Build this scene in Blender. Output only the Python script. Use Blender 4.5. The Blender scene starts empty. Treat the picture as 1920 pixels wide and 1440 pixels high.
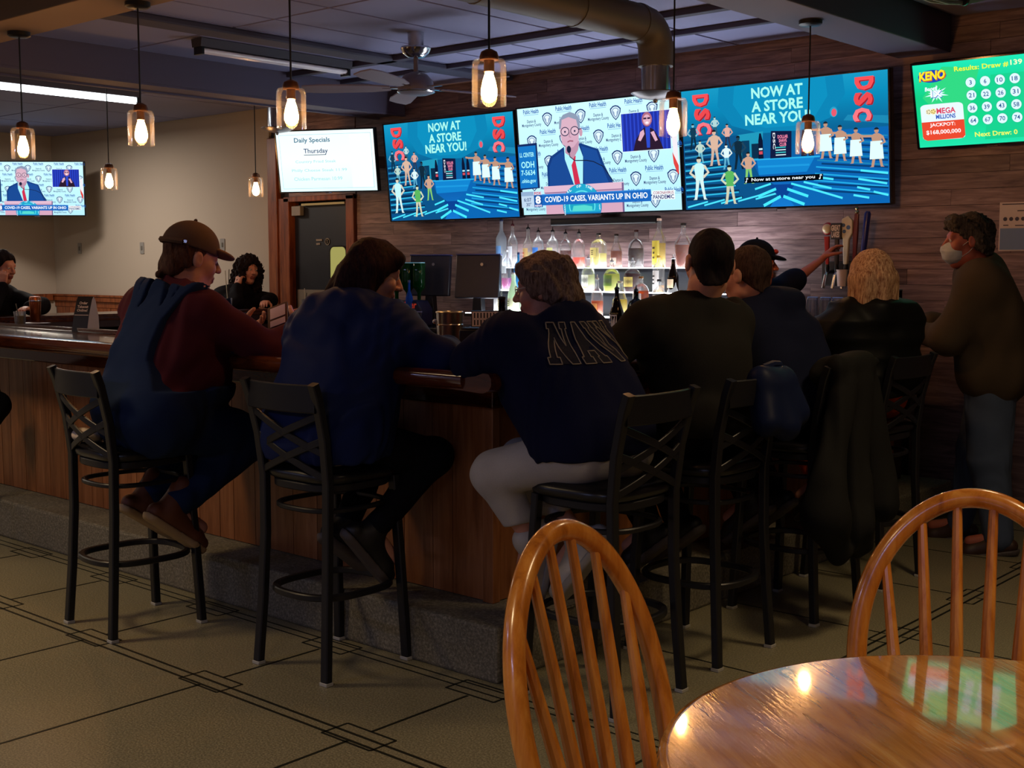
import bpy, bmesh, math, random
import numpy as np
from mathutils import Vector, Matrix, noise as mnoise
from mathutils.bvhtree import BVHTree

S = bpy.context.scene
COL = S.collection
PI = math.pi
random.seed(7)

def lin(c):
    return c / 12.92 if c <= 0.04045 else ((c + 0.055) / 1.055) ** 2.4
def C(h):
    h = h.lstrip('#')
    return tuple(lin(int(h[i:i + 2], 16) / 255) for i in (0, 2, 4)) + (1.0,)

# ------------------------------------------------------------------ camera, world, lights, exposure
EYE = Vector((0, 0, 1.5)); YAW = math.radians(41.4); PITCH = math.radians(-5.5); FPX = 2330.0
cam_d = bpy.data.cameras.new('camera'); cam = bpy.data.objects.new('camera', cam_d); COL.objects.link(cam)
cam_d.sensor_width = 36; cam_d.lens = FPX / 1920 * 36; cam_d.clip_start = 0.05; cam_d.clip_end = 100
cam.location = EYE; cam.rotation_euler = (PI / 2 + PITCH, 0, YAW)
S.camera = cam
FWD = Vector((-math.sin(YAW) * math.cos(PITCH), math.cos(YAW) * math.cos(PITCH), math.sin(PITCH)))
RGT = Vector((math.cos(YAW), math.sin(YAW), 0)); UPV = RGT.cross(FWD)
def ray(px, py): return FWD + RGT * ((px - 960) / FPX) + UPV * ((720 - py) / FPX)
# a sight line of the photograph met with a plane of the room gives a point of the room
def on_x(px, py, x): d = ray(px, py); return EYE + d * (x / d.x)
def on_y(px, py, y): d = ray(px, py); return EYE + d * (y / d.y)
def on_z(px, py, z): d = ray(px, py); return EYE + d * ((z - EYE.z) / d.z)

world = bpy.data.worlds.new('dim_room'); S.world = world; world.use_nodes = True
world.node_tree.nodes['Background'].inputs[0].default_value = C('#8084b0')
world.node_tree.nodes['Background'].inputs[1].default_value = 0.085
S.view_settings.view_transform = 'Standard'; S.view_settings.look = 'None'
S.view_settings.exposure = 0.0; S.view_settings.gamma = 1.0; S.view_settings.use_curve_mapping = False
S.cycles.max_bounces = 8; S.cycles.transparent_max_bounces = 24; S.cycles.transmission_bounces = 6
S.cycles.sample_clamp_indirect = 8.0; S.cycles.caustics_reflective = False; S.cycles.caustics_refractive = False
S.cycles.use_denoising = True

def area(name, loc, size, power, col, rot=(0, 0, 0), size_y=None, spread=None):
    d = bpy.data.lights.new(name, 'AREA'); d.size = size; d.energy = power; d.color = C(col)[:3]
    if size_y: d.shape = 'RECTANGLE'; d.size_y = size_y
    if spread: d.spread = spread
    o = bpy.data.objects.new(name, d); COL.objects.link(o); o.location = loc; o.rotation_euler = rot
    return o
def spot(name, loc, target, power, col, angle, blend=0.6, radius=0.06):
    d = bpy.data.lights.new(name, 'SPOT'); d.energy = power; d.color = C(col)[:3]
    d.spot_size = math.radians(angle); d.spot_blend = blend; d.shadow_soft_size = radius
    o = bpy.data.objects.new(name, d); COL.objects.link(o); o.location = loc
    o.rotation_euler = (Vector(target) - Vector(loc)).to_track_quat('-Z', 'Y').to_euler()
    return o
# the ceiling lamps of the dining side, behind and beside the camera
area('dining_ceiling_lamp', (-5.4, 1.2, 2.9), 0.5, 26, '#ffdcaa', spread=2.2)
area('dining_ceiling_lamp', (-1.5, -0.4, 2.9), 0.5, 24, '#ffdcaa', spread=2.2)
area('dining_ceiling_lamp', (-8.6, 1.2, 2.9), 0.5, 34, '#ffdcaa', spread=2.2)
area('dining_ceiling_lamp', (0.4, 2.6, 2.9), 0.5, 20, '#ffdcaa', spread=2.2)
area('dining_ceiling_lamp', (-1.2, 4.4, 2.9), 0.4, 14, '#ffdcaa', spread=2.2)
area('hall_ceiling_lamp', (-11.8, 2.4, 2.9), 0.6, 46, '#fff0dc')
area('hall_ceiling_lamp', (-11.8, 6.0, 2.9), 0.6, 52, '#fff0e0')
# added cool fill lights behind the camera, brightening the sitters' backs
area('cool_fill_light', (0.4, -2.4, 2.92), 1.3, 36, '#b9c4ff', size_y=0.3)
area('cool_fill_light', (-4.6, -2.4, 2.92), 1.3, 36, '#b9c4ff', size_y=0.3)
area('cool_fill_light', (-9.6, -2.4, 2.92), 1.3, 30, '#b9c4ff', size_y=0.3)

# ------------------------------------------------------------------ materials
MATS = {}
def bsdf(m): return m.node_tree.nodes['Principled BSDF']
def mat(name, col='#808080', rough=0.5, metal=0.0, spec=0.5, coat=0.0, emit=None, strength=1.0, sheen=0.0):
    if name in MATS: return MATS[name]
    m = bpy.data.materials.new(name); m.use_nodes = True; b = bsdf(m)
    b.inputs['Base Color'].default_value = C(col) if isinstance(col, str) else col
    b.inputs['Roughness'].default_value = rough; b.inputs['Metallic'].default_value = metal
    b.inputs['Specular IOR Level'].default_value = spec; b.inputs['Coat Weight'].default_value = coat
    b.inputs['Coat Roughness'].default_value = 0.1
    if sheen: b.inputs['Sheen Weight'].default_value = sheen; b.inputs['Sheen Roughness'].default_value = 0.6
    if emit:
        b.inputs['Emission Color'].default_value = C(emit); b.inputs['Emission Strength'].default_value = strength
    MATS[name] = m; return m
def nd(m, t, **kw):
    n = m.node_tree.nodes.new(t)
    for k, v in kw.items(): setattr(n, k, v)
    return n
def lk(m, a, b): m.node_tree.links.new(a, b)
def coords(m, kind, scale=(1, 1, 1), rot=(0, 0, 0)):
    if kind == 'World': src = nd(m, 'ShaderNodeNewGeometry').outputs['Position']
    else: src = nd(m, 'ShaderNodeTexCoord').outputs[kind]
    mp = nd(m, 'ShaderNodeMapping'); mp.inputs['Scale'].default_value = scale; mp.inputs['Rotation'].default_value = rot
    lk(m, src, mp.inputs['Vector']); return mp.outputs['Vector']
def noise(m, vec, scale, detail=4, rough=0.6, dist=0.0):
    n = nd(m, 'ShaderNodeTexNoise'); n.inputs['Scale'].default_value = scale; n.inputs['Detail'].default_value = detail
    n.inputs['Roughness'].default_value = rough; n.inputs['Distortion'].default_value = dist
    lk(m, vec, n.inputs['Vector']); return n.outputs['Fac']
def ramp(m, fac, stops):
    r = nd(m, 'ShaderNodeValToRGB'); e = r.color_ramp.elements
    while len(e) < len(stops): e.new(0.5)
    for i, (p, c) in enumerate(stops):
        e[i].position = p; e[i].color = C(c) if isinstance(c, str) else (c, c, c, 1)
    lk(m, fac, r.inputs['Fac']); return r.outputs['Color']
def bump(m, fac, strength=0.2, dist=0.005):
    b = nd(m, 'ShaderNodeBump'); b.inputs['Strength'].default_value = strength; b.inputs['Distance'].default_value = dist
    lk(m, fac, b.inputs['Height']); lk(m, b.outputs['Normal'], bsdf(m).inputs['Normal'])
def mixc(m, fac, a, b, mode='MIX'):
    n = nd(m, 'ShaderNodeMix', data_type='RGBA', blend_type=mode)
    for s, v in ((n.inputs[0], fac), (n.inputs[6], a), (n.inputs[7], b)):
        if isinstance(v, (int, float)): s.default_value = v
        elif isinstance(v, tuple): s.default_value = v
        else: lk(m, v, s)
    return n.outputs[2]
def wood(name, dark, mid, light, stretch=(1, 1, 8), scale=6.0, rough=0.35, coat=0.0, kind='World', vary=0.25, bumpy=0.15):
    m = mat(name, mid, rough, coat=coat)
    vec = coords(m, kind, stretch)
    rnd = nd(m, 'ShaderNodeObjectInfo').outputs['Random']
    add = nd(m, 'ShaderNodeVectorMath', operation='ADD'); sc = nd(m, 'ShaderNodeMath', operation='MULTIPLY'); sc.inputs[1].default_value = 37.0
    lk(m, rnd, sc.inputs[0]); lk(m, vec, add.inputs[0]); lk(m, sc.outputs[0], add.inputs[1])
    f = noise(m, add.outputs[0], scale, 6, 0.62, 0.6)
    col = ramp(m, f, [(0.3, dark), (0.5, mid), (0.72, light)])
    if vary:
        v = nd(m, 'ShaderNodeMapRange'); v.inputs['To Min'].default_value = 1 - vary; v.inputs['To Max'].default_value = 1 + vary
        lk(m, rnd, v.inputs['Value'])
        hs = nd(m, 'ShaderNodeHueSaturation'); lk(m, v.outputs[0], hs.inputs['Value']); lk(m, col, hs.inputs['Color']); col = hs.outputs['Color']
    lk(m, col, bsdf(m).inputs['Base Color'])
    f2 = noise(m, add.outputs[0], scale * 5, 3, 0.6); bump(m, f2, bumpy, 0.002)
    return m
def glow(name, col, strength=1.0, sample=False):
    if name in MATS: return MATS[name]
    m = bpy.data.materials.new(name); m.use_nodes = True; nt = m.node_tree; nt.nodes.clear()
    e = nt.nodes.new('ShaderNodeEmission'); o = nt.nodes.new('ShaderNodeOutputMaterial')
    e.inputs[0].default_value = C(col) if isinstance(col, str) else col; e.inputs[1].default_value = strength
    nt.links.new(e.outputs[0], o.inputs[0])
    m.cycles.emission_sampling = 'FRONT_BACK' if sample else 'NONE'
    MATS[name] = m; return m
def lamp_glass(name):
    # clear jar glass: see-through, a faint mirror, and a little scatter that gathers at the rims
    m = bpy.data.materials.new(name); m.use_nodes = True; nt = m.node_tree; nt.nodes.clear(); N = nt.nodes.new; L = nt.links.new
    o = N('ShaderNodeOutputMaterial'); tr = N('ShaderNodeBsdfTransparent'); gl = N('ShaderNodeBsdfGlossy'); gl.inputs[1].default_value = 0.05
    df = N('ShaderNodeBsdfTranslucent'); df.inputs[0].default_value = (0.9, 0.9, 1.0, 1); d2 = N('ShaderNodeBsdfDiffuse'); d2.inputs[0].default_value = (0.9, 0.9, 1.0, 1)
    fr = N('ShaderNodeFresnel'); fr.inputs[0].default_value = 1.45
    a = N('ShaderNodeMath'); a.operation = 'MULTIPLY'; a.inputs[1].default_value = 0.35; L(fr.outputs[0], a.inputs[0])
    b = N('ShaderNodeMath'); b.operation = 'MULTIPLY_ADD'; b.inputs[1].default_value = 0.014; b.inputs[2].default_value = 0.001; L(fr.outputs[0], b.inputs[0])
    m1 = N('ShaderNodeMixShader'); L(a.outputs[0], m1.inputs[0]); L(tr.outputs[0], m1.inputs[1]); L(gl.outputs[0], m1.inputs[2])
    m0 = N('ShaderNodeMixShader'); m0.inputs[0].default_value = 0.5; L(df.outputs[0], m0.inputs[1]); L(d2.outputs[0], m0.inputs[2])
    m2 = N('ShaderNodeMixShader'); L(b.outputs[0], m2.inputs[0]); L(m1.outputs[0], m2.inputs[1]); L(m0.outputs[0], m2.inputs[2]); L(m2.outputs[0], o.inputs[0])
    MATS[name] = m; return m
def thin_glass(name, tint='#ffffff', refl=1.0, body=0.0, bodycol='#ffffff', rough=0.03):
    # clear thin-walled glass: a fresnel mix of straight-through and mirror, with an optional milky body
    if name in MATS: return MATS[name]
    m = bpy.data.materials.new(name); m.use_nodes = True; nt = m.node_tree; nt.nodes.clear()
    o = nt.nodes.new('ShaderNodeOutputMaterial'); tr = nt.nodes.new('ShaderNodeBsdfTransparent'); gl = nt.nodes.new('ShaderNodeBsdfGlossy')
    tr.inputs[0].default_value = C(tint); gl.inputs[1].default_value = rough
    fr = nt.nodes.new('ShaderNodeFresnel'); fr.inputs[0].default_value = 1.5
    mul = nt.nodes.new('ShaderNodeMath'); mul.operation = 'MULTIPLY'; mul.inputs[1].default_value = refl; mul.use_clamp = True
    nt.links.new(fr.outputs[0], mul.inputs[0])
    mx = nt.nodes.new('ShaderNodeMixShader'); nt.links.new(mul.outputs[0], mx.inputs[0]); nt.links.new(tr.outputs[0], mx.inputs[1]); nt.links.new(gl.outputs[0], mx.inputs[2])
    out = mx.outputs[0]
    if body:
        df = nt.nodes.new('ShaderNodeBsdfDiffuse'); df.inputs[0].default_value = C(bodycol)
        ts = nt.nodes.new('ShaderNodeBsdfTranslucent'); ts.inputs[0].default_value = C(bodycol)
        a = nt.nodes.new('ShaderNodeMixShader'); a.inputs[0].default_value = 0.5; nt.links.new(df.outputs[0], a.inputs[1]); nt.links.new(ts.outputs[0], a.inputs[2])
        m2 = nt.nodes.new('ShaderNodeMixShader'); m2.inputs[0].default_value = body
        nt.links.new(mx.outputs[0], m2.inputs[1]); nt.links.new(a.outputs[0], m2.inputs[2]); out = m2.outputs[0]
    nt.links.new(out, o.inputs[0]); MATS[name] = m; return m

# ------------------------------------------------------------------ objects
def tag(o, label=None, cat=None, group=None, kind=None):
    if label: o['label'] = label
    if cat: o['category'] = cat
    if group: o['group'] = group
    if kind: o['kind'] = kind
    return o
def thing(name, label, cat, loc=(0, 0, 0), rot=(0, 0, 0), group=None):
    o = bpy.data.objects.new(name, None); COL.objects.link(o); o.location = loc; o.rotation_euler = rot; o.empty_display_size = 0.1
    return tag(o, label, cat, group)
def link(name, me, parent=None):
    o = bpy.data.objects.new(name, me); COL.objects.link(o)
    if parent: o.parent = parent
    return o
KIDS = {}
def copy_tree(o, parent=None):
    c = o.copy(); COL.objects.link(c)
    if parent: c.parent = parent
    for ch in list(o.children): copy_tree(ch, c)
    return c

class MB:
    def __init__(s): s.v = []; s.f = []; s.mi = []; s.k = 0
    def face(s, idx): s.f.append(tuple(idx)); s.mi.append(s.k)
    def add(s, vs, fs, M=None):
        b = len(s.v)
        s.v += [tuple(M @ Vector(p)) if M else tuple(p) for p in vs]
        for f in fs: s.face([b + i for i in f])
        return s
    def box(s, x0, y0, z0, x1, y1, z1, M=None):
        return s.add([(x0, y0, z0), (x1, y0, z0), (x1, y1, z0), (x0, y1, z0), (x0, y0, z1), (x1, y0, z1), (x1, y1, z1), (x0, y1, z1)],
                     [(0, 3, 2, 1), (4, 5, 6, 7), (0, 1, 5, 4), (1, 2, 6, 5), (2, 3, 7, 6), (3, 0, 4, 7)], M)
    def cbox(s, c, size, M=None):
        return s.box(c[0] - size[0] / 2, c[1] - size[1] / 2, c[2] - size[2] / 2, c[0] + size[0] / 2, c[1] + size[1] / 2, c[2] + size[2] / 2, M)
    def sweep(s, pts, section, closed=False, up=(0, 0, 1), cap=True, scales=None, M=None):
        # section: 2D outline (side, up) carried along pts
        P = [Vector(p) for p in pts]; n = len(P); m = len(section); b = len(s.v); up = Vector(up); last = None
        for i in range(n):
            if closed: t = P[(i + 1) % n] - P[i - 1]
            else: t = P[min(i + 1, n - 1)] - P[max(i - 1, 0)]
            t.normalize(); side = t.cross(up)
            if side.length < 1e-4: side = last if last else t.cross(Vector((1, 0, 0)))
            side.normalize(); last = side; u = side.cross(t); k = scales[i] if scales else 1.0
            kx, ky = k if isinstance(k, tuple) else (k, k)
            for (a, c) in section:
                p = P[i] + side * (a * kx) + u * (c * ky); s.v.append(tuple(M @ p) if M else tuple(p))
        for i in range(n if closed else n - 1):
            j = (i + 1) % n
            for q in range(m):
                r = (q + 1) % m; s.face([b + i * m + q, b + i * m + r, b + j * m + r, b + j * m + q])
        if cap and not closed:
            s.face([b + q for q in range(m)][::-1]); s.face([b + (n - 1) * m + q for q in range(m)])
        return s
    def tube(s, pts, r, n=8, closed=False, up=(0, 0, 1), scales=None, M=None):
        return s.sweep(pts, [(r * math.cos(2 * PI * i / n), r * math.sin(2 * PI * i / n)) for i in range(n)], closed, up, True, scales, M)
    def lathe(s, prof, n=20, c=(0, 0, 0), M=None, sq=0.0):
        # prof: (radius, z); sq > 0 squares the plan
        b = len(s.v)
        for (r, z) in prof:
            for i in range(n):
                a = 2 * PI * i / n; ca, sa = math.cos(a), math.sin(a)
                k = 1.0
                if sq: k = 1 / max(abs(ca), abs(sa)); k = 1 + (min(k, 1.3) - 1) * sq
                p = Vector((c[0] + r * ca * k, c[1] + r * sa * k, c[2] + z)); s.v.append(tuple(M @ p) if M else tuple(p))
        for j in range(len(prof) - 1):
            for i in range(n):
                q = (i + 1) % n; s.face([b + j * n + i, b + j * n + q, b + (j + 1) * n + q, b + (j + 1) * n + i])
        if prof[0][0] > 1e-5: s.face([b + i for i in range(n)][::-1])
        if prof[-1][0] > 1e-5: s.face([b + (len(prof) - 1) * n + i for i in range(n)])
        return s
    def prism(s, poly, y0, y1, M=None):
        # poly in (x, z), extruded along y
        n = len(poly); b = len(s.v)
        for y in (y0, y1):
            for (x, z) in poly:
                p = Vector((x, y, z)); s.v.append(tuple(M @ p) if M else tuple(p))
        s.face([b + i for i in range(n)]); s.face([b + n + i for i in range(n)][::-1])
        for i in range(n):
            j = (i + 1) % n; s.face([b + i, b + n + i, b + n + j, b + j])
        return s
    def ball(s, c, r, n=12, m=8, M=None):
        rr = r if isinstance(r, tuple) else (r, r, r); b = len(s.v)
        for j in range(m + 1):
            t = PI * j / m
            for i in range(n):
                a = 2 * PI * i / n
                p = Vector((c[0] + rr[0] * math.sin(t) * math.cos(a), c[1] + rr[1] * math.sin(t) * math.sin(a), c[2] - rr[2] * math.cos(t)))
                s.v.append(tuple(M @ p) if M else tuple(p))
        for j in range(m):
            for i in range(n):
                q = (i + 1) % n; s.face([b + j * n + i, b + j * n + q, b + (j + 1) * n + q, b + (j + 1) * n + i])
        return s
    def mesh(s, name, mats, smooth=True, angle=35):
        me = bpy.data.meshes.new(name); me.from_pydata(s.v, [], s.f)
        for m in (mats if isinstance(mats, (list, tuple)) else [mats]): me.materials.append(m)
        me.polygons.foreach_set('material_index', s.mi)
        bm = bmesh.new(); bm.from_mesh(me); bmesh.ops.remove_doubles(bm, verts=bm.verts, dist=1e-6)
        bmesh.ops.recalc_face_normals(bm, faces=bm.faces); bm.to_mesh(me); bm.free()
        if smooth:
            me.polygons.foreach_set('use_smooth', [True] * len(me.polygons)); me.set_sharp_from_angle(angle=math.radians(angle))
        me.update(); return me
    def build(s, name, mats, parent=None, smooth=True, bevel=0.0, angle=35):
        o = link(name, s.mesh(name, mats, smooth, angle), parent)
        if bevel:
            b = o.modifiers.new('edge', 'BEVEL'); b.width = bevel; b.segments = 2; b.limit_method = 'ANGLE'; b.angle_limit = math.radians(40)
        return o
def rrect(w, h, r, n=4):
    out = []
    for (cx, cz, a0) in ((w / 2 - r, h / 2 - r, 0), (-w / 2 + r, h / 2 - r, 90), (-w / 2 + r, -h / 2 + r, 180), (w / 2 - r, -h / 2 + r, 270)):
        for i in range(n + 1):
            a = math.radians(a0 + 90 * i / n); out.append((cx + r * math.cos(a), cz + r * math.sin(a)))
    return out
def structure(name, mb, mats, parent=None, **kw):
    o = mb.build(name, mats, parent, **kw)
    if parent is None: o['kind'] = 'structure'
    return o
# ------------------------------------------------------------------ materials of the room
m_terrazzo = mat('terrazzo', '#8f8a6c', 0.34)
_v = coords(m_terrazzo, 'World'); _a = noise(m_terrazzo, _v, 1.1, 3, 0.5); _b = noise(m_terrazzo, _v, 150, 2, 0.7)
_c = mixc(m_terrazzo, 0.55, ramp(m_terrazzo, _a, [(0.3, '#747058'), (0.7, '#8e8468')]), ramp(m_terrazzo, _b, [(0.36, '#4d4a3c'), (0.5, '#7f7a62'), (0.64, '#b0a98c')]))
lk(m_terrazzo, _c, bsdf(m_terrazzo).inputs['Base Color'])
m_concrete = mat('rough_concrete', '#6f6a5c', 0.8)
_v = coords(m_concrete, 'World'); _a = noise(m_concrete, _v, 90, 4, 0.75); _b = noise(m_concrete, _v, 4, 3, 0.5)
_c = mixc(m_concrete, 0.4, ramp(m_concrete, _a, [(0.35, '#3f3c33'), (0.5, '#6c675a'), (0.66, '#a49d8c')]), ramp(m_concrete, _b, [(0.3, '#5d594c'), (0.7, '#77705f')]))
lk(m_concrete, _c, bsdf(m_concrete).inputs['Base Color']); bump(m_concrete, _a, 0.5, 0.004)
m_divider = mat('dark_divider', '#17190f', 0.5)
m_beige = mat('beige_paint', '#b6a99a', 0.75)
_v = coords(m_beige, 'World'); bump(m_beige, noise(m_beige, _v, 60, 3, 0.6), 0.1, 0.002)
m_ceiling = mat('screen_tinted_ceiling', '#8284aa', 0.75)  # grey ceiling with the screens' blue spill put into its colour
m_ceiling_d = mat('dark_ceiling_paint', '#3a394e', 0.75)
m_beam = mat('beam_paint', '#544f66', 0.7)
m_soffit = mat('tan_soffit_paint', '#7a6250', 0.7)
m_plank = wood('barn_plank', '#574449', '#826a6c', '#a58c8a', (1.2, 1, 14), 2.6, 0.55, vary=0.3)
m_oakbar = wood('stained_bar_oak', '#744322', '#8f5833', '#a56d46', (9, 9, 0.8), 3.0, 0.38, vary=0.14)
m_oaktop = wood('varnished_bar_top', '#32150a', '#532611', '#6d381b', (0.8, 6, 6), 3.0, 0.12, coat=0.6, vary=0.0, bumpy=0.05)
m_trimwood = wood('stained_trim', '#51240f', '#824322', '#a05c33', (9, 9, 0.8), 3.0, 0.4, vary=0.1)
m_darkmetal = mat('black_powder_coat', '#16161a', 0.42, spec=0.4)
m_chrome = mat('polished_steel', '#c8c8cc', 0.18, 1.0)
m_brushed = mat('brushed_steel', '#a5a39e', 0.32, 1.0)
m_blackpl = mat('black_plastic', '#0d0d11', 0.35)
m_greypl = mat('grey_plastic', '#8d8a86', 0.5)
m_white = mat('white_plastic', '#d8d4cf', 0.45)
m_paper = mat('white_paper', '#cfcac4', 0.7)

# ------------------------------------------------------------------ floor
WX0, WX1, WY0, WY1, CZ = -14.0, 3.2, -3.6, 7.6, 3.03
f = structure('floor', MB().box(WX0, WY0, -0.1, WX1, WY1, 0), m_terrazzo, smooth=False)
def strip(x0, y0, x1, y1, w=0.011):
    b = MB()
    if abs(x1 - x0) > abs(y1 - y0): b.box(x0, y0 - w / 2, 0.0002, x1, y0 + w / 2, 0.0012)
    else: b.box(x0 - w / 2, y0, 0.0002, x0 + w / 2, y1, 0.0012)
    b.build('divider_strip', m_divider, f, smooth=False)
for y in (2.56, 2.515): strip(-13.9, y, 3.0, y)
for y in (3.16, 3.115): strip(-10.4, y, -2.08, y, 0.008)
for x in (-2.115, -2.07): strip(x, 2.62, x, 7.5)
xs = [-2.905 - 0.8 * i for i in range(-3, 10)]
for x in xs:
    if x < -2.2: strip(x, 2.61, x, 3.06)
    strip(x, -3.5, x, 2.51)
    for (ya, yb) in ((2.5, 2.61), (3.07, 3.18)):
        if yb > 3 and x > -2.3: continue
        w = 0.009
        strip(x - 0.115, ya, x + 0.115, ya, w); strip(x - 0.115, yb, x + 0.115, yb, w)
        strip(x - 0.115, ya, x - 0.115, yb, w); strip(x + 0.115, ya, x + 0.115, yb, w)
for i in range(5):
    y = 3.93 + 0.79 * i
    strip(-2.88, y, -2.13, y, 0.009); strip(-2.06, y, 3.0, y, 0.009)
    strip(-2.15, y - 0.12, -2.15, y + 0.12, 0.009); strip(-2.03, y - 0.12, -2.03, y + 0.12, 0.009)
    strip(-2.15, y - 0.12, -2.03, y - 0.12, 0.009); strip(-2.15, y + 0.12, -2.03, y + 0.12, 0.009)
for y in (-0.6, 1.0): strip(-13.9, y, 3.0, y)

# ------------------------------------------------------------------ ceiling: slab, panels with open joints, beams
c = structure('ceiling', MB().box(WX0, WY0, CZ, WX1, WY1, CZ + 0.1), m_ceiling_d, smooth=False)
def panels(xs, ys, z=3.0, g=0.012):
    for i in range(len(xs) - 1):
        for j in range(len(ys) - 1):
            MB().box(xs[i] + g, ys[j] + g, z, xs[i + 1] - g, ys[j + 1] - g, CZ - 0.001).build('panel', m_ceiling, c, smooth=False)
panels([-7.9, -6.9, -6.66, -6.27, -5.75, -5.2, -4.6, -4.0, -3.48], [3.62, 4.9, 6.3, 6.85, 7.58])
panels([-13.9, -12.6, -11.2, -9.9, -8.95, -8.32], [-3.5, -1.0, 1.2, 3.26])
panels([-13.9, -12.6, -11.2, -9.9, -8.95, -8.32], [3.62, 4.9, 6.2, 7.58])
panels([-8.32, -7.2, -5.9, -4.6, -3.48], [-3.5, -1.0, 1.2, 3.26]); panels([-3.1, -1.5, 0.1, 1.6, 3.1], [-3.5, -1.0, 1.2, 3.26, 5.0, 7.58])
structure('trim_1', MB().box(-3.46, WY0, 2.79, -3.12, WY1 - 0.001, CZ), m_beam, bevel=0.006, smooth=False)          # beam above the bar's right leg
structure('trim_2', MB().box(WX0 + 0.01, 3.28, 2.79, -3.47, 3.6, CZ), m_soffit, bevel=0.006, smooth=False)        # soffit above the bar's front
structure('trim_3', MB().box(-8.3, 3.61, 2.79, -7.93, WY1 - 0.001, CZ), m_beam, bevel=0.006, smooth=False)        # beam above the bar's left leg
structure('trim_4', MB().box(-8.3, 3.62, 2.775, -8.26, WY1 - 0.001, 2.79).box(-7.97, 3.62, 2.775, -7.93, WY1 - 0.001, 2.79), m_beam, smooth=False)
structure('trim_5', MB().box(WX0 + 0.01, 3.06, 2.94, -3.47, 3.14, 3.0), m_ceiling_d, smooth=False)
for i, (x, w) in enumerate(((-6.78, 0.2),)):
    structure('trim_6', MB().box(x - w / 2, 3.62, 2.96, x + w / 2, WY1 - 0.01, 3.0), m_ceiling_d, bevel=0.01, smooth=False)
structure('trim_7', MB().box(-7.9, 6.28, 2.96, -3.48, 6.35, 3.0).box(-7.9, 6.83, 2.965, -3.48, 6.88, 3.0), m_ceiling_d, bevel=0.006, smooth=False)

# ------------------------------------------------------------------ walls
wb = structure('wall_back', MB().box(-8.62, WY1 + 0.022, 0, WX1, WY1 + 0.15, CZ).box(-9.83, WY1 + 0.022, 2.132, -8.62, WY1 + 0.15, CZ).box(-9.83, WY1 + 0.14, 0, -8.62, WY1 + 0.15, 2.132), mat('dark_backing', '#1c1512', 0.8), smooth=False)
PH = 0.098
plank_me = MB().box(0, 0, 0.0012, 1, 0.021, PH - 0.0012).mesh('plank', m_plank, smooth=False)
rng = random.Random(3)
z = 0.98
while z < CZ - 0.05:
    x = -8.58 - rng.random() * 0.5
    while x < -1.2:
        L = rng.uniform(0.75, 1.55)
        x0, x1 = max(x, -8.58), min(x + L, -0.6)
        if x1 - x0 > 0.05:
            if not (x1 < -3.0 and False):
                o = link('plank', plank_me, wb); o.location = (x0 + 0.001, WY1 + rng.uniform(0, 0.0035), z); o.scale = (x1 - x0 - 0.002, 1, min(1, (CZ - z) / PH))
        x += L
    z += PH
structure('wall_back_lower', MB().box(-8.58, WY1, 0, WX1, WY1 + 0.021, 0.978).box(-0.6, WY1, 0.978, WX1, WY1 + 0.021, CZ), m_plank, smooth=False)
structure('wall_back_left', MB().box(WX0, WY1, 0, -9.84, WY1 + 0.15, CZ), m_beige, smooth=False)
# planks above the door
for k in range(9):
    z = 2.135 + k * PH
    o = link('plank', plank_me, wb); o.location = (-9.55, WY1 + 0.002, z); o.scale = (0.955, 1, 1)
structure('wall_left', MB().box(WX0 - 0.15, WY0, 0, WX0, WY1, CZ), m_beige, smooth=False)
structure('wall_right', MB().box(WX1, WY0, 0, WX1 + 0.15, WY1, CZ), m_beige, smooth=False)
structure('wall_front', MB().box(WX0, WY0 - 0.15, 0, WX1, WY0, CZ), m_beige, smooth=False)
# wainscot and rail on the beige walls
structure('trim_8', MB().box(WX0, WY1 - 0.045, 1.07, -9.84, WY1 - 0.001, 1.125).box(WX0, WY1 - 0.02, 1.0, -9.84, WY1 - 0.001, 1.07).box(WX0, WY1 - 0.055, 1.125, -9.84, WY1 - 0.001, 1.15), m_trimwood, bevel=0.006)
structure('trim_9', MB().box(WX0 + 0.001, -3.5, 1.07, WX0 + 0.045, WY1 - 0.06, 1.15), m_trimwood, bevel=0.006)
wp = structure('trim_10', MB().box(WX0 + 0.02, WY1 - 0.012, 0, -9.84, WY1 - 0.001, 1.0), mat('wainscot_dark', '#33150c', 0.5), smooth=False)
pm = MB().box(0, 0, 0.1, 0.145, 0.012, 0.999).mesh('plank', m_trimwood, smooth=False)
for i in range(27):
    o = link('plank', pm, wp); o.location = (WX0 + 0.05 + i * 0.15, WY1 - 0.022, 0)
# wall switch plates on the beige wall
for i, (px, py, lb) in enumerate(((150, 466, 'switch plate on beige wall under the corner television'), (267, 465, 'switch plate on beige wall, left of the capped man'), (418, 459, 'switch plate on beige wall above the cap brim'))):
    p = on_y(px, py, WY1)
    t = thing('switch_plate', 'grey ' + lb, 'switch plate', (p.x, WY1 - 0.001, p.z), group='wall plates on the beige wall')
    MB().prism(rrect(0.075, 0.125, 0.008), -0.007, 0).build('plate', m_greypl, t, smooth=False)
    MB().box(-0.012, -0.013, -0.022, 0.012, -0.007, 0.022).build('toggle', mat('plate_toggle', '#6d6a64', 0.5), t, smooth=False)

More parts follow.
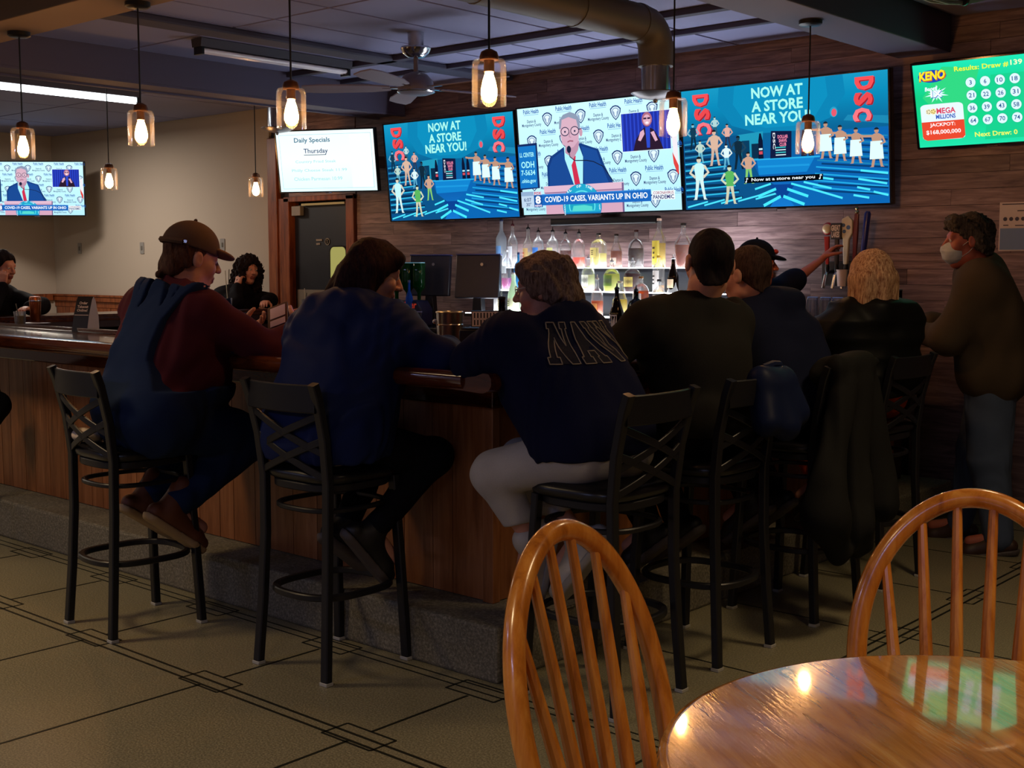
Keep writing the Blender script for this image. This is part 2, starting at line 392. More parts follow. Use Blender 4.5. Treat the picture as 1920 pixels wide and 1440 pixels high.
# ------------------------------------------------------------------ door in the back wall
d = structure('door_1', MB().box(-9.5, WY1 + 0.03, 0.02, -8.72, WY1 + 0.075, 2.06), mat('door_paint', '#13141f', 0.45), smooth=False)
fr = MB().box(-9.84, WY1 - 0.03, 0, -9.70, WY1 + 0.10, CZ - 0.32).box(-9.70, WY1 - 0.015, 0, -9.60, WY1 + 0.1, 2.13).box(-9.6, WY1 - 0.03, 0, -9.52, WY1 + 0.1, 2.13)
fr.box(-8.70, WY1 - 0.03, 0, -8.59, WY1 + 0.1, 2.13).box(-9.6, WY1 - 0.03, 2.09, -8.59, WY1 + 0.1, 2.14)
fr.build('door_frame', m_trimwood, d, bevel=0.006)
MB().box(-9.47, WY1 + 0.022, 0.1, -8.75, WY1 + 0.029, 1.26).build('kick_plate', mat('kick_steel', '#8d8272', 0.5, 0.3), d, smooth=False)
p0 = on_y(616, 463, WY1); p1 = on_y(646, 530, WY1)
vc = Vector(((p0.x + p1.x) / 2, 0, (p0.z + p1.z) / 2))
vw, vh = (p1.x - p0.x), (p0.z - p1.z)
gl = MB().prism([(vc.x + a, vc.z + b) for a, b in rrect(vw, vh, 0.05)], WY1 + 0.02, WY1 + 0.028)
gl.build('vision_panel', glow('lit_corridor_glass', '#b3ac62', 0.8, True), d, smooth=False)
MB().sweep([(vc.x + a, WY1 + 0.022, vc.z + b) for a, b in rrect(vw + 0.012, vh + 0.012, 0.054)], rrect(0.014, 0.014, 0.003, 1), True, (0, 1, 0)).build('panel_frame', m_blackpl, d)
MB().box(-9.49, WY1 - 0.02, 1.96, -9.36, WY1 + 0.028, 2.05).build('door_closer', m_greypl, d, bevel=0.004)
MB().box(-9.36, WY1 - 0.005, 2.052, -8.74, WY1 + 0.02, 2.072).build('head_strip', mat('brass_strip', '#cdbf8c', 0.3, 0.6), d, smooth=False)
pc = on_y(600, 453, WY1)
sg = MB().box(pc.x - 0.085, WY1 + 0.024, pc.z + 0.006, pc.x + 0.0, WY1 + 0.029, pc.z + 0.024).box(pc.x - 0.085, WY1 + 0.024, pc.z - 0.03, pc.x - 0.03, WY1 + 0.029, pc.z - 0.012)
sg.lathe([(0.034, 0), (0.034, 0.003), (0.026, 0.003), (0.026, 0)], 20, M=Matrix.Translation((pc.x + 0.075, WY1 + 0.027, pc.z)) @ Matrix.Rotation(PI / 2, 4, 'X'))
sg.box(pc.x + 0.07, WY1 + 0.022, pc.z - 0.018, pc.x + 0.08, WY1 + 0.028, pc.z + 0.018)
sg.build('sign_print', mat('door_print', '#8a8478', 0.6), d, smooth=False)

# ------------------------------------------------------------------ fluorescent fixtures, sprinkler-like discs, duct, fan
def fluorescent(y0, y1, x, z, lit, label):
    t = thing('fluorescent_fixture', label, 'ceiling light', (x, (y0 + y1) / 2, z), group='strip lights under the ceiling')
    L = (y1 - y0) / 2
    MB().prism([(-0.06, 0.075), (0.06, 0.075), (0.05, 0.02), (-0.05, 0.02)], -L - 0.02, L + 0.02).build('housing', mat('fixture_paint', '#3a3844', 0.6), t, smooth=False)
    mt = glow('lit_tube', '#f2fbff', 6.0, True) if lit else mat('unlit_tube', '#ece8f4', 0.2)
    for s in ((0,) if lit else (-0.018, 0.02)):
        tb = MB().tube([(s, -L, 0.0), (s, L, 0.0)], 0.034 if lit else 0.017, 12).build('tube', mt, t)
    for e in (-1, 1):
        MB().box(-0.045, e * L - 0.012, -0.03, 0.045, e * L + 0.012, 0.03).build('end_cap', m_blackpl, t, bevel=0.003)
    return t
fluorescent(4.96, 6.24, -7.15, 2.92, False, 'unlit strip light fixture with two bare tubes, beside the ceiling fan')
t = fluorescent(4.72, 6.08, -9.72, 2.92, True, 'glowing white strip light at far left, behind the hanging lamps')
p = on_x(1230, 85, -4.12)
def duct_with_diffuser(cx, cy, z0, label, runs):
    t = thing('air_duct', label, 'duct', (cx, cy, 0), group='round ducts with disc outlets')
    m_duct = mat('painted_duct', '#4b4846', 0.55)
    if runs:
        pts = [(0, runs, z0 + 0.2)] + [(0, -0.02 - 0.14 * math.cos(a) + 0.0, z0 + 0.06 + 0.14 * math.sin(a)) for a in [PI / 2 * k / 6 for k in range(6, -1, -1)]]
        pts = [(0, runs, z0 + 0.2), (0, -0.16, z0 + 0.2)] + [(0, -0.16 + 0.14 * math.sin(PI / 2 * k / 6), z0 + 0.06 + 0.14 * math.cos(PI / 2 * k / 6)) for k in range(1, 7)] + [(0, -0.02, z0 - 0.02)]
        MB().tube(pts, 0.1, 20, up=(1, 0, 0)).build('duct_pipe', m_duct, t)
        for yy in (-0.2, -0.75, -1.5):
            MB().tube([(0, yy - 0.015, z0 + 0.2), (0, yy + 0.015, z0 + 0.2)], 0.104, 20, up=(1, 0, 0)).build('duct_collar', m_duct, t)
    cyo = -0.02 if runs else 0
    MB().lathe([(0.082, z0 - 0.16), (0.082, z0 + (0.0 if runs else 0.3))], 24, (0, cyo, 0)).build('outlet_sleeve', m_chrome, t)
    MB().lathe([(0.0, z0 - 0.205), (0.03, z0 - 0.204), (0.10, z0 - 0.19), (0.14, z0 - 0.168), (0.14, z0 - 0.163), (0.05, z0 - 0.176), (0.0, z0 - 0.178)], 24, (0, cyo, 0)).build('disc_diffuser', mat('diffuser_paint', '#55525c', 0.3, 0.5), t)
    MB().ball((0, cyo, z0 - 0.21), 0.014, 10, 6).build('centre_screw', m_chrome, t)
    return t
duct_with_diffuser(-4.12, 5.92, 2.63, 'dark round duct bending down to a steel outlet above the televisions', -2.2)
q = on_x(520, 246, -8.62)
duct_with_diffuser(q.x, q.y, q.z + 0.19, 'small steel duct outlet with disc at the top corner of the specials screen', 0)

fan = thing('ceiling_fan', 'five bladed ceiling fan between strip light and round duct', 'ceiling fan', (-5.93, 5.78, 0))
m_fan = mat('fan_paint', '#6d6876', 0.4)
MB().lathe([(0.05, 2.9), (0.055, 3.0)], 20).lathe([(0.0, 2.835), (0.05, 2.84), (0.085, 2.865), (0.1, 2.895), (0.098, 2.905), (0.05, 2.91)], 24).build('canopy', m_chrome, fan)
MB().lathe([(0.016, 2.72), (0.016, 2.86)], 12).build('down_rod', m_fan, fan)
MB().lathe([(0.0, 2.6), (0.08, 2.602), (0.115, 2.615), (0.12, 2.64), (0.11, 2.69), (0.075, 2.73), (0.03, 2.745)], 28).build('motor', m_fan, fan)
MB().lathe([(0.118, 2.614), (0.124, 2.62), (0.118, 2.627)], 28).build('trim_ring', m_chrome, fan)
bl = MB().prism([(0.17, -0.035), (0.3, -0.062), (0.62, -0.075), (0.74, -0.06), (0.76, 0.0), (0.74, 0.06), (0.62, 0.075), (0.3, 0.062), (0.17, 0.035)], -0.004, 0.004, Matrix.Rotation(-PI / 2 + 0.2, 4, 'X')).mesh('blade', mat('blade_wood', '#8a8290', 0.5), smooth=False)
br = MB().box(0.09, -0.018, -0.004, 0.22, 0.018, 0.004).mesh('blade_iron', m_chrome, smooth=False)
for k in range(5):
    o = link('blade', bl, fan); o.location = (0, 0, 2.645); o.rotation_euler = (0, 0, math.radians(-70 + 72 * k))
    o2 = link('blade_iron', br, o)
# cable bundle at the top right, slung under the ceiling
cb = thing('cable_bundle', 'loose bundle of pale cables slung under the ceiling, beside the beam', 'cable', (0, 0, 0))
for k in range(5):
    pts = []
    for i in range(9):
        u = i / 8
        pts.append((-2.72 + 0.15 * u + 0.012 * math.sin(k * 2 + u * 5), 5.6 + u * 1.2, 2.93 - 0.1 * math.sin(PI * u) + 0.014 * math.cos(k * 1.3 + u * 4)))
    MB().tube(pts, 0.006, 6).build('cable', mat('pale_cable', '#a7b09c', 0.5), cb)
for u in (0.3, 0.75):
    MB().lathe([(0.026, -0.008), (0.026, 0.008)], 12, M=Matrix.Translation((-2.72 + 0.15 * u, 5.6 + u * 1.2, 2.93 - 0.1 * math.sin(PI * u))) @ Matrix.Rotation(PI / 2, 4, 'X')).build('cable_tie', m_blackpl, cb)
# printed notice at the right edge of the wall
pn = thing('notice_poster', 'pale printed notice with a blue lower half, pinned to the plank wall', 'poster', (-2.60, WY1 - 0.004, 1.72))
MB().box(-0.185, -0.003, -0.14, 0.185, 0.003, 0.15).build('sheet', mat('notice_paper', '#e2d2ca', 0.7), pn, smooth=False)
MB().box(-0.178, -0.0042, -0.133, 0.178, -0.003, -0.005).build('blue_field', mat('notice_blue', '#7f97bd', 0.7), pn, smooth=False)
pr = MB()
for i in range(4): pr.lathe([(0.012, 0), (0.012, 0.0012)], 12, M=Matrix.Translation((-0.15 + i * 0.035, -0.003, 0.05)) @ Matrix.Rotation(PI / 2, 4, 'X'))
for i, (x, zz, w) in enumerate(((-0.17, 0.135, 0.3), (-0.08, 0.095, 0.2), (-0.16, 0.01, 0.03), (-0.09, 0.008, 0.05), (-0.02, 0.008, 0.08))): pr.box(x, -0.0042, zz, x + w, -0.003, zz + 0.006)
pr.build('print', mat('notice_print', '#4a4652', 0.7), pn, smooth=False)
# ------------------------------------------------------------------ concrete step and the U-shaped bar
SX0, SX1, SY0, SH = -10.05, -2.90, 3.21, 0.206
st = MB().box(SX0, SY0, 0, SX1, 3.95, SH).box(-3.6, 3.95, 0, SX1, 7.3, SH).box(SX0, 3.95, 0, -8.9, 7.3, SH)
structure('trim_11', st, m_concrete, bevel=0.012, smooth=False)
BT = 1.06
bar = thing('bar_counter', 'long U-shaped bar of vertical orange-brown boards with a varnished top', 'bar', (0, 0, 0))
PX, PY = -3.14, 3.45           # outer faces of the board front
LX = -9.85
body = MB().box(LX + 0.02, PY + 0.02, SH, PX - 0.02, 3.62, BT).box(-3.31, 3.62, SH, PX - 0.02, 7.15, BT).box(LX + 0.02, 3.62, SH, LX + 0.19, 7.3, BT)
body.box(-8.98, 3.95, SH, -8.85, 7.3, BT - 0.05).box(-9.8, 3.6, 0.98, -8.85, 7.3, BT)
body.build('body', mat('bar_carcass', '#3a1a0c', 0.5), bar, smooth=False)
# rail of dark molding under the top
MB().box(LX, PY - 0.022, BT - 0.1, PX + 0.022, PY + 0.02, BT).box(PX - 0.02, PY, BT - 0.1, PX + 0.022, 7.15, BT).build('top_molding', m_oaktop, bar, bevel=0.006, smooth=False)
bw = {w: MB().box(0, 0, SH + 0.004, w - 0.004, 0.02, BT - 0.1).mesh('plank', m_oakbar, smooth=False) for w in (0.11, 0.165)}
x = PX - 0.045; i = 0
while x > LX + 0.17:
    w = (0.165, 0.11, 0.165, 0.165, 0.11)[i % 5]; x -= w; i += 1
    o = link('plank', bw[w], bar); o.location = (x, PY, 0)
y = PY + 0.03; i = 0
while y < 6.95:
    w = (0.165, 0.165, 0.11)[i % 3]; i += 1
    o = link('plank', bw[w], bar); o.location = (PX, y, 0); o.rotation_euler = (0, 0, PI / 2); y += w
o = MB().box(PX - 0.042, PY - 0.012, SH, PX + 0.012, PY + 0.03, BT - 0.1).build('corner_post', m_oakbar, bar, bevel=0.004, smooth=False)
# counter top: flat slab, then a rolled arm rail with a raised bead along the drinkers' side
TZ = 1.10
top = MB().box(LX - 0.1, 3.3, BT, -2.98, 3.98, TZ - 0.012).box(-3.62, 3.98, BT, -2.98, 7.15, TZ - 0.012).box(LX - 0.05, 3.98, BT, -8.85, 7.3, TZ - 0.012)
top.build('countertop', m_oaktop, bar, bevel=0.006, smooth=False)
sec = [(-0.12, -0.03), (-0.12, 0.0), (-0.1, 0.012), (-0.06, 0.02), (-0.02, 0.017), (0.02, 0.012), (0.06, 0.018), (0.095, 0.03), (0.12, 0.028), (0.132, 0.012), (0.132, -0.012), (0.12, -0.03), (0.09, -0.04)]
sec = [(-a, b) for a, b in sec]
pts = [(LX - 0.15, 3.22, TZ)] + [(-3.0, 3.22, TZ), (-2.975, 3.225, TZ), (-2.96, 3.25, TZ)] + [(-2.96, y, TZ) for y in (3.5, 4.5, 5.5, 7.15)]
rail = MB().sweep([(LX - 0.15, 3.22, TZ), (-6, 3.22, TZ), (-2.96, 3.22, TZ)], [(-a, b) for a, b in sec], False).sweep([(-2.96, 3.10, TZ), (-2.96, 5, TZ), (-2.96, 7.15, TZ)], [(-a, b) for a, b in sec], False)
rail.build('arm_rail', m_oaktop, bar, angle=50)
MB().box(LX - 0.1, 3.955, TZ - 0.012, -3.64, 3.98, TZ + 0.012).box(-3.645, 3.955, TZ - 0.012, -3.62, 7.15, TZ + 0.012).box(-8.875, 3.98, TZ - 0.012, -8.85, 7.3, TZ + 0.012).build('back_lip', m_oaktop, bar, bevel=0.004, smooth=False)
for k in range(22):
    o = link('plank', bw[0.165], bar); o.location = (-8.85, 4.0 + k * 0.165, -0.06); o.rotation_euler = (0, 0, PI / 2); o.scale = (1, 1, 1)

# ------------------------------------------------------------------ bar stools
m_vinyl = mat('black_vinyl', '#0f0f12', 0.3, spec=0.5)
def make_stool(label, group='black cross-back bar stools'):
    t = thing('bar_stool', label, 'bar stool', group=group)
    sq = rrect(0.036, 0.03, 0.004, 1)
    # local: sitter faces +y; back at -y
    for sx in (-1, 1):
        MB().sweep([(sx * 0.165, 0.16, 0.715), (sx * 0.178, 0.178, 0.4), (sx * 0.193, 0.195, 0.012)], sq, up=(0, 1, 0)).build('leg', m_darkmetal, t)
        MB().sweep([(sx * 0.193, -0.205, 0.012), (sx * 0.182, -0.188, 0.25), (sx * 0.176, -0.175, 0.5), (sx * 0.178, -0.172, 0.72), (sx * 0.184, -0.19, 0.88), (sx * 0.19, -0.225, 1.03), (sx * 0.192, -0.245, 1.085)], sq, up=(0, 1, 0)).build('back_post', m_darkmetal, t)
        for y in (-0.205, 0.195):
            MB().box(sx * 0.193 - 0.02, y - 0.017, 0, sx * 0.193 + 0.02, y + 0.017, 0.013).build('foot_glide', mat('pale_glide', '#a9a7a0', 0.5), t, bevel=0.002)
    def ring(z, hw, hd, bulge, r, name):
        pts = []
        for i in range(40):
            a = 2 * PI * i / 40; ca, sa = math.cos(a), math.sin(a)
            k = (abs(ca) ** 3.2 + abs(sa) ** 3.2) ** (-1 / 3.2)
            pts.append((hw * ca * k, hd * sa * k * (1 + bulge * abs(sa) ** 2), z))
        MB().sweep(pts, rrect(r, r, 0.004, 1), True).build(name, m_darkmetal, t)
    ring(0.30, 0.182, 0.18, 0.12, 0.024, 'foot_ring'); ring(0.615, 0.172, 0.165, 0.1, 0.018, 'upper_ring')
    ring(0.70, 0.176, 0.17, 0.02, 0.03, 'seat_frame')
    seat = MB(); prof = [(0.93, 0.715), (1.0, 0.722), (1.02, 0.738), (1.0, 0.752), (0.9, 0.765), (0.6, 0.771), (0.0, 0.773)]
    b = len(seat.v); n = 36
    for (k, z) in prof:
        for i in range(n):
            a = 2 * PI * i / n; ca, sa = math.cos(a), math.sin(a); q = (abs(ca) ** 4 + abs(sa) ** 4) ** -0.25
            seat.v.append((0.205 * k * ca * q, 0.01 + 0.2 * k * sa * q, z))
    for j in range(len(prof) - 1):
        for i in range(n): seat.face([j * n + i, j * n + (i + 1) % n, (j + 1) * n + (i + 1) % n, (j + 1) * n + i])
    seat.face(list(range(n))[::-1]); seat.build('seat', m_vinyl, t, angle=60)
    def bowed(x0, z0, x1, z1, n=10):   # a path on the curved back between two heights
        out = []
        for i in range(n + 1):
            u = i / n; x = x0 + (x1 - x0) * u; z = z0 + (z1 - z0) * u
            yb = -0.172 - 0.073 * max(0, (z - 0.72) / 0.365) ** 1.6
            out.append((x, yb - 0.03 * (1 - (x / 0.19) ** 2), z))
        return out
    tr = MB(); pts = bowed(-0.185, 1.03, 0.185, 1.03, 14)
    tr.sweep(pts, rrect(0.014, 0.1, 0.004, 1)).build('top_rail', m_darkmetal, t)
    for (a, b2) in ((0.97, 0.86), (0.88, 0.77)):
        for s in (-1, 1):
            MB().sweep(bowed(-0.18 * s, a, 0.18 * s, b2 - 0.03), rrect(0.01, 0.026, 0.002, 1)).build('cross_slat', m_darkmetal, t)
    return t
stool0 = make_stool('black cross-back bar stool under the man in overalls')
def put(t, x, y, rz): t.location = (x, y, 0); t.rotation_euler = (0, 0, rz); return t
put(stool0, -4.565, 2.79, math.radians(-4))
for x, y, rz, lb in ((-3.55, 3.005, 0.01, 'black cross-back bar stool under the woman in the blue parka'),
                     (-2.575, 3.4, PI / 2, 'black cross-back bar stool under the woman in the lettered sweatshirt'),
                     (-2.6, 4.06, PI / 2, 'black cross-back bar stool under the man in the charcoal sweater'),
                     (-2.6, 4.82, PI / 2 - 0.02, 'black cross-back bar stool with a long dark coat over its back'),
                     (-2.63, 5.53, PI / 2 - 0.05, 'black cross-back bar stool under the blonde woman')):
    s = put(copy_tree(stool0), x, y, rz); s['label'] = lb

# ------------------------------------------------------------------ pendant lamps above the bar
m_jar = lamp_glass('lamp_glass')
m_bulb = glow('bulb_glow', '#ffb468', 130.0, True)
def make_pendant(top, label):
    t = thing('pendant_lamp', label, 'pendant lamp', group='glass jar lamps hanging over the bar')
    zt = top - 2.175     # origin at glass centre
    MB().lathe([(0.0, zt - 0.03), (0.05, zt - 0.028), (0.062, zt - 0.02), (0.062, zt), (0.0, zt)], 20).build('canopy', m_darkmetal, t)
    MB().tube([(0, 0, zt - 0.02), (0, 0, 0.11)], 0.0045, 6, up=(0, 1, 0)).build('cord', m_darkmetal, t)
    MB().lathe([(0.012, 0.125), (0.03, 0.115), (0.036, 0.098), (0.036, 0.085), (0.02, 0.084), (0.02, 0.042), (0.0, 0.042)], 20).build('socket', mat('copper_socket', '#6b4630', 0.4, 0.7), t)
    MB().lathe([(0.036, 0.09), (0.056, 0.086), (0.063, 0.076), (0.065, 0.06), (0.065, -0.083), (0.0625, -0.084), (0.0625, 0.058), (0.06, 0.073), (0.054, 0.082), (0.036, 0.086)], 32).build('glass_shade', m_jar, t)
    MB().lathe([(0.0, -0.072), (0.012, -0.07), (0.024, -0.06), (0.031, -0.042), (0.031, -0.025), (0.024, 0.01), (0.016, 0.034), (0.015, 0.045)], 14).build('bulb', m_bulb, t)
    return t
spots = [(-6.755, 3.5, 2.79, 'second glass jar lamp from the left'), (-5.555, 3.5, 2.79, 'glass jar lamp above the capped man'), (-4.37, 3.5, 2.79, 'glass jar lamp above the daily specials screen'),
         (-3.2, 3.5, 2.79, 'glass jar lamp hanging nearest, above the news television'),
         (-3.3, 4.87, 2.79, 'glass jar lamp in front of the news television edge'), (-3.28, 6.12, 2.79, 'glass jar lamp in front of the store advert with subtitles'),
         (-9.0, 5.37, 3.03, 'glass jar lamp above the beige wall, beside the corner television'), (-9.0, 6.8, 3.03, 'smallest glass jar lamp, beside the door frame')]
for x, y, z, lb in spots:
    t = make_pendant(z, lb); t.location = (x, y, 2.175)
tag(bpy.data.objects['pendant_lamp'], 'glass jar lamp hanging farthest left, over the corner television')

# ------------------------------------------------------------------ oak table and windsor chairs in front
m_oak = wood('varnished_oak', '#8a5620', '#b87e3c', '#d09a56', (9, 0.9, 9), 3.2, 0.14, coat=1.0, kind='Object', vary=0.0, bumpy=0.3)
m_oakc = wood('orange_oak', '#985414', '#c47826', '#dd9a44', (8, 8, 0.8), 3.5, 0.25, coat=0.5, kind='Object', vary=0.0, bumpy=0.05)
tb = thing('round_table', 'round varnished oak table in front, reflecting the green screen', 'table', (-0.61, 1.86, 0))
tp = MB().lathe([(0.0, 0.715), (0.53, 0.715), (0.545, 0.72), (0.552, 0.733), (0.548, 0.745), (0.538, 0.75), (0.534, 0.7502), (0.0, 0.7502)], 96).build('tabletop', m_oak, tb, angle=24)
tp.rotation_euler = (0, 0, math.radians(55))
MB().lathe([(0.05, 0.05), (0.09, 0.1), (0.07, 0.2), (0.05, 0.3), (0.075, 0.45), (0.06, 0.6), (0.1, 0.7), (0.1, 0.715)], 24).build('pedestal', m_oakc, tb)
for k in range(4):
    MB().sweep([(0.05, 0, 0.14), (0.2, 0, 0.12), (0.36, 0, 0.05), (0.42, 0, 0.02)], rrect(0.05, 0.05, 0.012, 2), up=(0, 0, 1), M=Matrix.Rotation(PI / 2 * k + 0.4, 4, 'Z')).build('foot', m_oakc, tb)
bsdf(m_oak).inputs['Coat Roughness'].default_value = 0.05; bsdf(m_oak).inputs['Coat IOR'].default_value = 1.7
def make_windsor(label):
    t = thing('windsor_chair', label, 'chair', group='oak spindle-back chairs at the table')
    # local: sitter faces +y
    n = 40; seat = MB(); prof = [(0.9, 0.425), (0.98, 0.432), (1.0, 0.445), (0.985, 0.457), (0.9, 0.46), (0.5, 0.45), (0.0, 0.448)]
    for (k, z) in prof:
        for i in range(n):
            a = 2 * PI * i / n; ca, sa = math.cos(a), math.sin(a); q = (abs(ca) ** 3 + abs(sa) ** 3) ** (-1 / 3)
            seat.v.append((0.215 * k * ca * q, 0.2 * k * sa * q + 0.02, z))
    for j in range(len(prof) - 1):
        for i in range(n): seat.face([j * n + i, j * n + (i + 1) % n, (j + 1) * n + (i + 1) % n, (j + 1) * n + i])
    seat.face(list(range(n))[::-1]); seat.build('seat', m_oakc, t, angle=60)
    lean = 0.27
    def bow(u):     # u 0..1 round the bent hoop
        a = PI * u
        x = -0.235 * math.cos(a); h = math.sin(a)
        x = x * (1.0 + 0.1 * math.sin(a * 2) ** 2) if False else x
        zz = 0.56 * h ** 0.62
        wx = x * (0.84 + 0.2 * math.sin(PI * min(1, zz / 0.56) * 0.75))
        return Vector((wx, -0.155 - lean * zz, 0.45 + zz))
    MB().sweep([bow(i / 60) for i in range(61)], [(0.021 * math.cos(2 * PI * k / 12), 0.02 * math.sin(2 * PI * k / 12)) for k in range(12)], up=(0, 1, 0)).build('bow', m_oakc, t)
    for k in range(6):
        xb = -0.125 + 0.25 * k / 5
        xt = -0.18 + 0.36 * k / 5
        # meet the bow
        best = min((abs(bow(i / 200).x - xt), i) for i in range(20, 181))[1]; pt = bow(best / 200)
        pb = Vector((xb, -0.15 + 0.035 * (1 - (xb / 0.14) ** 2) * -1, 0.452))
        MB().tube([pb.lerp(pt, u) for u in (0, 0.25, 0.5, 0.75, 1)], 0.0125, 10, up=(0, 1, 0), scales=[1.0, 1.2, 1.05, 0.9, 0.75]).build('spindle', m_oakc, t)
    for sx in (-1, 1):
        for sy in (-1, 1):
            a = Vector((sx * 0.14, 0.02 + sy * 0.13, 0.435)); b = Vector((sx * 0.205, 0.02 + sy * 0.215, 0.0))
            MB().tube([a.lerp(b, u) for u in (0, 0.12, 0.3, 0.55, 0.62, 0.7, 1)], 0.02, 10, up=(0, 1, 0), scales=[0.75, 0.8, 1.1, 1.15, 0.8, 1.05, 0.6]).build('leg', m_oakc, t)
        MB().tube([(sx * 0.176, 0.02 - 0.178, 0.19), (sx * 0.176, 0.02, 0.19), (sx * 0.176, 0.02 + 0.178, 0.19)], 0.011, 8, scales=[0.8, 1.3, 0.8]).build('stretcher', m_oakc, t)
    MB().tube([(-0.176, 0.02, 0.19), (0, 0.02, 0.19), (0.176, 0.02, 0.19)], 0.011, 8, scales=[0.8, 1.3, 0.8]).build('stretcher', m_oakc, t)
    return t
w1 = make_windsor('oak spindle-back chair standing nearest, seen side on before the bar')
put(w1, -1.125, 1.78, -PI / 2 + 0.1)
w2 = put(copy_tree(w1), -0.855, 2.30, PI + 0.4); w2['label'] = 'oak spindle-back chair behind the table, hoop cut by the photo edge'
# ------------------------------------------------------------------ flat lettering and screens
TXT = {}
def text_geo(s, bold=0.0, shear=0.0):
    k = (s, bold, shear)
    if k in TXT: return TXT[k]
    cu = bpy.data.curves.new('lettering', 'FONT'); cu.body = s; cu.resolution_u = 2; cu.offset = bold; cu.shear = shear
    cu.align_x = 'CENTER'; cu.space_line = 0.85
    ob = bpy.data.objects.new('lettering', cu); COL.objects.link(ob)
    bpy.context.view_layer.update()
    me = ob.evaluated_get(bpy.context.evaluated_depsgraph_get()).to_mesh()
    v = np.array([tuple(p.co)[:2] for p in me.vertices]); f = [tuple(p.vertices) for p in me.polygons]
    ob.to_mesh_clear(); bpy.data.objects.remove(ob); bpy.data.curves.remove(cu)
    mn, mx = v.min(0), v.max(0); v = (v - (mn + mx) / 2) / np.maximum(mx - mn, 1e-6)
    TXT[k] = (v, f); return TXT[k]

class Screen:
    # flat picture built of thin layers; u, v run 0..1 over a w x h panel in the local xz plane, facing -y
    def __init__(s, w, h): s.w = w; s.h = h; s.v = []; s.f = []; s.mi = []; s.mats = []; s.d = 0.0
    def m(s, col, k=1.0, sample=False):
        key = 'screen_' + col.lstrip('#') + ('' if k == 1 else '_%g' % k) + ('_s' if sample else '')
        mm = glow(key, col, k * 1.15, sample)
        if mm not in s.mats: s.mats.append(mm)
        return s.mats.index(mm)
    def addm(s, mm):
        if mm not in s.mats: s.mats.append(mm)
        return s.mats.index(mm)
    def raw(s, pts, faces, mi):
        s.d += 0.00012; b = len(s.v)
        s.v += [(p[0] * s.w, -s.d, p[1] * s.h) for p in pts]
        for f in faces: s.f.append(tuple(b + i for i in f)); s.mi.append(mi)
    def poly(s, pts, col, k=1.0): s.raw(pts, [tuple(range(len(pts)))], s.m(col, k))
    def rect(s, u0, v0, u1, v1, col, k=1.0): s.poly([(u0, v0), (u1, v0), (u1, v1), (u0, v1)], col, k)
    def disc(s, u, v, ru, rv, col, n=20, a0=0, a1=360, k=1.0):
        s.poly([(u + ru * math.cos(math.radians(a0 + (a1 - a0) * i / n)), v + rv * math.sin(math.radians(a0 + (a1 - a0) * i / n))) for i in range(n + (a1 - a0 < 360))], col, k)
    def line(s, pts, w, col, k=1.0):
        ar = s.w / s.h; P = [Vector((p[0] * ar, p[1])) for p in pts]; L = []; Rr = []
        for i in range(len(P)):
            t = (P[min(i + 1, len(P) - 1)] - P[max(i - 1, 0)]).normalized(); n = Vector((-t.y, t.x)) * w / 2
            L.append(P[i] + n); Rr.append(P[i] - n)
        pts2 = L + Rr; n = len(P)
        s.raw([(p.x / ar, p.y) for p in pts2], [(i, i + 1, n + i + 1, n + i) for i in range(n - 1)], s.m(col, k))
    def text(s, t, u, v, w, h, col, bold=0.012, rot=0.0, shear=0.0, k=1.0, skew=0.0):
        g, f = text_geo(t, bold, shear); ar = s.w / s.h; c, sn = math.cos(rot), math.sin(rot); pts = []
        for x, y in g:
            X, Y = x * w * ar, y * h
            X, Y = X * c - Y * sn, X * sn + Y * c
            pts.append((u + X / ar, v + Y + skew * x * w))
        s.raw(pts, f, s.m(col, k))
    def mesh(s, name):
        me = bpy.data.meshes.new(name); me.from_pydata(s.v, [], s.f)
        for mm in s.mats: me.materials.append(mm)
        me.polygons.foreach_set('material_index', s.mi); me.update(); return me

def figure(S_, u, vt, vb, skin, cloth, legs, pose='akimbo', hair='#141b22', shirtless=False):
    h = vt - vb; a = h * S_.h / S_.w; P = lambda x, y: (u + x * a, vb + y * h)
    S_.poly([P(-0.10, 0.5), P(-0.115, 0.28), P(-0.16, 0.02), P(-0.2, 0.0), P(-0.09, 0.0), P(-0.03, 0.28), P(0, 0.46), P(0.04, 0.28), P(0.1, 0.0), P(0.2, 0.0), P(0.16, 0.03), P(0.12, 0.28), P(0.1, 0.5)], legs)
    S_.poly([P(-0.15, 0.8), P(-0.12, 0.62), P(-0.11, 0.46), P(0.11, 0.46), P(0.12, 0.62), P(0.15, 0.8), P(0.06, 0.85), P(-0.06, 0.85)], skin if shirtless else cloth)
    if pose == 'akimbo':
        for q in (-1, 1): S_.line([P(q * 0.14, 0.79), P(q * 0.25, 0.63), P(q * 0.11, 0.52)], 0.065 * h, skin)
    else:
        S_.line([P(-0.12, 0.79), P(-0.36, 0.8), P(-0.5, 0.83)], 0.06 * h, skin)
        S_.poly([P(-0.17, 0.66), P(-0.2, 0.2), P(0.19, 0.2), P(0.15, 0.66)], cloth)
        S_.line([P(0.15, 0.78), P(0.22, 0.62), P(0.1, 0.58)], 0.06 * h, skin)
    S_.disc(u, vb + 0.925 * h, 0.062 * a, 0.075 * h, skin, 12)
    S_.disc(u, vb + 0.945 * h, 0.066 * a, 0.06 * h, hair, 10, 0, 180)

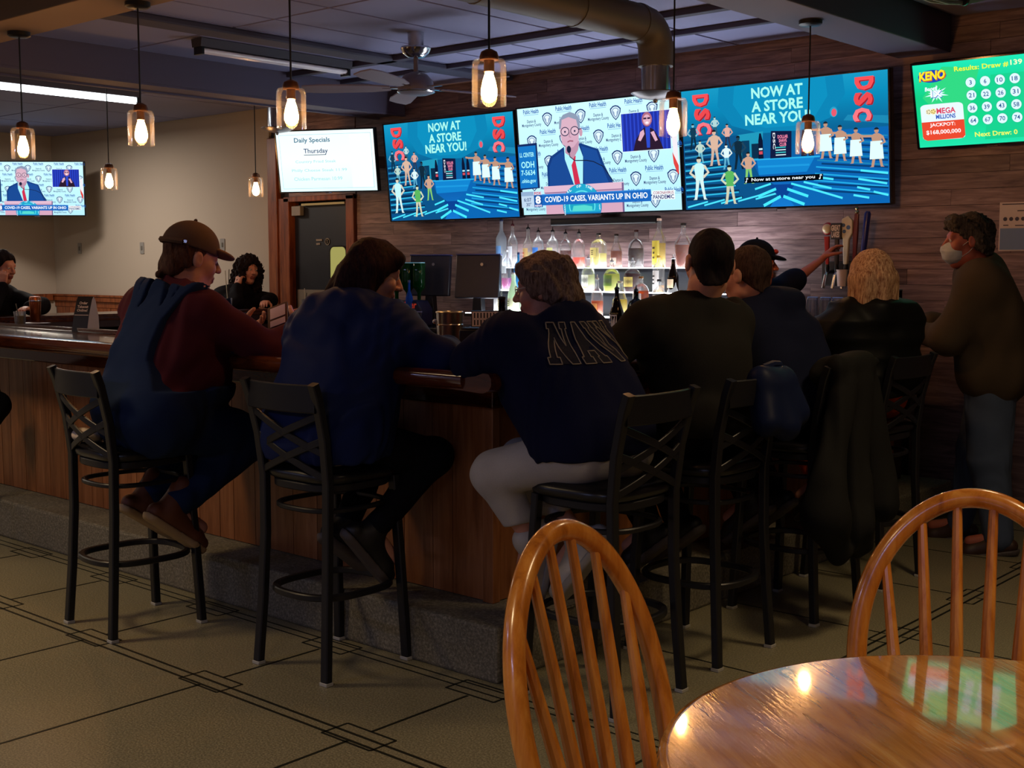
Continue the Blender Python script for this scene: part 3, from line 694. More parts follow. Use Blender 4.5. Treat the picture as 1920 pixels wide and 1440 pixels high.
def screen_gradient(name, stops, k=1.0):
    if name in MATS: return MATS[name]
    m = glow(name, '#ffffff', k * 1.15, True); nt = m.node_tree; e = [n for n in nt.nodes if n.type == 'EMISSION'][0]
    tc = nt.nodes.new('ShaderNodeTexCoord'); sp = nt.nodes.new('ShaderNodeSeparateXYZ'); nt.links.new(tc.outputs['Generated'], sp.inputs[0])
    rr = nt.nodes.new('ShaderNodeValToRGB'); el = rr.color_ramp.elements
    while len(el) < len(stops): el.new(0.5)
    for i, (p, c) in enumerate(stops): el[i].position = p; el[i].color = C(c)
    nt.links.new(sp.outputs['Z'], rr.inputs[0]); nt.links.new(rr.outputs[0], e.inputs[0]); return m

def ad_screen(w, h, caption):
    s = Screen(w, h)
    s.raw([(0, 0), (1, 0), (1, 1), (0, 1)], [(0, 1, 2, 3)], s.addm(screen_gradient('advert_backdrop', [(0.0, '#1474c8'), (0.3, '#0d5aa6'), (0.6, '#0b5f8f'), (0.85, '#0a86b4'), (1.0, '#1793bd')])))
    s.poly([(0.2, 1.0), (0.19, 0.85), (0.26, 0.68), (0.4, 0.6), (0.6, 0.6), (0.74, 0.68), (0.81, 0.85), (0.8, 1.0)], '#0c7fae'); s.poly([(0.28, 1.0), (0.27, 0.85), (0.33, 0.7), (0.43, 0.64), (0.57, 0.64), (0.67, 0.7), (0.73, 0.85), (0.72, 1.0)], '#0d8ab8')
    # bleachers
    s.poly([(0, 0.58), (0.3, 0.6), (0.39, 0.26), (0.5, 0.14), (0.44, 0), (0, 0)], '#0c4f83'); s.poly([(1, 0.58), (0.69, 0.58), (0.62, 0.27), (0.5, 0.14), (0.56, 0), (1, 0)], '#0b62ad')
    s.poly([(0.8, 0.65), (1.0, 0.6), (1.0, 0.66), (0.82, 0.69)], '#1b83ad')
    for i in range(9):
        v = 0.56 - 0.055 * i; a = 0.005; b = 0.22 + 0.02 * i
        s.line([(a, v - 0.01), (b * 0.75, v + 0.012)], 0.012, '#2fb4dc' if i > 2 else '#2a8db6'); s.rect(a, v - 0.045, b * 0.8, v - 0.022, '#082f52')
    for i in range(5): s.line([(0.01 + 0.09 * i, 0.02 + 0.012 * i), (0.12 + 0.09 * i, 0.062 + 0.012 * i)], 0.014, '#49dcf6')
    for i in range(9):
        v = 0.56 - 0.052 * i; s.line([(0.70 - 0.006 * i, v + 0.004), (0.995, v - 0.05 - 0.003 * i)], 0.011, '#22a5dc' if i > 4 else '#1c7fae'); s.line([(0.72 - 0.006 * i, v - 0.025), (0.995, v - 0.08)], 0.014, '#073a6e')
    for (a, b) in (((0.874, 0.258), (0.995, 0.226)), ((0.863, 0.194), (0.99, 0.149)), ((0.857, 0.13), (0.915, 0.107)), ((0.93, 0.09), (0.995, 0.06)), ((0.84, 0.07), (0.91, 0.045)), ((0.62, 0.24), (0.75, 0.2)), ((0.61, 0.19), (0.74, 0.13)), ((0.65, 0.13), (0.79, 0.05))):
        s.line([a, b], 0.016, '#4be0fa')
    s.poly([(0.383, 0.395), (0.668, 0.39), (0.626, 0.271), (0.392, 0.263)], '#1280c9'); s.line([(0.36, 0.39), (0.69, 0.385)], 0.012, '#2aa9de'); s.line([(0.39, 0.33), (0.64, 0.325)], 0.016, '#1c93d6')
    s.poly([(0.44, 0.18), (0.57, 0.178), (0.52, 0.07), (0.49, 0.07)], '#0a3f8c')
    for (a, b, w_) in (((0.411, 0.012), (0.497, 0.083), 0.024), ((0.611, 0.012), (0.51, 0.083), 0.024), ((0.385, 0.09), (0.475, 0.145), 0.022), ((0.63, 0.075), (0.53, 0.14), 0.022), ((0.37, 0.15), (0.45, 0.188), 0.016), ((0.65, 0.13), (0.55, 0.182), 0.016)):
        s.line([a, b], w_, '#45e2fb')
    # stall, packs and bottles in the middle
    s.poly([(0.29, 0.6), (0.42, 0.615), (0.41, 0.395), (0.3, 0.395)], '#1f93b4'); s.rect(0.31, 0.4, 0.35, 0.55, '#0a3a5c'); s.rect(0.36, 0.4, 0.395, 0.52, '#0b2c48')
    for x in (0.405, 0.47, 0.505, 0.615, 0.65):
        s.poly([(x - 0.012, 0.395), (x + 0.014, 0.395), (x + 0.012, 0.54), (x + 0.004, 0.6), (x - 0.004, 0.6), (x - 0.01, 0.54)], '#0b1530'); s.rect(x - 0.008, 0.43, x + 0.01, 0.455, '#c94a57'); s.rect(x - 0.008, 0.465, x + 0.01, 0.48, '#bfe6ee')
    s.poly([(0.452, 0.392), (0.556, 0.392), (0.56, 0.6), (0.46, 0.612)], '#101a3e')
    s.text('DSC', 0.474, 0.53, 0.07, 0.022, '#e9eef2', 0.02, rot=-PI / 2); s.text('DOLLAR\nSHAVE\nCLUB', 0.517, 0.53, 0.05, 0.09, '#ff8fb0', 0.02)
    for i in range(4): s.rect(0.48, 0.412 + 0.02 * i, 0.53, 0.42 + 0.02 * i, ('#cfe8f0', '#3fc7c9', '#cfe8f0', '#3fc7c9')[i])
    # lettering
    for t, u, v, w_, h_ in (('NOW AT', 0.494, 0.924, 0.25, 0.088), ('A STORE', 0.493, 0.816, 0.25, 0.088), ('NEAR YOU!', 0.493, 0.714, 0.318, 0.09)): s.text(t, u, v, w_, h_, '#a5f2e6', 0.03)
    for u0, v0, du, sc in ((0.105, 0.91, 0.006, 1.0), (0.899, 0.915, -0.0055, 1.0)):
        for i, ch in enumerate('DSC'):
            v = v0 - 0.116 * i; u = u0 + du * i
            s.text(ch, u + 0.006, v - 0.008, 0.1 * 1.0 / s.w * s.h, 0.155, '#9a1d2c', 0.05, rot=-PI / 2)
            s.text(ch, u, v, 0.1 / s.w * s.h, 0.155, ('#ee4d52', '#e4464b', '#f2737f')[i], 0.05, rot=-PI / 2)
    s.disc(0.76, 0.72, 0.018, 0.04, '#2a9cc0'); s.disc(0.762, 0.715, 0.012, 0.03, '#e0566a')
    for u, vt, vb, sk, cl, lg, sh in ((0.06, 0.723, 0.504, '#7fb3c4', '#123a52', '#0d2b3e', 0), (0.178, 0.766, 0.609, '#b7ccc6', '#a9cfd0', '#2a5a6c', 0), (0.241, 0.699, 0.503, '#c99a8c', '#d8a79a', '#28344e', 0), (0.172, 0.658, 0.362, '#d2b09a', '#b98d7a', '#c9ab98', 1),
                                      (0.096, 0.579, 0.389, '#bfcfc4', '#b5d2c6', '#6fb4c4', 0), (0.296, 0.594, 0.32, '#1d4158', '#10293b', '#0d2436', 0), (0.234, 0.533, 0.326, '#d9e6e0', '#d5eef0', '#5da9c6', 0), (0.345, 0.457, 0.198, '#c79d86', '#c79d86', '#7fc46a', 1),
                                      (0.087, 0.445, 0.082, '#d3cdb8', '#bfeef4', '#cfe9e6', 0), (0.247, 0.359, 0.037, '#c8d2b4', '#58b05c', '#c9c9ac', 0)):
        figure(s, u, vt, vb, sk, cl, lg, shirtless=bool(sh))
    for (u, vt, vb) in ((0.952, 0.576, 0.278), (0.861, 0.587, 0.314), (0.79, 0.615, 0.339), (0.725, 0.651, 0.365)): figure(s, u, vt, vb, '#b98f78', '#d9f4f2', '#b98f78', 'reach', '#16242e', shirtless=True)
    if caption:
        s.poly([(0.324, 0.203), (0.707, 0.2), (0.709, 0.248), (0.325, 0.252)], '#04070c'); s.text('Now at a store near you', 0.515, 0.225, 0.31, 0.034, '#f2fbff', 0.015)
        for u in (0.335, 0.695): s.line([(u, 0.213), (u, 0.243), (u + 0.006, 0.243), (u + 0.006, 0.232)], 0.006, '#f2fbff'); s.disc(u - 0.003, 0.213, 0.004, 0.006, '#f2fbff', 8)
    return s.mesh('screen')

def shield(s, u, v, w=0.033, h=0.066):
    out = [(-1, 0.55), (-0.5, 0.9), (0, 1.0), (0.5, 0.9), (1, 0.55), (0.9, 0.0), (0.5, -0.6), (0, -1.0), (-0.5, -0.6), (-0.9, 0.0)]
    s.poly([(u + a * w, v + b * h) for a, b in out], '#1d3270'); s.poly([(u + a * w * 0.8, v + b * h * 0.83) for a, b in out], '#d9f6fb')
    s.poly([(u + a * w * 0.66, v + b * h * 0.7) for a, b in out], '#8ea4c2'); s.poly([(u + a * w * 0.3, v + b * h) for a, b in ((-1.6, 0.3), (-0.9, 0.5), (0, 0.55), (0.9, 0.5), (1.6, 0.3), (0.7, 0.1), (0.6, -0.3), (0, -0.5), (-0.6, -0.3), (-0.7, 0.1))], '#dff8fc')
def news_screen(w, h):
    s = Screen(w, h)
    s.raw([(0, 0), (1, 0), (1, 1), (0, 1)], [(0, 1, 2, 3)], s.addm(screen_gradient('news_backdrop', [(0.0, '#b4e6f4'), (0.5, '#bdeff8'), (1.0, '#c9f4fb')])))
    for r in range(6):
        v = 0.966 - 0.197 * r; off = 0.093 + (0.1075 if r % 2 else 0.0)
        for k in range(-1, 6):
            u = off + 0.218 * k
            if 0.03 < u < 0.97 and v > 0.05:
                s.text('Public Health', u, v, 0.105, 0.042, '#1d55a8', 0.02); s.rect(u - 0.05, v - 0.034, u + 0.05, v - 0.03, '#6fa4d2')
            if 0.06 < u < 0.95 and v - 0.11 > 0.03: s.text('Dayton &\nMontgomery County', u, v - 0.112, 0.13, 0.072, '#2a3a72', 0.012)
            if 0.02 < u + 0.109 < 0.985 and v - 0.085 > 0.07: shield(s, u + 0.107, v - 0.088)
    # flag, speaker, lectern
    s.poly([(0.965, 0.66), (0.995, 0.7), (0.998, 0.3), (0.985, 0.34), (0.97, 0.5)], '#e9e4ea'); s.poly([(0.965, 0.5), (0.998, 0.38), (0.998, 0.3), (0.985, 0.33), (0.97, 0.4)], '#d8443f')
    s.poly([(0.188, 0.25), (0.19, 0.449), (0.216, 0.534), (0.309, 0.615), (0.416, 0.637), (0.527, 0.57), (0.557, 0.432), (0.612, 0.25)], '#153a7c')
    s.poly([(0.2, 0.26), (0.205, 0.44), (0.23, 0.52), (0.3, 0.58), (0.345, 0.36), (0.36, 0.26)], '#1a478f'); s.poly([(0.425, 0.25), (0.43, 0.5), (0.42, 0.61), (0.515, 0.56), (0.54, 0.43), (0.585, 0.25)], '#1b4a94')
    s.poly([(0.309, 0.615), (0.401, 0.637), (0.428, 0.513), (0.416, 0.25), (0.362, 0.25), (0.31, 0.5)], '#a9e9f2')
    s.poly([(0.357, 0.52), (0.382, 0.526), (0.377, 0.48), (0.4, 0.27), (0.366, 0.25), (0.351, 0.443), (0.366, 0.485)], '#c92f4d')
    s.poly([(0.32, 0.65), (0.315, 0.56), (0.365, 0.5), (0.4, 0.58), (0.41, 0.66)], '#b98fa6')
    s.disc(0.351, 0.765, 0.062, 0.15, '#d2abbd', 28); s.poly([(0.29, 0.74), (0.3, 0.64), (0.34, 0.6), (0.37, 0.605), (0.405, 0.66), (0.413, 0.75)], '#cfa6ba')
    s.poly([(0.284, 0.78), (0.29, 0.86), (0.315, 0.905), (0.36, 0.925), (0.4, 0.9), (0.42, 0.84), (0.42, 0.75), (0.408, 0.77), (0.398, 0.85), (0.35, 0.88), (0.305, 0.86), (0.296, 0.78)], '#8896ae')
    s.disc(0.423, 0.735, 0.011, 0.04, '#c497ab', 10)
    for u in (0.322, 0.385):
        s.disc(u, 0.752, 0.028, 0.042, '#20284a', 16); s.disc(u, 0.752, 0.0235, 0.034, '#d9b6c6', 16); s.disc(u, 0.75, 0.006, 0.01, '#2a3050', 8)
    s.line([(0.41, 0.762), (0.425, 0.765)], 0.008, '#20284a'); s.line([(0.352, 0.74), (0.348, 0.7), (0.36, 0.697)], 0.007, '#a97d92'); s.line([(0.335, 0.655), (0.35, 0.665), (0.372, 0.66)], 0.012, '#9a5a70')
    s.disc(0.341, 0.588, 0.014, 0.034, '#16213c', 12); s.line([(0.341, 0.57), (0.345, 0.521), (0.374, 0.484), (0.45, 0.478), (0.493, 0.463), (0.551, 0.415), (0.61, 0.275)], 0.009, '#16213c')
    s.poly([(0.16, 0.2), (0.16, 0.262), (0.672, 0.267), (0.672, 0.2)], '#d9b4c8'); s.poly([(0.167, 0.0), (0.167, 0.2), (0.667, 0.205), (0.664, 0.0)], '#cfa2b8'); s.line([(0.163, 0.2), (0.668, 0.204)], 0.01, '#8f6f92'); s.line([(0.666, 0.26), (0.664, 0.0)], 0.02, '#6d5a86')
    s.disc(0.405, 0.07, 0.125, 0.2, '#1a78b6', 32, -22, 202); s.disc(0.405, 0.075, 0.122, 0.192, '#20a2c6', 32, -20, 200); s.disc(0.405, 0.07, 0.085, 0.14, '#5fdce4', 28, -20, 200); s.disc(0.405, 0.07, 0.078, 0.128, '#1c9dbd', 28, -20, 200)
    for ch, u, v, r in (('A', 0.318, 0.2, 0.75), ('L', 0.335, 0.216, 0.6), ('O', 0.382, 0.246, 0.12), ('F', 0.4, 0.248, 0.0), ('T', 0.44, 0.243, -0.25), ('H', 0.456, 0.234, -0.4), ('E', 0.471, 0.222, -0.55)): s.text(ch, u, v, 0.013, 0.024, '#e6fbff', 0.02, rot=r)
    s.poly([(0.34, 0.02), (0.35, 0.07), (0.42, 0.075), (0.47, 0.06), (0.47, 0.02)], '#55d2c8'); s.text('GREAT', 0.293, 0.04, 0.06, 0.013, '#e6fbff', 0.02, rot=PI / 2); s.text('OF', 0.517, 0.05, 0.028, 0.013, '#e6fbff', 0.02, rot=-PI / 2)
    # panels and ticker
    s.poly([(0, 0.24), (0, 0.668), (0.133, 0.672), (0.135, 0.25)], '#14275c'); s.poly([(0.002, 0.255), (0.002, 0.648), (0.123, 0.65), (0.121, 0.258)], '#1672bf')
    for t, u, v, w_, h_ in (('LL CENTER', 0.06, 0.568, 0.098, 0.042), ('ODH', 0.062, 0.475, 0.09, 0.062), ('7-5634', 0.062, 0.4, 0.096, 0.05), ('.ohio.gov', 0.062, 0.318, 0.1, 0.05)): s.text(t, u, v, w_, h_, '#a8f4f6', 0.02)
    s.rect(0.003, 0.07, 0.09, 0.22, '#b9cfe4'); s.rect(0.003, 0.18, 0.09, 0.22, '#8ea9c9'); s.text('6:07', 0.046, 0.145, 0.05, 0.036, '#39507e', 0.012); s.text('30°', 0.052, 0.1, 0.034, 0.034, '#39507e', 0.012)
    s.rect(0.09, 0.07, 0.147, 0.22, '#17509c'); s.rect(0.09, 0.186, 0.147, 0.22, '#c9dcf0'); s.text('FOX', 0.118, 0.202, 0.046, 0.028, '#c0304a', 0.03); s.text('8', 0.118, 0.14, 0.036, 0.075, '#ffffff', 0.04); s.text('NEWS', 0.118, 0.085, 0.046, 0.02, '#f3e3ee', 0.03)
    s.rect(0.145, 0.086, 0.834, 0.186, '#1a62b8'); s.rect(0.145, 0.18, 0.834, 0.19, '#2f7fd0'); s.text('COVID-19 CASES, VARIANTS UP IN OHIO', 0.489, 0.135, 0.65, 0.062, '#f6ffff', 0.02)
    s.rect(0.84, 0.095, 0.972, 0.175, '#eaf7fc'); s.text('CORONAVIRUS', 0.906, 0.155, 0.118, 0.026, '#9c3350', 0.015); s.text('PANDEMIC', 0.906, 0.119, 0.12, 0.036, '#33306c', 0.025)
    s.rect(0.675, 0.524, 0.966, 0.864, '#d9f2fa'); s.rect(0.68, 0.53, 0.962, 0.858, '#1f2f9c')
    for i in range(12): s.rect(0.684 + 0.023 * i, 0.53, 0.692 + 0.023 * i, 0.858, '#2b45c4')
    s.poly([(0.745, 0.53), (0.76, 0.62), (0.8, 0.71), (0.83, 0.74), (0.87, 0.7), (0.9, 0.62), (0.92, 0.53)], '#2a1a2e'); s.poly([(0.82, 0.73), (0.848, 0.73), (0.843, 0.55), (0.825, 0.55)], '#2b48c6')
    s.disc(0.832, 0.795, 0.03, 0.062, '#a9677c', 16); s.disc(0.832, 0.79, 0.022, 0.046, '#d9a9bd', 14); s.rect(0.812, 0.795, 0.83, 0.81, '#38203e'); s.rect(0.835, 0.795, 0.852, 0.81, '#38203e'); s.disc(0.832, 0.765, 0.01, 0.01, '#f6e8ee', 8)
    s.poly([(0.775, 0.62), (0.79, 0.69), (0.81, 0.71), (0.815, 0.67), (0.79, 0.61)], '#d8a8bd'); s.poly([(0.85, 0.68), (0.875, 0.6), (0.89, 0.61), (0.87, 0.69)], '#d8a8bd')
    return s.mesh('screen')

def keno_screen(w, h):
    s = Screen(w, h)
    s.raw([(0, 0), (1, 0), (1, 1), (0, 1)], [(0, 1, 2, 3)], s.addm(screen_gradient('lottery_backdrop', [(0.0, '#1fdca6'), (0.3, '#14cf86'), (0.6, '#12c77f'), (1.0, '#1fe0b0')])))
    s.poly([(0.3, 0.1), (0.45, 0.9), (0.2, 0.95), (0.05, 0.6)], '#2fcf7e'); s.poly([(0.45, 0.05), (0.52, 0.8), (0.99, 0.8), (0.99, 0.05)], '#18c98a')
    s.disc(0.13, 0.85, 0.098, 0.075, '#1c3fae', 20); s.text('KENO', 0.131, 0.852, 0.19, 0.12, '#c2661a', 0.05, rot=0.03, shear=0.15); s.text('KENO', 0.128, 0.86, 0.182, 0.11, '#f6e02a', 0.04, rot=0.03, shear=0.15)
    s.text('Boost!', 0.115, 0.705, 0.09, 0.05, '#e9f6ff', 0.03, rot=0.06, shear=0.2)
    for i in range(14):
        a = 2 * PI * i / 14 + 0.2; r = 0.085 if i % 2 else 0.06
        s.poly([(0.15 + 0.012 * math.cos(a + 1.57), 0.635 + 0.02 * math.sin(a + 1.57)), (0.15 + r * math.cos(a), 0.635 + r * 1.3 * math.sin(a)), (0.15 - 0.012 * math.cos(a + 1.57), 0.635 - 0.02 * math.sin(a + 1.57))], '#d4f2fb')
    s.text('1X', 0.152, 0.632, 0.085, 0.085, '#1a58b4', 0.06); s.text('1X', 0.149, 0.637, 0.08, 0.078, '#f3fbff', 0.04)
    s.poly([(0.176 + a, 0.3 + b) for a, b in rrect(0.294, 0.436, 0.04)], '#dfeefb')
    s.poly([(0.029, 0.306), (0.323, 0.31), (0.323, 0.12), (0.305, 0.088), (0.06, 0.079), (0.035, 0.1), (0.029, 0.13)], '#e0472f')
    s.text('MEGA', 0.205, 0.432, 0.13, 0.07, '#d2405c', 0.03); s.text('MILLIONS', 0.2, 0.362, 0.135, 0.055, '#1f50b0', 0.03)
    for i in range(2):
        s.disc(0.085 + 0.033 * i, 0.43, 0.02, 0.035, ('#e8e0b8', '#f0d88a')[i], 14)
        for q in range(5): s.disc(0.085 + 0.033 * i + 0.012 * math.cos(q * 1.257), 0.43 + 0.02 * math.sin(q * 1.257), 0.004, 0.006, '#2a2a34', 6)
    s.text('JACKPOT:', 0.174, 0.262, 0.175, 0.055, '#fff2f2', 0.02); s.text('$168,000,000', 0.176, 0.176, 0.24, 0.06, '#fff2f2', 0.02)
    s.text('Results: Draw #', 0.462, 0.905, 0.355, 0.062, '#e6ef3c', 0.02); s.text('139', 0.69, 0.918, 0.075, 0.06, '#f2f8c0', 0.02)
    nums = ((3, 6, 10, 18), (21, 22, 26, 31), (36, 39, 43, 58), (64, 67, 70, 74))
    for r in range(4):
        for q in range(4):
            u = 0.387 + 0.0957 * q; v = 0.735 - 0.149 * r
            s.disc(u, v, 0.036, 0.062, '#15b480', 24); s.disc(u, v, 0.033, 0.058, '#d6eefa', 24)
            t = str(nums[r][q]); s.text(t, u, v, 0.017 if len(t) == 1 else 0.037, 0.052, '#1d4f86', 0.012)
    s.text('Next Draw: 0', 0.53, 0.12, 0.28, 0.058, '#e8f060', 0.02)
    return s.mesh('screen')

def specials_screen(w, h):
    s = Screen(w, h)
    s.raw([(0, 0), (1, 0), (1, 1), (0, 1)], [(0, 1, 2, 3)], s.addm(screen_gradient('menu_backdrop', [(0.0, '#e6feff'), (0.5, '#f6ffff'), (1.0, '#f0ffff')], 0.95)))
    s.rect(0.75, 0.05, 0.96, 0.94, '#eafdff', 1.05)
    for a, b in (((0.03, 0.94), (0.97, 0.94)), ((0.03, 0.05), (0.97, 0.05)), ((0.03, 0.05), (0.03, 0.94)), ((0.97, 0.05), (0.97, 0.94))): s.line([a, b], 0.006, '#9fd0d8')
    s.text('Daily Specials', 0.37, 0.84, 0.37, 0.1, '#25617f', 0.014); s.text('Thursday', 0.4, 0.66, 0.25, 0.1, '#34466e', 0.012); s.rect(0.275, 0.6, 0.505, 0.61, '#3c5468')
    for t, u, v, w_ in (('Country Fried Steak', 0.39, 0.49, 0.42), ('Philly Cheese Steak 11.99', 0.42, 0.345, 0.57), ('Chicken Parmesan 10.99', 0.4, 0.21, 0.5)): s.text(t, u, v, w_, 0.06, '#9fdcdf', 0.005)
    return s.mesh('screen')

m_tvcase = mat('tv_case', '#08090d', 0.3)
def television(name, label, w, h, loc, rot, screen, group=None, depth=0.055, arm=0.0):
    # origin at the bottom centre of the panel, facing -y
    t = thing(name, label, 'television', loc, rot, group); b = 0.011
    bz = MB().sweep([(-w / 2 - b / 2, 0, -b / 2), (w / 2 + b / 2, 0, -b / 2), (w / 2 + b / 2, 0, h + b / 2), (-w / 2 - b / 2, 0, h + b / 2)], [(0, 0)] * 0 or rrect(0.001, 0.001, 0.0003, 1), True, (0, 1, 0)) if False else MB()
    bz.box(-w / 2 - b, -0.006, -b, w / 2 + b, 0.012, 0).box(-w / 2 - b, -0.006, h, w / 2 + b, 0.012, h + b).box(-w / 2 - b, -0.006, 0, -w / 2, 0.012, h).box(w / 2, -0.006, 0, w / 2 + b, 0.012, h)
    bz.build('bezel', mat('tv_bezel', '#101218', 0.18), t, bevel=0.002, smooth=False)
    MB().box(-w / 2 - b, 0.0121, -b, w / 2 + b, depth, h + b).box(-w / 4, depth, h * 0.2, w / 4, depth + 0.03, h * 0.8).build('case', m_tvcase, t, bevel=0.004, smooth=False)
    o = link('screen', screen, t); o.location = (-w / 2, 0.002, 0)
    MB().box(-0.03, -0.008, -b - 0.006, 0.03, 0.004, -b).build('logo_bar', m_chrome, t, smooth=False)
    if arm: MB().box(-0.04, depth + 0.03, h * 0.42, 0.04, depth + 0.03 + arm, h * 0.58).build('wall_arm', m_darkmetal, t, smooth=False)
    MB().box(-0.12, depth + 0.02, h * 0.35, 0.12, depth + 0.032, h * 0.65).build('wall_bracket', m_darkmetal, t, smooth=False)
    return t
lean = math.atan2(0.086, 0.81)
news = news_screen(1.484, 0.815)
television('television', 'wide television of a cyan store advert, left of the news broadcast', 1.475, 0.815, (-7.23, 7.46, 1.875), (lean, 0, 0), ad_screen(1.475, 0.815, False), 'row of televisions above the bottles')
television('television', 'middle television of the row, showing a speaker at a lectern', 1.484, 0.815, (-5.709, 7.46, 1.886), (lean, 0, 0), news, 'row of televisions above the bottles')
television('television', 'wide television of the store advert with a subtitle line', 1.515, 0.815, (-4.177, 7.46, 1.884), (lean, 0, 0), ad_screen(1.515, 0.815, True), 'row of televisions above the bottles')
television('television', 'green lottery draw television at the right edge', 0.887, 0.498, (-2.784, 7.44, 2.211), (math.atan2(0.15, 0.475), 0, 0), keno_screen(0.887, 0.498))
c = (-8.49, 7.2, 2.14)
television('television', 'white daily specials screen above the door', 0.93, 0.523, c, (math.radians(9.8), 0, math.radians(24)), specials_screen(0.93, 0.523), arm=0.37)
c = (-13.05, 6.9, 2.04)
television('television', 'corner television repeating the speaker broadcast, at far left', 1.03, 0.578, c, (math.radians(1), 0, math.radians(43)), news_screen(1.03, 0.578), arm=0.74)
sb = thing('sound_bar', 'slim black sound bar under the middle television', 'speaker', (-5.71, 7.52, 1.825))
MB().sweep([(-0.49, 0, 0), (0.49, 0, 0)], rrect(0.07, 0.055, 0.012, 3)).build('body', m_blackpl, sb)
for e in (-1, 1): MB().cbox((e * 0.492, 0, 0), (0.006, 0.062, 0.05)).build('end_cap', m_darkmetal, sb, bevel=0.002)
MB().box(-0.1, 0.03, -0.01, 0.1, 0.08, 0.012).build('wall_bracket', m_darkmetal, sb, smooth=False)
# ------------------------------------------------------------------ back bar: cabinet, lit bottle shelves
m_cab = mat('dark_cabinet', '#17141a', 0.4)
BX0, BX1 = -6.72, -4.3
cab = thing('back_bar_cabinet', 'dark low cabinet along the plank wall, under the lit bottle shelves', 'cabinet', (0, 0, 0))
MB().box(-8.3, 6.95, 0, -3.3, 7.58, 0.97).build('carcass', m_cab, cab, smooth=False)
MB().box(-8.32, 6.92, 0.97, -3.28, 7.585, 1.0).build('cabinet_top', mat('cabinet_top', '#1f1d24', 0.25), cab, bevel=0.004, smooth=False)
for k in range(8):
    dr = MB().box(-8.28 + k * 0.62, 6.93, 0.08, -7.69 + k * 0.62, 6.95, 0.94).build('door', m_cab, cab, bevel=0.003, smooth=False)
    MB().cbox((-7.75 + k * 0.62, 6.918, 0.6), (0.015, 0.02, 0.12)).build('handle', m_brushed, dr, bevel=0.003)
sh = thing('bottle_shelf', 'stepped black bottle shelf with glowing white treads', 'shelf', (0, 0, 0))
m_led = glow('lit_acrylic', '#f4f8ff', 14.0, True)
TIERS = ((7.50, 1.475), (7.32, 1.30), (7.14, 1.125))
for i, (y, z) in enumerate(TIERS):
    MB().box(BX0, y - 0.085, z - 0.03, BX1, y + 0.075, z - 0.004).build('tread', mat('shelf_black', '#24262c', 0.3), sh, smooth=False)
    MB().box(BX0 + 0.01, y - 0.083, z - 0.004, BX1 - 0.01, y + 0.073, z).build('lit_tread', m_led, sh, smooth=False)
    MB().box(BX0, y - 0.085 + 0.155, 1.0, BX1, y + 0.075 + (0.005 if i == 0 else 0), z - 0.031).build('riser', mat('shelf_riser', '#3a3d46', 0.35), sh, smooth=False)

BOT = {   # profiles in units of (radius, height)
    'round': [(0.9, 0), (1, 0.015), (1, 0.58), (0.94, 0.64), (0.6, 0.72), (0.36, 0.77), (0.31, 0.85), (0.31, 0.99), (0.33, 1)],
    'tall': [(0.9, 0), (1, 0.015), (1, 0.55), (0.9, 0.62), (0.5, 0.72), (0.36, 0.78), (0.33, 0.98), (0.36, 1)],
    'sloped': [(0.9, 0), (1, 0.02), (1, 0.42), (0.95, 0.5), (0.55, 0.7), (0.33, 0.82), (0.3, 0.98), (0.33, 1)],
    'stout': [(0.9, 0), (1, 0.02), (1.0, 0.6), (0.97, 0.68), (0.75, 0.77), (0.3, 0.83), (0.27, 0.98), (0.3, 1)],
    'decanter': [(0.78, 0), (0.82, 0.02), (1, 0.5), (0.95, 0.58), (0.6, 0.7), (0.28, 0.8), (0.26, 0.97), (0.3, 1)],
    'flask': [(0.85, 0), (0.95, 0.02), (1, 0.35), (0.95, 0.58), (0.7, 0.7), (0.25, 0.77), (0.23, 0.97), (0.26, 1)],
    'beer': [(0.9, 0), (1, 0.015), (1, 0.5), (0.94, 0.57), (0.6, 0.68), (0.45, 0.78), (0.4, 0.95), (0.43, 0.955), (0.43, 0.98)],
    'coconut': [(0.9, 0), (1, 0.02), (1, 0.42), (0.9, 0.52), (0.45, 0.74), (0.36, 0.8), (0.36, 0.98), (0.38, 1)],
}
m_clear = thin_glass('clear_glass', '#f6f9fa', 0.7, 0.13, '#f0f4f4')
def liquid(col, body=0.55): return thin_glass('liquid_' + col.lstrip('#'), col, 0.3, body, col)
def prof_r(pr, t):
    for (r0, z0), (r1, z1) in zip(pr, pr[1:]):
        if z0 <= t <= z1 and z1 > z0: return r0 + (r1 - r0) * (t - z0) / (z1 - z0)
    return pr[-1][0]
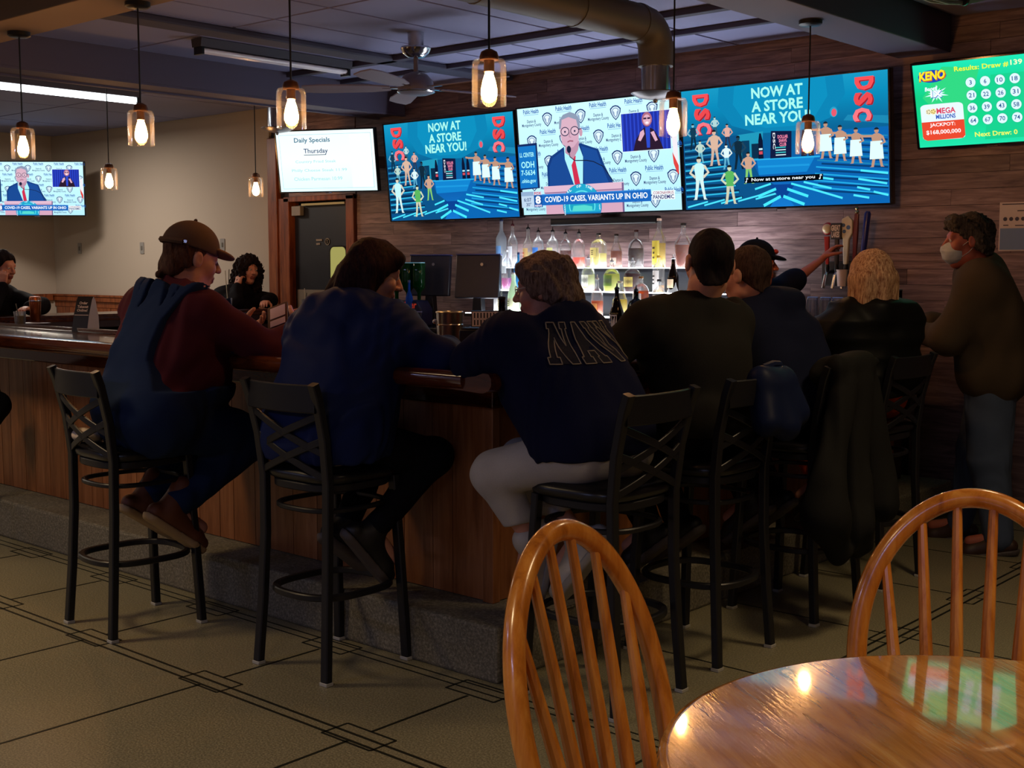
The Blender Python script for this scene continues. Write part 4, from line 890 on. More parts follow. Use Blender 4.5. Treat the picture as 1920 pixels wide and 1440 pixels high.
def bottle(label, kind, loc, h, r, glass, liq, fill, lab, labz, cap, group, spout=False, sq=0.0, face=None, labtext=None):
    pr = BOT[kind]; t = thing('bottle', label, 'bottle', loc, (0, 0, face if face is not None else -0.45), group)
    cut = [(a * r, b * h) for a, b in pr]
    MB().lathe(cut, 18, sq=sq).build('glass', glass, t, angle=50)
    if liq:
        lp = [(0.0, 0.01 * h)] + [(a * r * 0.93, max(b * h, 0.012 * h)) for a, b in pr if b < fill] + [(prof_r(pr, fill) * r * 0.93, fill * h), (0.0, fill * h)]
        MB().lathe(lp, 16, sq=sq).build('liquid', liquid(liq), t, angle=50)
    if lab:
        lb = MB(); n = 8; z0, z1 = labz; a0, a1 = math.radians(-90 - 62), math.radians(-90 + 62)
        for z in (z0, z1):
            for i in range(n + 1):
                a = a0 + (a1 - a0) * i / n; ca, sa = math.cos(a), math.sin(a); k = 1.0
                if sq: k = 1 / max(abs(ca), abs(sa)); k = 1 + (min(k, 1.3) - 1) * sq
                lb.v.append((prof_r(pr, z) * r * 1.015 * ca * k, prof_r(pr, z) * r * 1.015 * sa * k, z * h))
        for i in range(n): lb.face([i, i + 1, n + 2 + i, n + 1 + i])
        lo = lb.build('label', mat('label_' + lab.lstrip('#'), lab, 0.55), t)
        if labtext:
            s2 = MB(); zc = (z0 + z1) / 2 * h; hh = (z1 - z0) * h
            for q, wd in ((0.2, 0.7), (0.0, 0.45), (-0.2, 0.6)): s2.cbox((0, -r * 1.02 * (1.0 if not sq else 1.02), zc + q * hh), (r * wd, 0.0015, hh * 0.08))
            s2.build('print', mat('print_' + labtext.lstrip('#'), labtext, 0.6), lo, smooth=False)
    if cap:
        nr = pr[-1][0] * r
        cb = MB()
        if kind == 'beer': cb.lathe([(nr * 1.12, h * 0.965), (nr * 1.12, h * 0.99), (nr * 0.8, h), (0, h)], 14)
        elif spout:
            cb.lathe([(nr * 1.05, h * 0.985), (nr * 1.15, h * 1.0), (nr * 0.9, h * 1.03), (nr * 0.35, h * 1.05), (nr * 0.25, h * 1.12), (0, h * 1.12)], 10)
        else: cb.lathe([(nr * 1.15, h * 0.955), (nr * 1.15, h * 1.0), (nr * 0.9, h * 1.01), (0, h * 1.01)], 14)
        cb.build('cap', mat('cap_' + cap.lstrip('#'), cap, 0.35), t)
    return t
G = 'bottles on the lit shelves'
m_frost = thin_glass('frosted_glass', '#e8f0f4', 0.6, 0.45, '#dfeaf2')
m_darkglass = thin_glass('amber_glass', '#2a1408', 1.0, 0.12, '#2c1608')
m_blueglass = thin_glass('blue_glass', '#6fc3ea', 1.0, 0.3, '#5fb4e4')
m_greenglass = thin_glass('green_glass', '#1d6a34', 1.0, 0.35, '#1f7a3c')
def bt(label, px, tier, kind, h, w, glass, liq, fill, lab, labz, cap, spout=False, sq=0.0, labtext=None, dy=0.0):
    y, z = TIERS[tier] if tier < 3 else (6.985, 1.0); y += dy
    p = on_y(px, 520, y)
    return bottle(label, kind, (p.x, y, z), h, w / 2, glass, liq, fill, lab, labz, cap, G, spout, sq, labtext=labtext)
bt('tall frosted white vodka bottle at the left end of the top shelf', 940, 0, 'round', 0.375, 0.088, m_frost, None, 0, '#6ea2dc', (0.26, 0.46), '#27335e', True)
bt('clear bottle with a white label and dark red neck, top shelf', 961, 0, 'round', 0.335, 0.084, m_clear, None, 0, '#d9dfe6', (0.1, 0.5), '#4c1420', True)
bt('clear bottle with a tan label and red dot, top shelf', 990, 0, 'tall', 0.305, 0.082, m_clear, '#e9dcae', 0.4, '#c9a56a', (0.08, 0.5), '#121214', True, labtext='#b33a22')
bt('clear bottle with a bright blue label on the top shelf', 1009, 0, 'stout', 0.28, 0.09, m_clear, None, 0, '#3f7fd6', (0.3, 0.56), '#121214', True)
bt('clear bottle with a pale yellow label, black pourer, top shelf', 1036, 0, 'stout', 0.28, 0.094, m_clear, None, 0, '#cfd08a', (0.22, 0.55), '#111113', True)
bt('half full bottle of red-brown liquor with a ball stopper, top shelf', 1060, 0, 'stout', 0.262, 0.092, m_clear, '#8c2a14', 0.5, None, None, '#101012', True)
bt('nearly empty bottle with an orange rest, ball stopper, top shelf', 1085, 0, 'stout', 0.262, 0.096, m_clear, '#ee6a24', 0.3, None, None, '#101012', True)
bt('square bottle of pale yellow liquor with a cream label, black neck', 1122, 0, 'stout', 0.258, 0.108, m_clear, '#efe6a4', 0.42, '#cdbb6a', (0.3, 0.58), '#111114', False, 0.8, labtext='#4a4020')
bt('amber bottle with a clear waist label, between square and dark red bottles', 1155, 0, 'sloped', 0.248, 0.09, m_clear, '#b86a34', 0.5, '#cbb9a6', (0.1, 0.3), '#121214')
bt('round shouldered bottle of dark red liquor on the top shelf', 1192, 0, 'flask', 0.275, 0.118, m_clear, '#5e1618', 0.52, None, None, '#3a1418')
bt('tallest bottle, slim with a yellow label, standing above the gold cap', 1235, 0, 'tall', 0.355, 0.088, m_clear, '#f0da4e', 0.5, '#e6cf4a', (0.06, 0.55), '#d9b8a4', False, 0.6, labtext='#5a4a20')
bt('amber decanter bottle at the right end of the top shelf', 1280, 0, 'decanter', 0.315, 0.122, m_clear, '#b4561c', 0.52, None, None, '#121214')
bt('pink bottle standing at the left end of the middle shelf', 950, 1, 'stout', 0.31, 0.08, m_clear, '#d873b8', 0.3, '#d5dde2', (0.42, 0.6), '#e9eef2')
bt('small blue bottle beside the pink one', 972, 1, 'flask', 0.29, 0.075, m_blueglass, None, 0, None, None, '#1c2f5c')
bt('clear bottle with a white label and metal pourer, middle shelf', 1103, 1, 'flask', 0.245, 0.105, m_clear, '#e6e8c0', 0.5, '#d8dccb', (0.15, 0.5), '#dfe3e6', True)
bt('crown-shaped bottle with a green oval label, middle shelf', 1147, 1, 'flask', 0.22, 0.125, m_clear, '#dfe08a', 0.6, '#5c7a2c', (0.2, 0.55), '#e3e6e8', True)
bt('dark red bottle with a yellow oval label, middle shelf', 1186, 1, 'flask', 0.22, 0.13, m_clear, '#6a1822', 0.62, '#d8c46a', (0.18, 0.5), '#e3e6e8', True)
bt('bottle with a gold cap and white label, middle shelf', 1235, 1, 'stout', 0.26, 0.085, m_clear, '#d9a83c', 0.2, '#e6e4e2', (0.1, 0.6), '#d6a92c', labtext='#20201f')
bt('dark bottle with steel pourer at the right end of the middle shelf', 1262, 1, 'sloped', 0.24, 0.08, m_darkglass, None, 0, '#c8b090', (0.15, 0.4), '#dfe3e6', True)
bt('white coconut rum bottle tinted as if green-lit, left of the glasses', 963, 2, 'coconut', 0.31, 0.092, thin_glass('white_bottle', '#e9f4e6', 0.5, 0.9, '#dcefd8'), None, 0, '#e8efc8', (0.12, 0.38), '#e9efe9', labtext='#6d7a34')  # green light on the white bottle is put into its tint
bt('orange liquor bottle with tan pourer on the lowest shelf', 1120, 2, 'flask', 0.27, 0.09, m_clear, '#e27a1a', 0.42, '#c98a4a', (0.14, 0.36), '#d8d2cc', True)
bt('clear bottle with a yellow label on the lowest shelf', 1163, 2, 'sloped', 0.255, 0.108, m_clear, '#e9d864', 0.5, '#dccb5a', (0.1, 0.5), '#d7cdb8', labtext='#7a6a2a')
bt('square shouldered amber bottle with a white label, lowest shelf', 1202, 2, 'stout', 0.29, 0.1, m_clear, '#d8761c', 0.66, '#e8e2da', (0.06, 0.6), '#9a6a3a', False, 0.7, labtext='#4a3a30')
bt('clear bottle with a tall white label, right end of the lowest shelf', 1236, 2, 'stout', 0.27, 0.09, m_clear, '#e8e2cc', 0.4, '#eae8e4', (0.1, 0.6), '#1a1a1c', labtext='#8a7a30')
bt('brown glass bottle with white label, standing in front of the lowest shelf', 1157, 3, 'sloped', 0.33, 0.105, m_darkglass, '#2c1408', 0.5, '#dfe2ea', (0.08, 0.46), '#141416', True, labtext='#3a4a7a')
bt('square dark whiskey bottle with white label, in front of the lowest shelf', 1193, 3, 'stout', 0.32, 0.105, m_darkglass, '#3a1808', 0.6, '#dcd6d0', (0.06, 0.46), '#141416', True, 0.8, labtext='#1a1a1c')
bt('slim bottle with a red-white label beside the pink bottle', 934, 2, 'tall', 0.285, 0.068, m_clear, '#d9c8a0', 0.4, '#dfe0e2', (0.1, 0.4), '#6a2a1c', True)
bt('green glass bottle behind the white rum bottle', 985, 2, 'round', 0.2, 0.08, m_greenglass, None, 0, '#cfe6cc', (0.12, 0.42), '#e8ece8')
# two screens of the tills and the chilled-shot dispenser, left of the bottles
def till(px, ty, label):
    p = on_y(px, 530, ty); t = thing('till_monitor', label, 'monitor', (p.x, ty, 1.0), (0, 0, 0.35), 'dark till monitors seen from behind')
    MB().box(-0.185, -0.02, 0.24, 0.185, 0.025, 0.575, Matrix.Translation((0, 0, 0)) @ Matrix.Rotation(-0.12, 4, 'X')).build('casing', mat('till_case', '#20222e', 0.35), t, bevel=0.008)
    MB().box(-0.17, 0.0252, 0.255, 0.17, 0.027, 0.56, Matrix.Rotation(-0.12, 4, 'X')).build('screen', m_blackpl, t, smooth=False)
    MB().box(-0.186, -0.021, 0.5755, 0.186, 0.022, 0.583, Matrix.Rotation(-0.12, 4, 'X')).build('top_edge', mat('till_edge', '#3f4a8c', 0.3), t, smooth=False)
    MB().prism([(-0.05, 0.0), (0.05, 0.0), (0.03, 0.3), (-0.03, 0.3)], 0.02, 0.1).box(-0.11, -0.08, 0, 0.11, 0.12, 0.02).build('stand', m_blackpl, t, bevel=0.004)
    MB().lathe([(0.0, 0), (0.012, 0.001), (0.012, 0.004), (0, 0.004)], 14, M=Matrix.Translation((0.05, 0.005, 0.5)) @ Matrix.Rotation(PI / 2 - 0.12, 4, 'X')).build('badge', m_brushed, t)
till(802, 7.3, 'dark till monitor beside the red lettered dispenser'); till(892, 7.02, 'dark till monitor beside the bottles, wider and clear of the dispenser')
p = on_y(745, 545, 6.98)
jm = thing('shot_dispenser', 'navy chilled-shot dispenser with red lettering and green upturned bottles', 'dispenser', (p.x + 0.05, 7.02, 1.0), (0, 0, 0.3))
m_navy = mat('navy_plastic', '#141a3c', 0.35)
MB().prism([(-0.2, 0.0), (0.2, 0.0), (0.2, 0.14), (0.155, 0.21), (-0.155, 0.21), (-0.2, 0.14)], -0.1, 0.1).build('body', m_navy, jm, bevel=0.01)
g, fc = text_geo('Jägermeister', 0.025, 0.15)
MB().add([(x * 0.32, -0.1035, 0.168 + y * 0.075) for x, y in g], fc).build('lettering', mat('red_lettering', '#d0452c', 0.4, emit='#d0402a', strength=0.25), jm, smooth=False)
MB().box(-0.21, -0.11, 0.118, 0.21, -0.098, 0.126).build('trim_line', mat('pale_trim', '#8f95c0', 0.3), jm, smooth=False)
for k in range(7): MB().cbox((-0.15 + k * 0.05, -0.106, 0.07), (0.034, 0.014, 0.05)).build('grille_bar', m_blackpl, jm, bevel=0.004)
for k in range(3):
    q = p + Vector((-0.06 + 0.1 * k, 0.06 + 0.03 * k, 0))
    b = thing('upturned_bottle', ('green square bottle upturned in the dispenser, left of three', 'green square bottle upturned in the dispenser, middle one', 'green square bottle upturned in the dispenser, beside the till monitor')[k], 'bottle', (q.x, 7.03 + 0.03 * k, 1.21), (0, 0, 0.3), 'green bottles upturned in the dispenser')
    MB().lathe([(0.013, 0.002), (0.013, 0.06), (0.04, 0.1), (0.043, 0.12), (0.043, 0.29), (0.04, 0.3), (0.0, 0.297)], 20, sq=0.8).build('glass', m_greenglass, b, angle=50)
    MB().lathe([(0.036, 0.3), (0.042, 0.3), (0.042, 0.306), (0.036, 0.306), (0.036, 0.3)], 20, sq=0.8).build('base_rim', mat('painted_rim_glint', '#a9d8e8', 0.15, emit='#7fd0f0', strength=0.15), b, angle=50)  # slight emission paints the bright cyan gleam round the bottle base
p = on_y(763, 545, 6.93)
bottle('small bright blue bottle in front of the till monitor', 'round', (p.x, 6.955, 1.0), 0.37, 0.03, thin_glass('blue_plastic', '#3f7fe0', 0.6, 0.7, '#2f6fd8'), None, 0, None, None, '#28407a', None)
# pint glasses upside down on the back counter, two high
m_pint = thin_glass('pint_glass', '#f2f5f8', 2.4, 0.13, '#e8eef8')
for i, px in enumerate((1487, 1520, 1547, 1567)):
    for k in range(2):
        p = on_y(px, 600, 7.2); t = thing('pint_glass', 'upside-down pint glass, %s, %s' % (('left end of the row', 'second from the left end of the row', 'third from the left end of the row', 'behind the raised hand and blonde hair')[i], ('lower layer', 'upper layer')[k]), 'glass', (p.x, 7.2 + 0.02 * (i % 2), 1.001 + 0.147 * k), group='pint glasses upside down on the back counter')
        MB().lathe([(0.042, 0), (0.0415, 0.05), (0.035, 0.143), (0.0, 0.145), (0.0, 0.13), (0.033, 0.128), (0.0395, 0.05), (0.04, 0)], 20).build('glass', m_pint, t, angle=50)
        MB().lathe([(0.034, 0.1435), (0.0345, 0.146), (0.03, 0.146), (0.03, 0.1435)], 20).build('base_edge', mat('painted_base_glint', '#8fb4e6', 0.1, emit='#78a8f0', strength=0.1), t)  # faint glow painted on the glass edge for its blue sparkle
# beer taps on the plank wall
tp = thing('beer_tap_tower', 'wall mounted beer tap bank with mixed tap handles', 'beer tap', (-3.7, 7.5, 0))
MB().box(-0.2, 0.0, 1.36, 0.2, 0.095, 1.52).build('tap_panel', mat('tap_panel', '#2a2624', 0.4), tp, bevel=0.006)
hs = [(-0.13, '#a3261f', 'ball'), (-0.065, '#3a2a20', 'plate'), (0.0, '#d9cfae', 'paddle'), (0.055, '#6a1c22', 'slim'), (0.11, '#1c2474', 'rod')]
for x, col, kd in hs:
    MB().tube([(x, 0.0, 1.45), (x, -0.05, 1.45), (x, -0.075, 1.43), (x - 0.012, -0.085, 1.345)], 0.012, 10, up=(1, 0, 0)).build('spout', m_chrome, tp)
    MB().lathe([(0.011, 1.45), (0.015, 1.475), (0.011, 1.5)], 12, (x, -0.055, 0)).build('collar', m_blackpl, tp)
    hmb = MB(); hm = mat('tap_' + col.lstrip('#'), col, 0.3)
    if kd == 'ball': hmb.sweep([(x, -0.055, 1.5), (x - 0.005, -0.058, 1.68)], rrect(0.03, 0.02, 0.005, 2), up=(0, 1, 0), scales=[0.7, 1.2]); o = hmb.build('tap_handle', hm, tp); MB().ball((x - 0.005, -0.06, 1.73), (0.032, 0.026, 0.032)).build('ball_badge', mat('cream_ball', '#dccb9c', 0.35), o); MB().ball((x - 0.005, -0.05, 1.73), (0.04, 0.022, 0.042)).build('red_backing', hm, o)
    elif kd == 'plate':
        o = hmb.sweep([(x, -0.055, 1.5), (x, -0.058, 1.7)], rrect(0.026, 0.022, 0.004, 2), up=(0, 1, 0)).build('tap_handle', hm, tp)
        MB().box(x - 0.035, -0.085, 1.66, x + 0.04, -0.05, 1.765).build('name_block', mat('tap_block', '#2c211c', 0.4), o, bevel=0.004)
        g, fc = text_geo('GREAT\nLAKES', 0.04)
        MB().add([(x + 0.0025 + a * 0.062, -0.0858, 1.712 + b * 0.08) for a, b in g], fc).build('lettering', mat('cream_print', '#d8bfa4', 0.5), o, smooth=False)
    elif kd == 'paddle':
        o = hmb.prism([(x - 0.014, 1.5), (x + 0.014, 1.5), (x + 0.022, 1.66), (x + 0.045, 1.7), (x + 0.042, 1.78), (x + 0.01, 1.81), (x - 0.03, 1.79), (x - 0.038, 1.7), (x - 0.02, 1.66)], -0.07, -0.042).build('tap_handle', hm, tp, bevel=0.005)
        for du, dz, r in ((-0.016, 1.75, 0.012), (0.018, 1.735, 0.014), (-0.01, 1.71, 0.012)): MB().lathe([(0, 0), (r, 0), (r, 0.002), (0, 0.002)], 14, M=Matrix.Translation((x + du, -0.07, dz)) @ Matrix.Rotation(PI / 2, 4, 'X')).build('emblem', mat('emblem_blue', '#46648c', 0.4), o)
    elif kd == 'slim':
        o = hmb.sweep([(x, -0.05, 1.5), (x + 0.005, -0.05, 1.7), (x + 0.01, -0.05, 1.82)], rrect(0.03, 0.025, 0.006, 2), up=(0, 1, 0), scales=[0.7, 1.1, 0.9]).build('tap_handle', hm, tp)
        MB().lathe([(0.008, 0), (0.016, 0.012), (0.008, 0.025), (0.014, 0.035), (0.0, 0.05)], 12, (x + 0.01, -0.05, 1.82)).build('gilt_finial', mat('gilt', '#c9a46a', 0.25, 0.9), o)
    else:
        o = hmb.tube([(x, -0.055, 1.5), (x + 0.012, -0.055, 1.62), (x + 0.03, -0.055, 1.82), (x + 0.032, -0.055, 1.835)], 0.021, 14, up=(0, 1, 0), scales=[0.6, 0.9, 1.0, 0.6]).build('tap_handle', hm, tp)
p = on_y(1574, 522, 7.38)
cp = thing('paper_cup', 'white paper cup hanging at the beer taps', 'cup', (p.x, 7.415, p.z - 0.05))
MB().lathe([(0.028, 0), (0.036, 0.1), (0.038, 0.1), (0.038, 0.104), (0.034, 0.104), (0.027, 0.004), (0, 0.004)], 20).build('cup_wall', mat('cup_paper', '#d9c6c0', 0.6), cp); MB().lathe([(0.038, 0.1), (0.0395, 0.103), (0.038, 0.106)], 20).build('rim', mat('cup_paper', '#d9c6c0', 0.6), cp)

# ------------------------------------------------------------------ things on the counters
CT = TZ - 0.012
def tumbler(label, loc, h, r, liq=None, fill=0.6, straw=None, group=None):
    t = thing('drink_glass', label, 'glass', loc, group=group)
    MB().lathe([(r * 0.82, 0), (r, h), (r * 0.96, h), (r * 0.78, 0.008), (0, 0.008)], 20).build('glass', m_pint, t, angle=50)
    if liq: MB().lathe([(0, 0.009), (r * 0.77, 0.009), (r * (0.77 + 0.18 * fill), h * fill), (0, h * fill)], 18).build('drink', liquid(liq, 0.7), t, angle=50)
    if straw:
        for k, (dx, dy, L) in enumerate(straw): MB().tube([(-dx * 0.1, -dy * 0.1, 0.01), (dx, dy, L)], 0.0035, 6, up=(0, 1, 0)).build('straw', mat('straw_' + str(k % 2), ('#d8d2b8', '#241c1c')[k % 2 if len(straw) > 1 else 0], 0.4), t)
    return t
p = on_z(38, 612, CT); tumbler('short glass of yellow drink with a dark straw, left end of the bar', (p.x, p.y, CT), 0.1, 0.04, '#b8a24c', 0.7, [(0.0, 0.0, 0.1), (-0.05, 0.0, 0.15)])
p = on_z(67, 603, CT)
mg = thing('copper_tumbler', 'tall copper tumbler standing on the left leg of the bar', 'cup', (p.x, p.y, CT))
MB().lathe([(0.03, 0), (0.034, 0.006), (0.041, 0.15), (0.041, 0.165), (0.036, 0.18), (0.0, 0.182)], 24).build('body', mat('copper', '#b5633a', 0.3, 0.9), mg); MB().lathe([(0.0415, 0.145), (0.0425, 0.15), (0.0415, 0.155)], 24).build('lip_ring', m_chrome, mg)
tt = thing('table_tent', 'curved black and white table tent card on the bar, behind the overalls', 'sign', tuple(on_z(163, 621, CT)), (0, 0, 0.42))
cv = MB()
for sgn in (1,):
    prof = [(-0.075 + 0.0, 0.0), (-0.05, 0.1), (-0.015, 0.195), (0.0, 0.215), (0.02, 0.19), (0.045, 0.09), (0.05, 0.0)]
    cv.sweep([(0, y, z) for y, z in prof], [(-0.055, -0.0008), (0.055, -0.0008), (0.055, 0.0008), (-0.055, 0.0008)], up=(1, 0, 0)) if False else None
    n = len(prof)
    for y, z in prof: cv.v += [(-0.055, y, z), (0.055, y, z)]
    for i in range(n - 1): cv.face([2 * i, 2 * i + 1, 2 * i + 3, 2 * i + 2])
card = cv.build('card', [mat('card_black', '#17161c', 0.45)], tt, angle=60)
sd = MB().add([(0.0552, y, z) for y, z in prof] + [(0.0535, y, z) for y, z in prof], [tuple(range(n)), tuple(range(2 * n - 1, n - 1, -1))]); sd.build('side_wing', mat('card_white', '#c9bfbc', 0.6), tt, smooth=False)
def on_card(z):
    for (y0, z0), (y1, z1) in zip(prof[:4], prof[1:4]):
        if z0 <= z <= z1: return y0 + (y1 - y0) * (z - z0) / (z1 - z0)
    return 0.0
for t_, zc, w_ in (('Order', 0.175, 0.06), ('Takeout', 0.153, 0.078), ('Online!', 0.131, 0.075)):
    g, fc = text_geo(t_, 0.03); MB().add([(x * w_, on_card(zc + y * 0.017) - 0.0012, zc + y * 0.017) for x, y in g], fc).build('lettering', mat('card_print', '#d8d2d0', 0.6), card, smooth=False)
MB().add([(x, on_card(z) - 0.001, z) for x, z in ((-0.05, 0.1), (0.05, 0.1), (0.05, 0.104), (-0.05, 0.104))], [(0, 1, 2, 3)]).build('rule_line', mat('card_print', '#d8d2d0', 0.6), card, smooth=False)
def flat(name, label, cat, px, py, w, d, col, rz=0.3, th=0.002, group=None, extra=None):
    p = on_z(px, py, CT); t = thing(name, label, cat, (p.x, p.y, CT + 0.0005), (0, 0, rz), group)
    MB().box(-w / 2, -d / 2, 0, w / 2, d / 2, th).build(extra or 'sheet', mat(name + col.lstrip('#'), col, 0.5), t, bevel=0.0004 if th < 0.004 else 0.002, smooth=False)
    return t
t = flat('phone', 'dark phone lying on the bar, left of the table tent', 'phone', 95, 614, 0.16, 0.075, '#14162a', 0.05, 0.008, extra='case'); MB().box(-0.072, -0.033, 0.008, 0.072, 0.033, 0.0088).build('screen', mat('dark_screen', '#1c2040', 0.08), t, smooth=False)
flat('napkin', 'white napkin under the copper tumbler', 'napkin', 62, 606, 0.2, 0.13, '#b9b2b4', 0.3)
flat('menu_sheet', 'white paper sheet on the bar beside the parka sleeve', 'paper', 560, 646, 0.16, 0.1, '#c8bdbb', 0.5)
p = on_z(573, 583, CT); tumbler('tall glass of white drink with two straws before the curly haired woman', (p.x, p.y, CT), 0.105, 0.036, '#dfe4e8', 0.6, [(-0.01, 0.0, 0.2), (0.02, 0.0, 0.16)])
p = on_z(428, 588, CT); tumbler('clear drink glass with two tall straws between the cap and the curly haired woman', (p.x, p.y, CT), 0.13, 0.036, '#8a8a80', 0.5, [(-0.03, 0, 0.36), (0.025, 0, 0.37)])
# front bar corner
bottle('brown beer bottle with silver neck foil, standing before the parka sleeve', 'beer', (-4.02, 3.62, CT), 0.275, 0.033, m_darkglass, '#1c0e06', 0.6, '#c9b8a4', (0.12, 0.4), '#1c1a1a', 'beer bottles on the front bar', labtext='#7a2018')
o = [x for x in bpy.data.objects if x.get('label', '').startswith('brown beer bottle with silver')][0]
MB().lathe([(0.0215, 0.19), (0.0145, 0.24), (0.0145, 0.262), (0.014, 0.262)], 14).build('neck_foil', mat('foil', '#c4ccd2', 0.25, 0.8), o)
p = on_y(941, 600, 3.84); bottle('dark beer bottle with a painted blue gleam, beside the lettered sweatshirt', 'beer', (p.x, 3.84, CT), 0.28, 0.033, m_darkglass, '#120a08', 0.6, '#2a3a86', (0.2, 0.5), '#16161a', 'beer bottles on the front bar')  # the blue label band is a reflection painted on the dark glass
p = on_y(843, 600, 3.86)
bk = thing('steel_bucket', 'brushed steel ice bucket with a ball handle, behind the beer bottle', 'bucket', (p.x, 3.86, CT))
MB().lathe([(0.05, 0), (0.052, 0.01), (0.058, 0.2), (0.061, 0.206), (0.058, 0.21), (0.055, 0.204), (0.049, 0.012), (0, 0.012)], 28).build('body', m_brushed, bk)
MB().ball((-0.055, -0.035, 0.165), 0.011, 12, 8).build('handle_knob', m_chrome, bk); MB().lathe([(0.0575, 0.15), (0.0595, 0.153), (0.0575, 0.156)], 28).build('band', m_chrome, bk)
p = on_y(884, 640, 3.8)
nb = thing('napkin_caddy', 'black bar caddy box between the bucket and the sweatshirt sleeve', 'caddy', (p.x, 3.84, CT), (0, 0, 0.5))
MB().box(-0.07, -0.05, 0, 0.07, 0.05, 0.14).build('body', m_blackpl, nb, bevel=0.006); MB().box(-0.062, -0.042, 0.14, 0.062, 0.042, 0.146).build('lid', m_darkmetal, nb, bevel=0.002); MB().box(-0.03, -0.054, 0.05, 0.03, -0.05, 0.09).build('slot', m_darkmetal, nb, smooth=False)
p = on_x(911, 598, -4.6)
vc_ = thing('slotted_tray', 'small white slotted plastic tray standing upright behind the bar', 'tray', (p.x, p.y, p.z), (0, 0, 0.72))
tr = MB().box(-0.075, -0.012, -0.04, 0.075, -0.006, -0.034).box(-0.075, -0.012, 0.034, 0.075, -0.006, 0.04).box(-0.075, -0.012, -0.005, 0.075, -0.006, 0.005)
for k in range(9): tr.box(-0.075 + k * 0.0175, -0.012, -0.034, -0.065 + k * 0.0175, -0.006, 0.034)
tr.build('slotted_face', mat('tray_white', '#bdb0b8', 0.5), vc_, smooth=False); MB().box(-0.08, -0.004, -0.045, 0.08, 0.05, 0.044).build('body', m_blackpl, vc_, smooth=False)
MB().box(-0.09, -0.06, 1.0 - p.z - 0.0, 0.09, 0.11, -0.045).build('pedestal_box', m_blackpl, vc_, smooth=False)
iw = thing('speed_rail', 'dark low service counter inside the bar, behind the black caddy', 'counter', (0, 0, 0))
MB().box(-6.3, 3.99, 0, -3.9, 4.45, 0.84).build('body', m_cab, iw, smooth=False); MB().box(-6.31, 3.985, 0.84, -3.89, 4.46, 0.86).build('steel_top', m_brushed, iw, smooth=False)
vc_.location.z += 0.0
p = on_y(888, 640, 3.66)
jr = thing('glass_jar', 'small clear glass jar with a wire clasp and spoon on the bar corner', 'jar', (p.x, 3.66, CT))
MB().lathe([(0.032, 0), (0.035, 0.006), (0.035, 0.07), (0.028, 0.082), (0.03, 0.09), (0.027, 0.09), (0.0325, 0.068), (0.0325, 0.008), (0, 0.008)], 20).build('glass', m_pint, jr, angle=50)
MB().lathe([(0, 0.092), (0.03, 0.092), (0.03, 0.098), (0, 0.102)], 18).build('lid', m_chrome, jr); MB().tube([(-0.034, 0, 0.05), (-0.06, -0.005, 0.075)], 0.003, 6).build('wire_clasp', m_chrome, jr)
p = on_y(907, 624, 3.7)
j2 = thing('salt_shaker', 'steel topped glass shaker beside the glass jar', 'shaker', (p.x + 0.03, 3.72, CT))
MB().lathe([(0.024, 0), (0.026, 0.06), (0.022, 0.072), (0.0, 0.072)], 18).build('glass', m_pint, j2, angle=50); MB().lathe([(0.0235, 0.07), (0.0235, 0.088), (0.016, 0.1), (0, 0.104)], 18).build('steel_top', m_chrome, j2)
t = flat('phone', 'phone with a blue lit edge on the bar, under the charcoal sleeve', 'phone', 1232, 677, 0.15, 0.075, '#10121c', 1.2, 0.008, extra='case'); MB().box(-0.07, -0.033, 0.008, 0.07, 0.033, 0.0088).build('screen', glow('phone_blue', '#3f5cf0', 0.9), t, smooth=False)
# right end of the bar
p = on_y(1772, 560, 6.36)
bottle('hot sauce bottle in the standing man\'s reach at the bar end', 'beer', (-2.96, 6.62, TZ + 0.012), 0.25, 0.028, m_darkglass, '#4a1208', 0.7, '#9a4a34', (0.12, 0.4), '#17130f', None)
cs = thing('menu_stand', 'small dark card stand with pale tips near the end of the bar', 'stand', (-3.35, 6.75, CT), (0, 0, 0.4))
MB().box(-0.05, -0.03, 0, 0.05, 0.03, 0.012).box(-0.004, -0.004, 0.012, 0.004, 0.004, 0.13).build('base', m_blackpl, cs); MB().prism([(-0.06, 0.13), (0.0, 0.16), (0.06, 0.13), (0.05, 0.12), (0.0, 0.14), (-0.05, 0.12)], -0.01, 0.01).build('card_arms', mat('stand_wood', '#5a3a30', 0.5), cs); MB().cbox((-0.055, -0.011, 0.125), (0.02, 0.004, 0.02)).build('pale_tip', m_paper, cs)
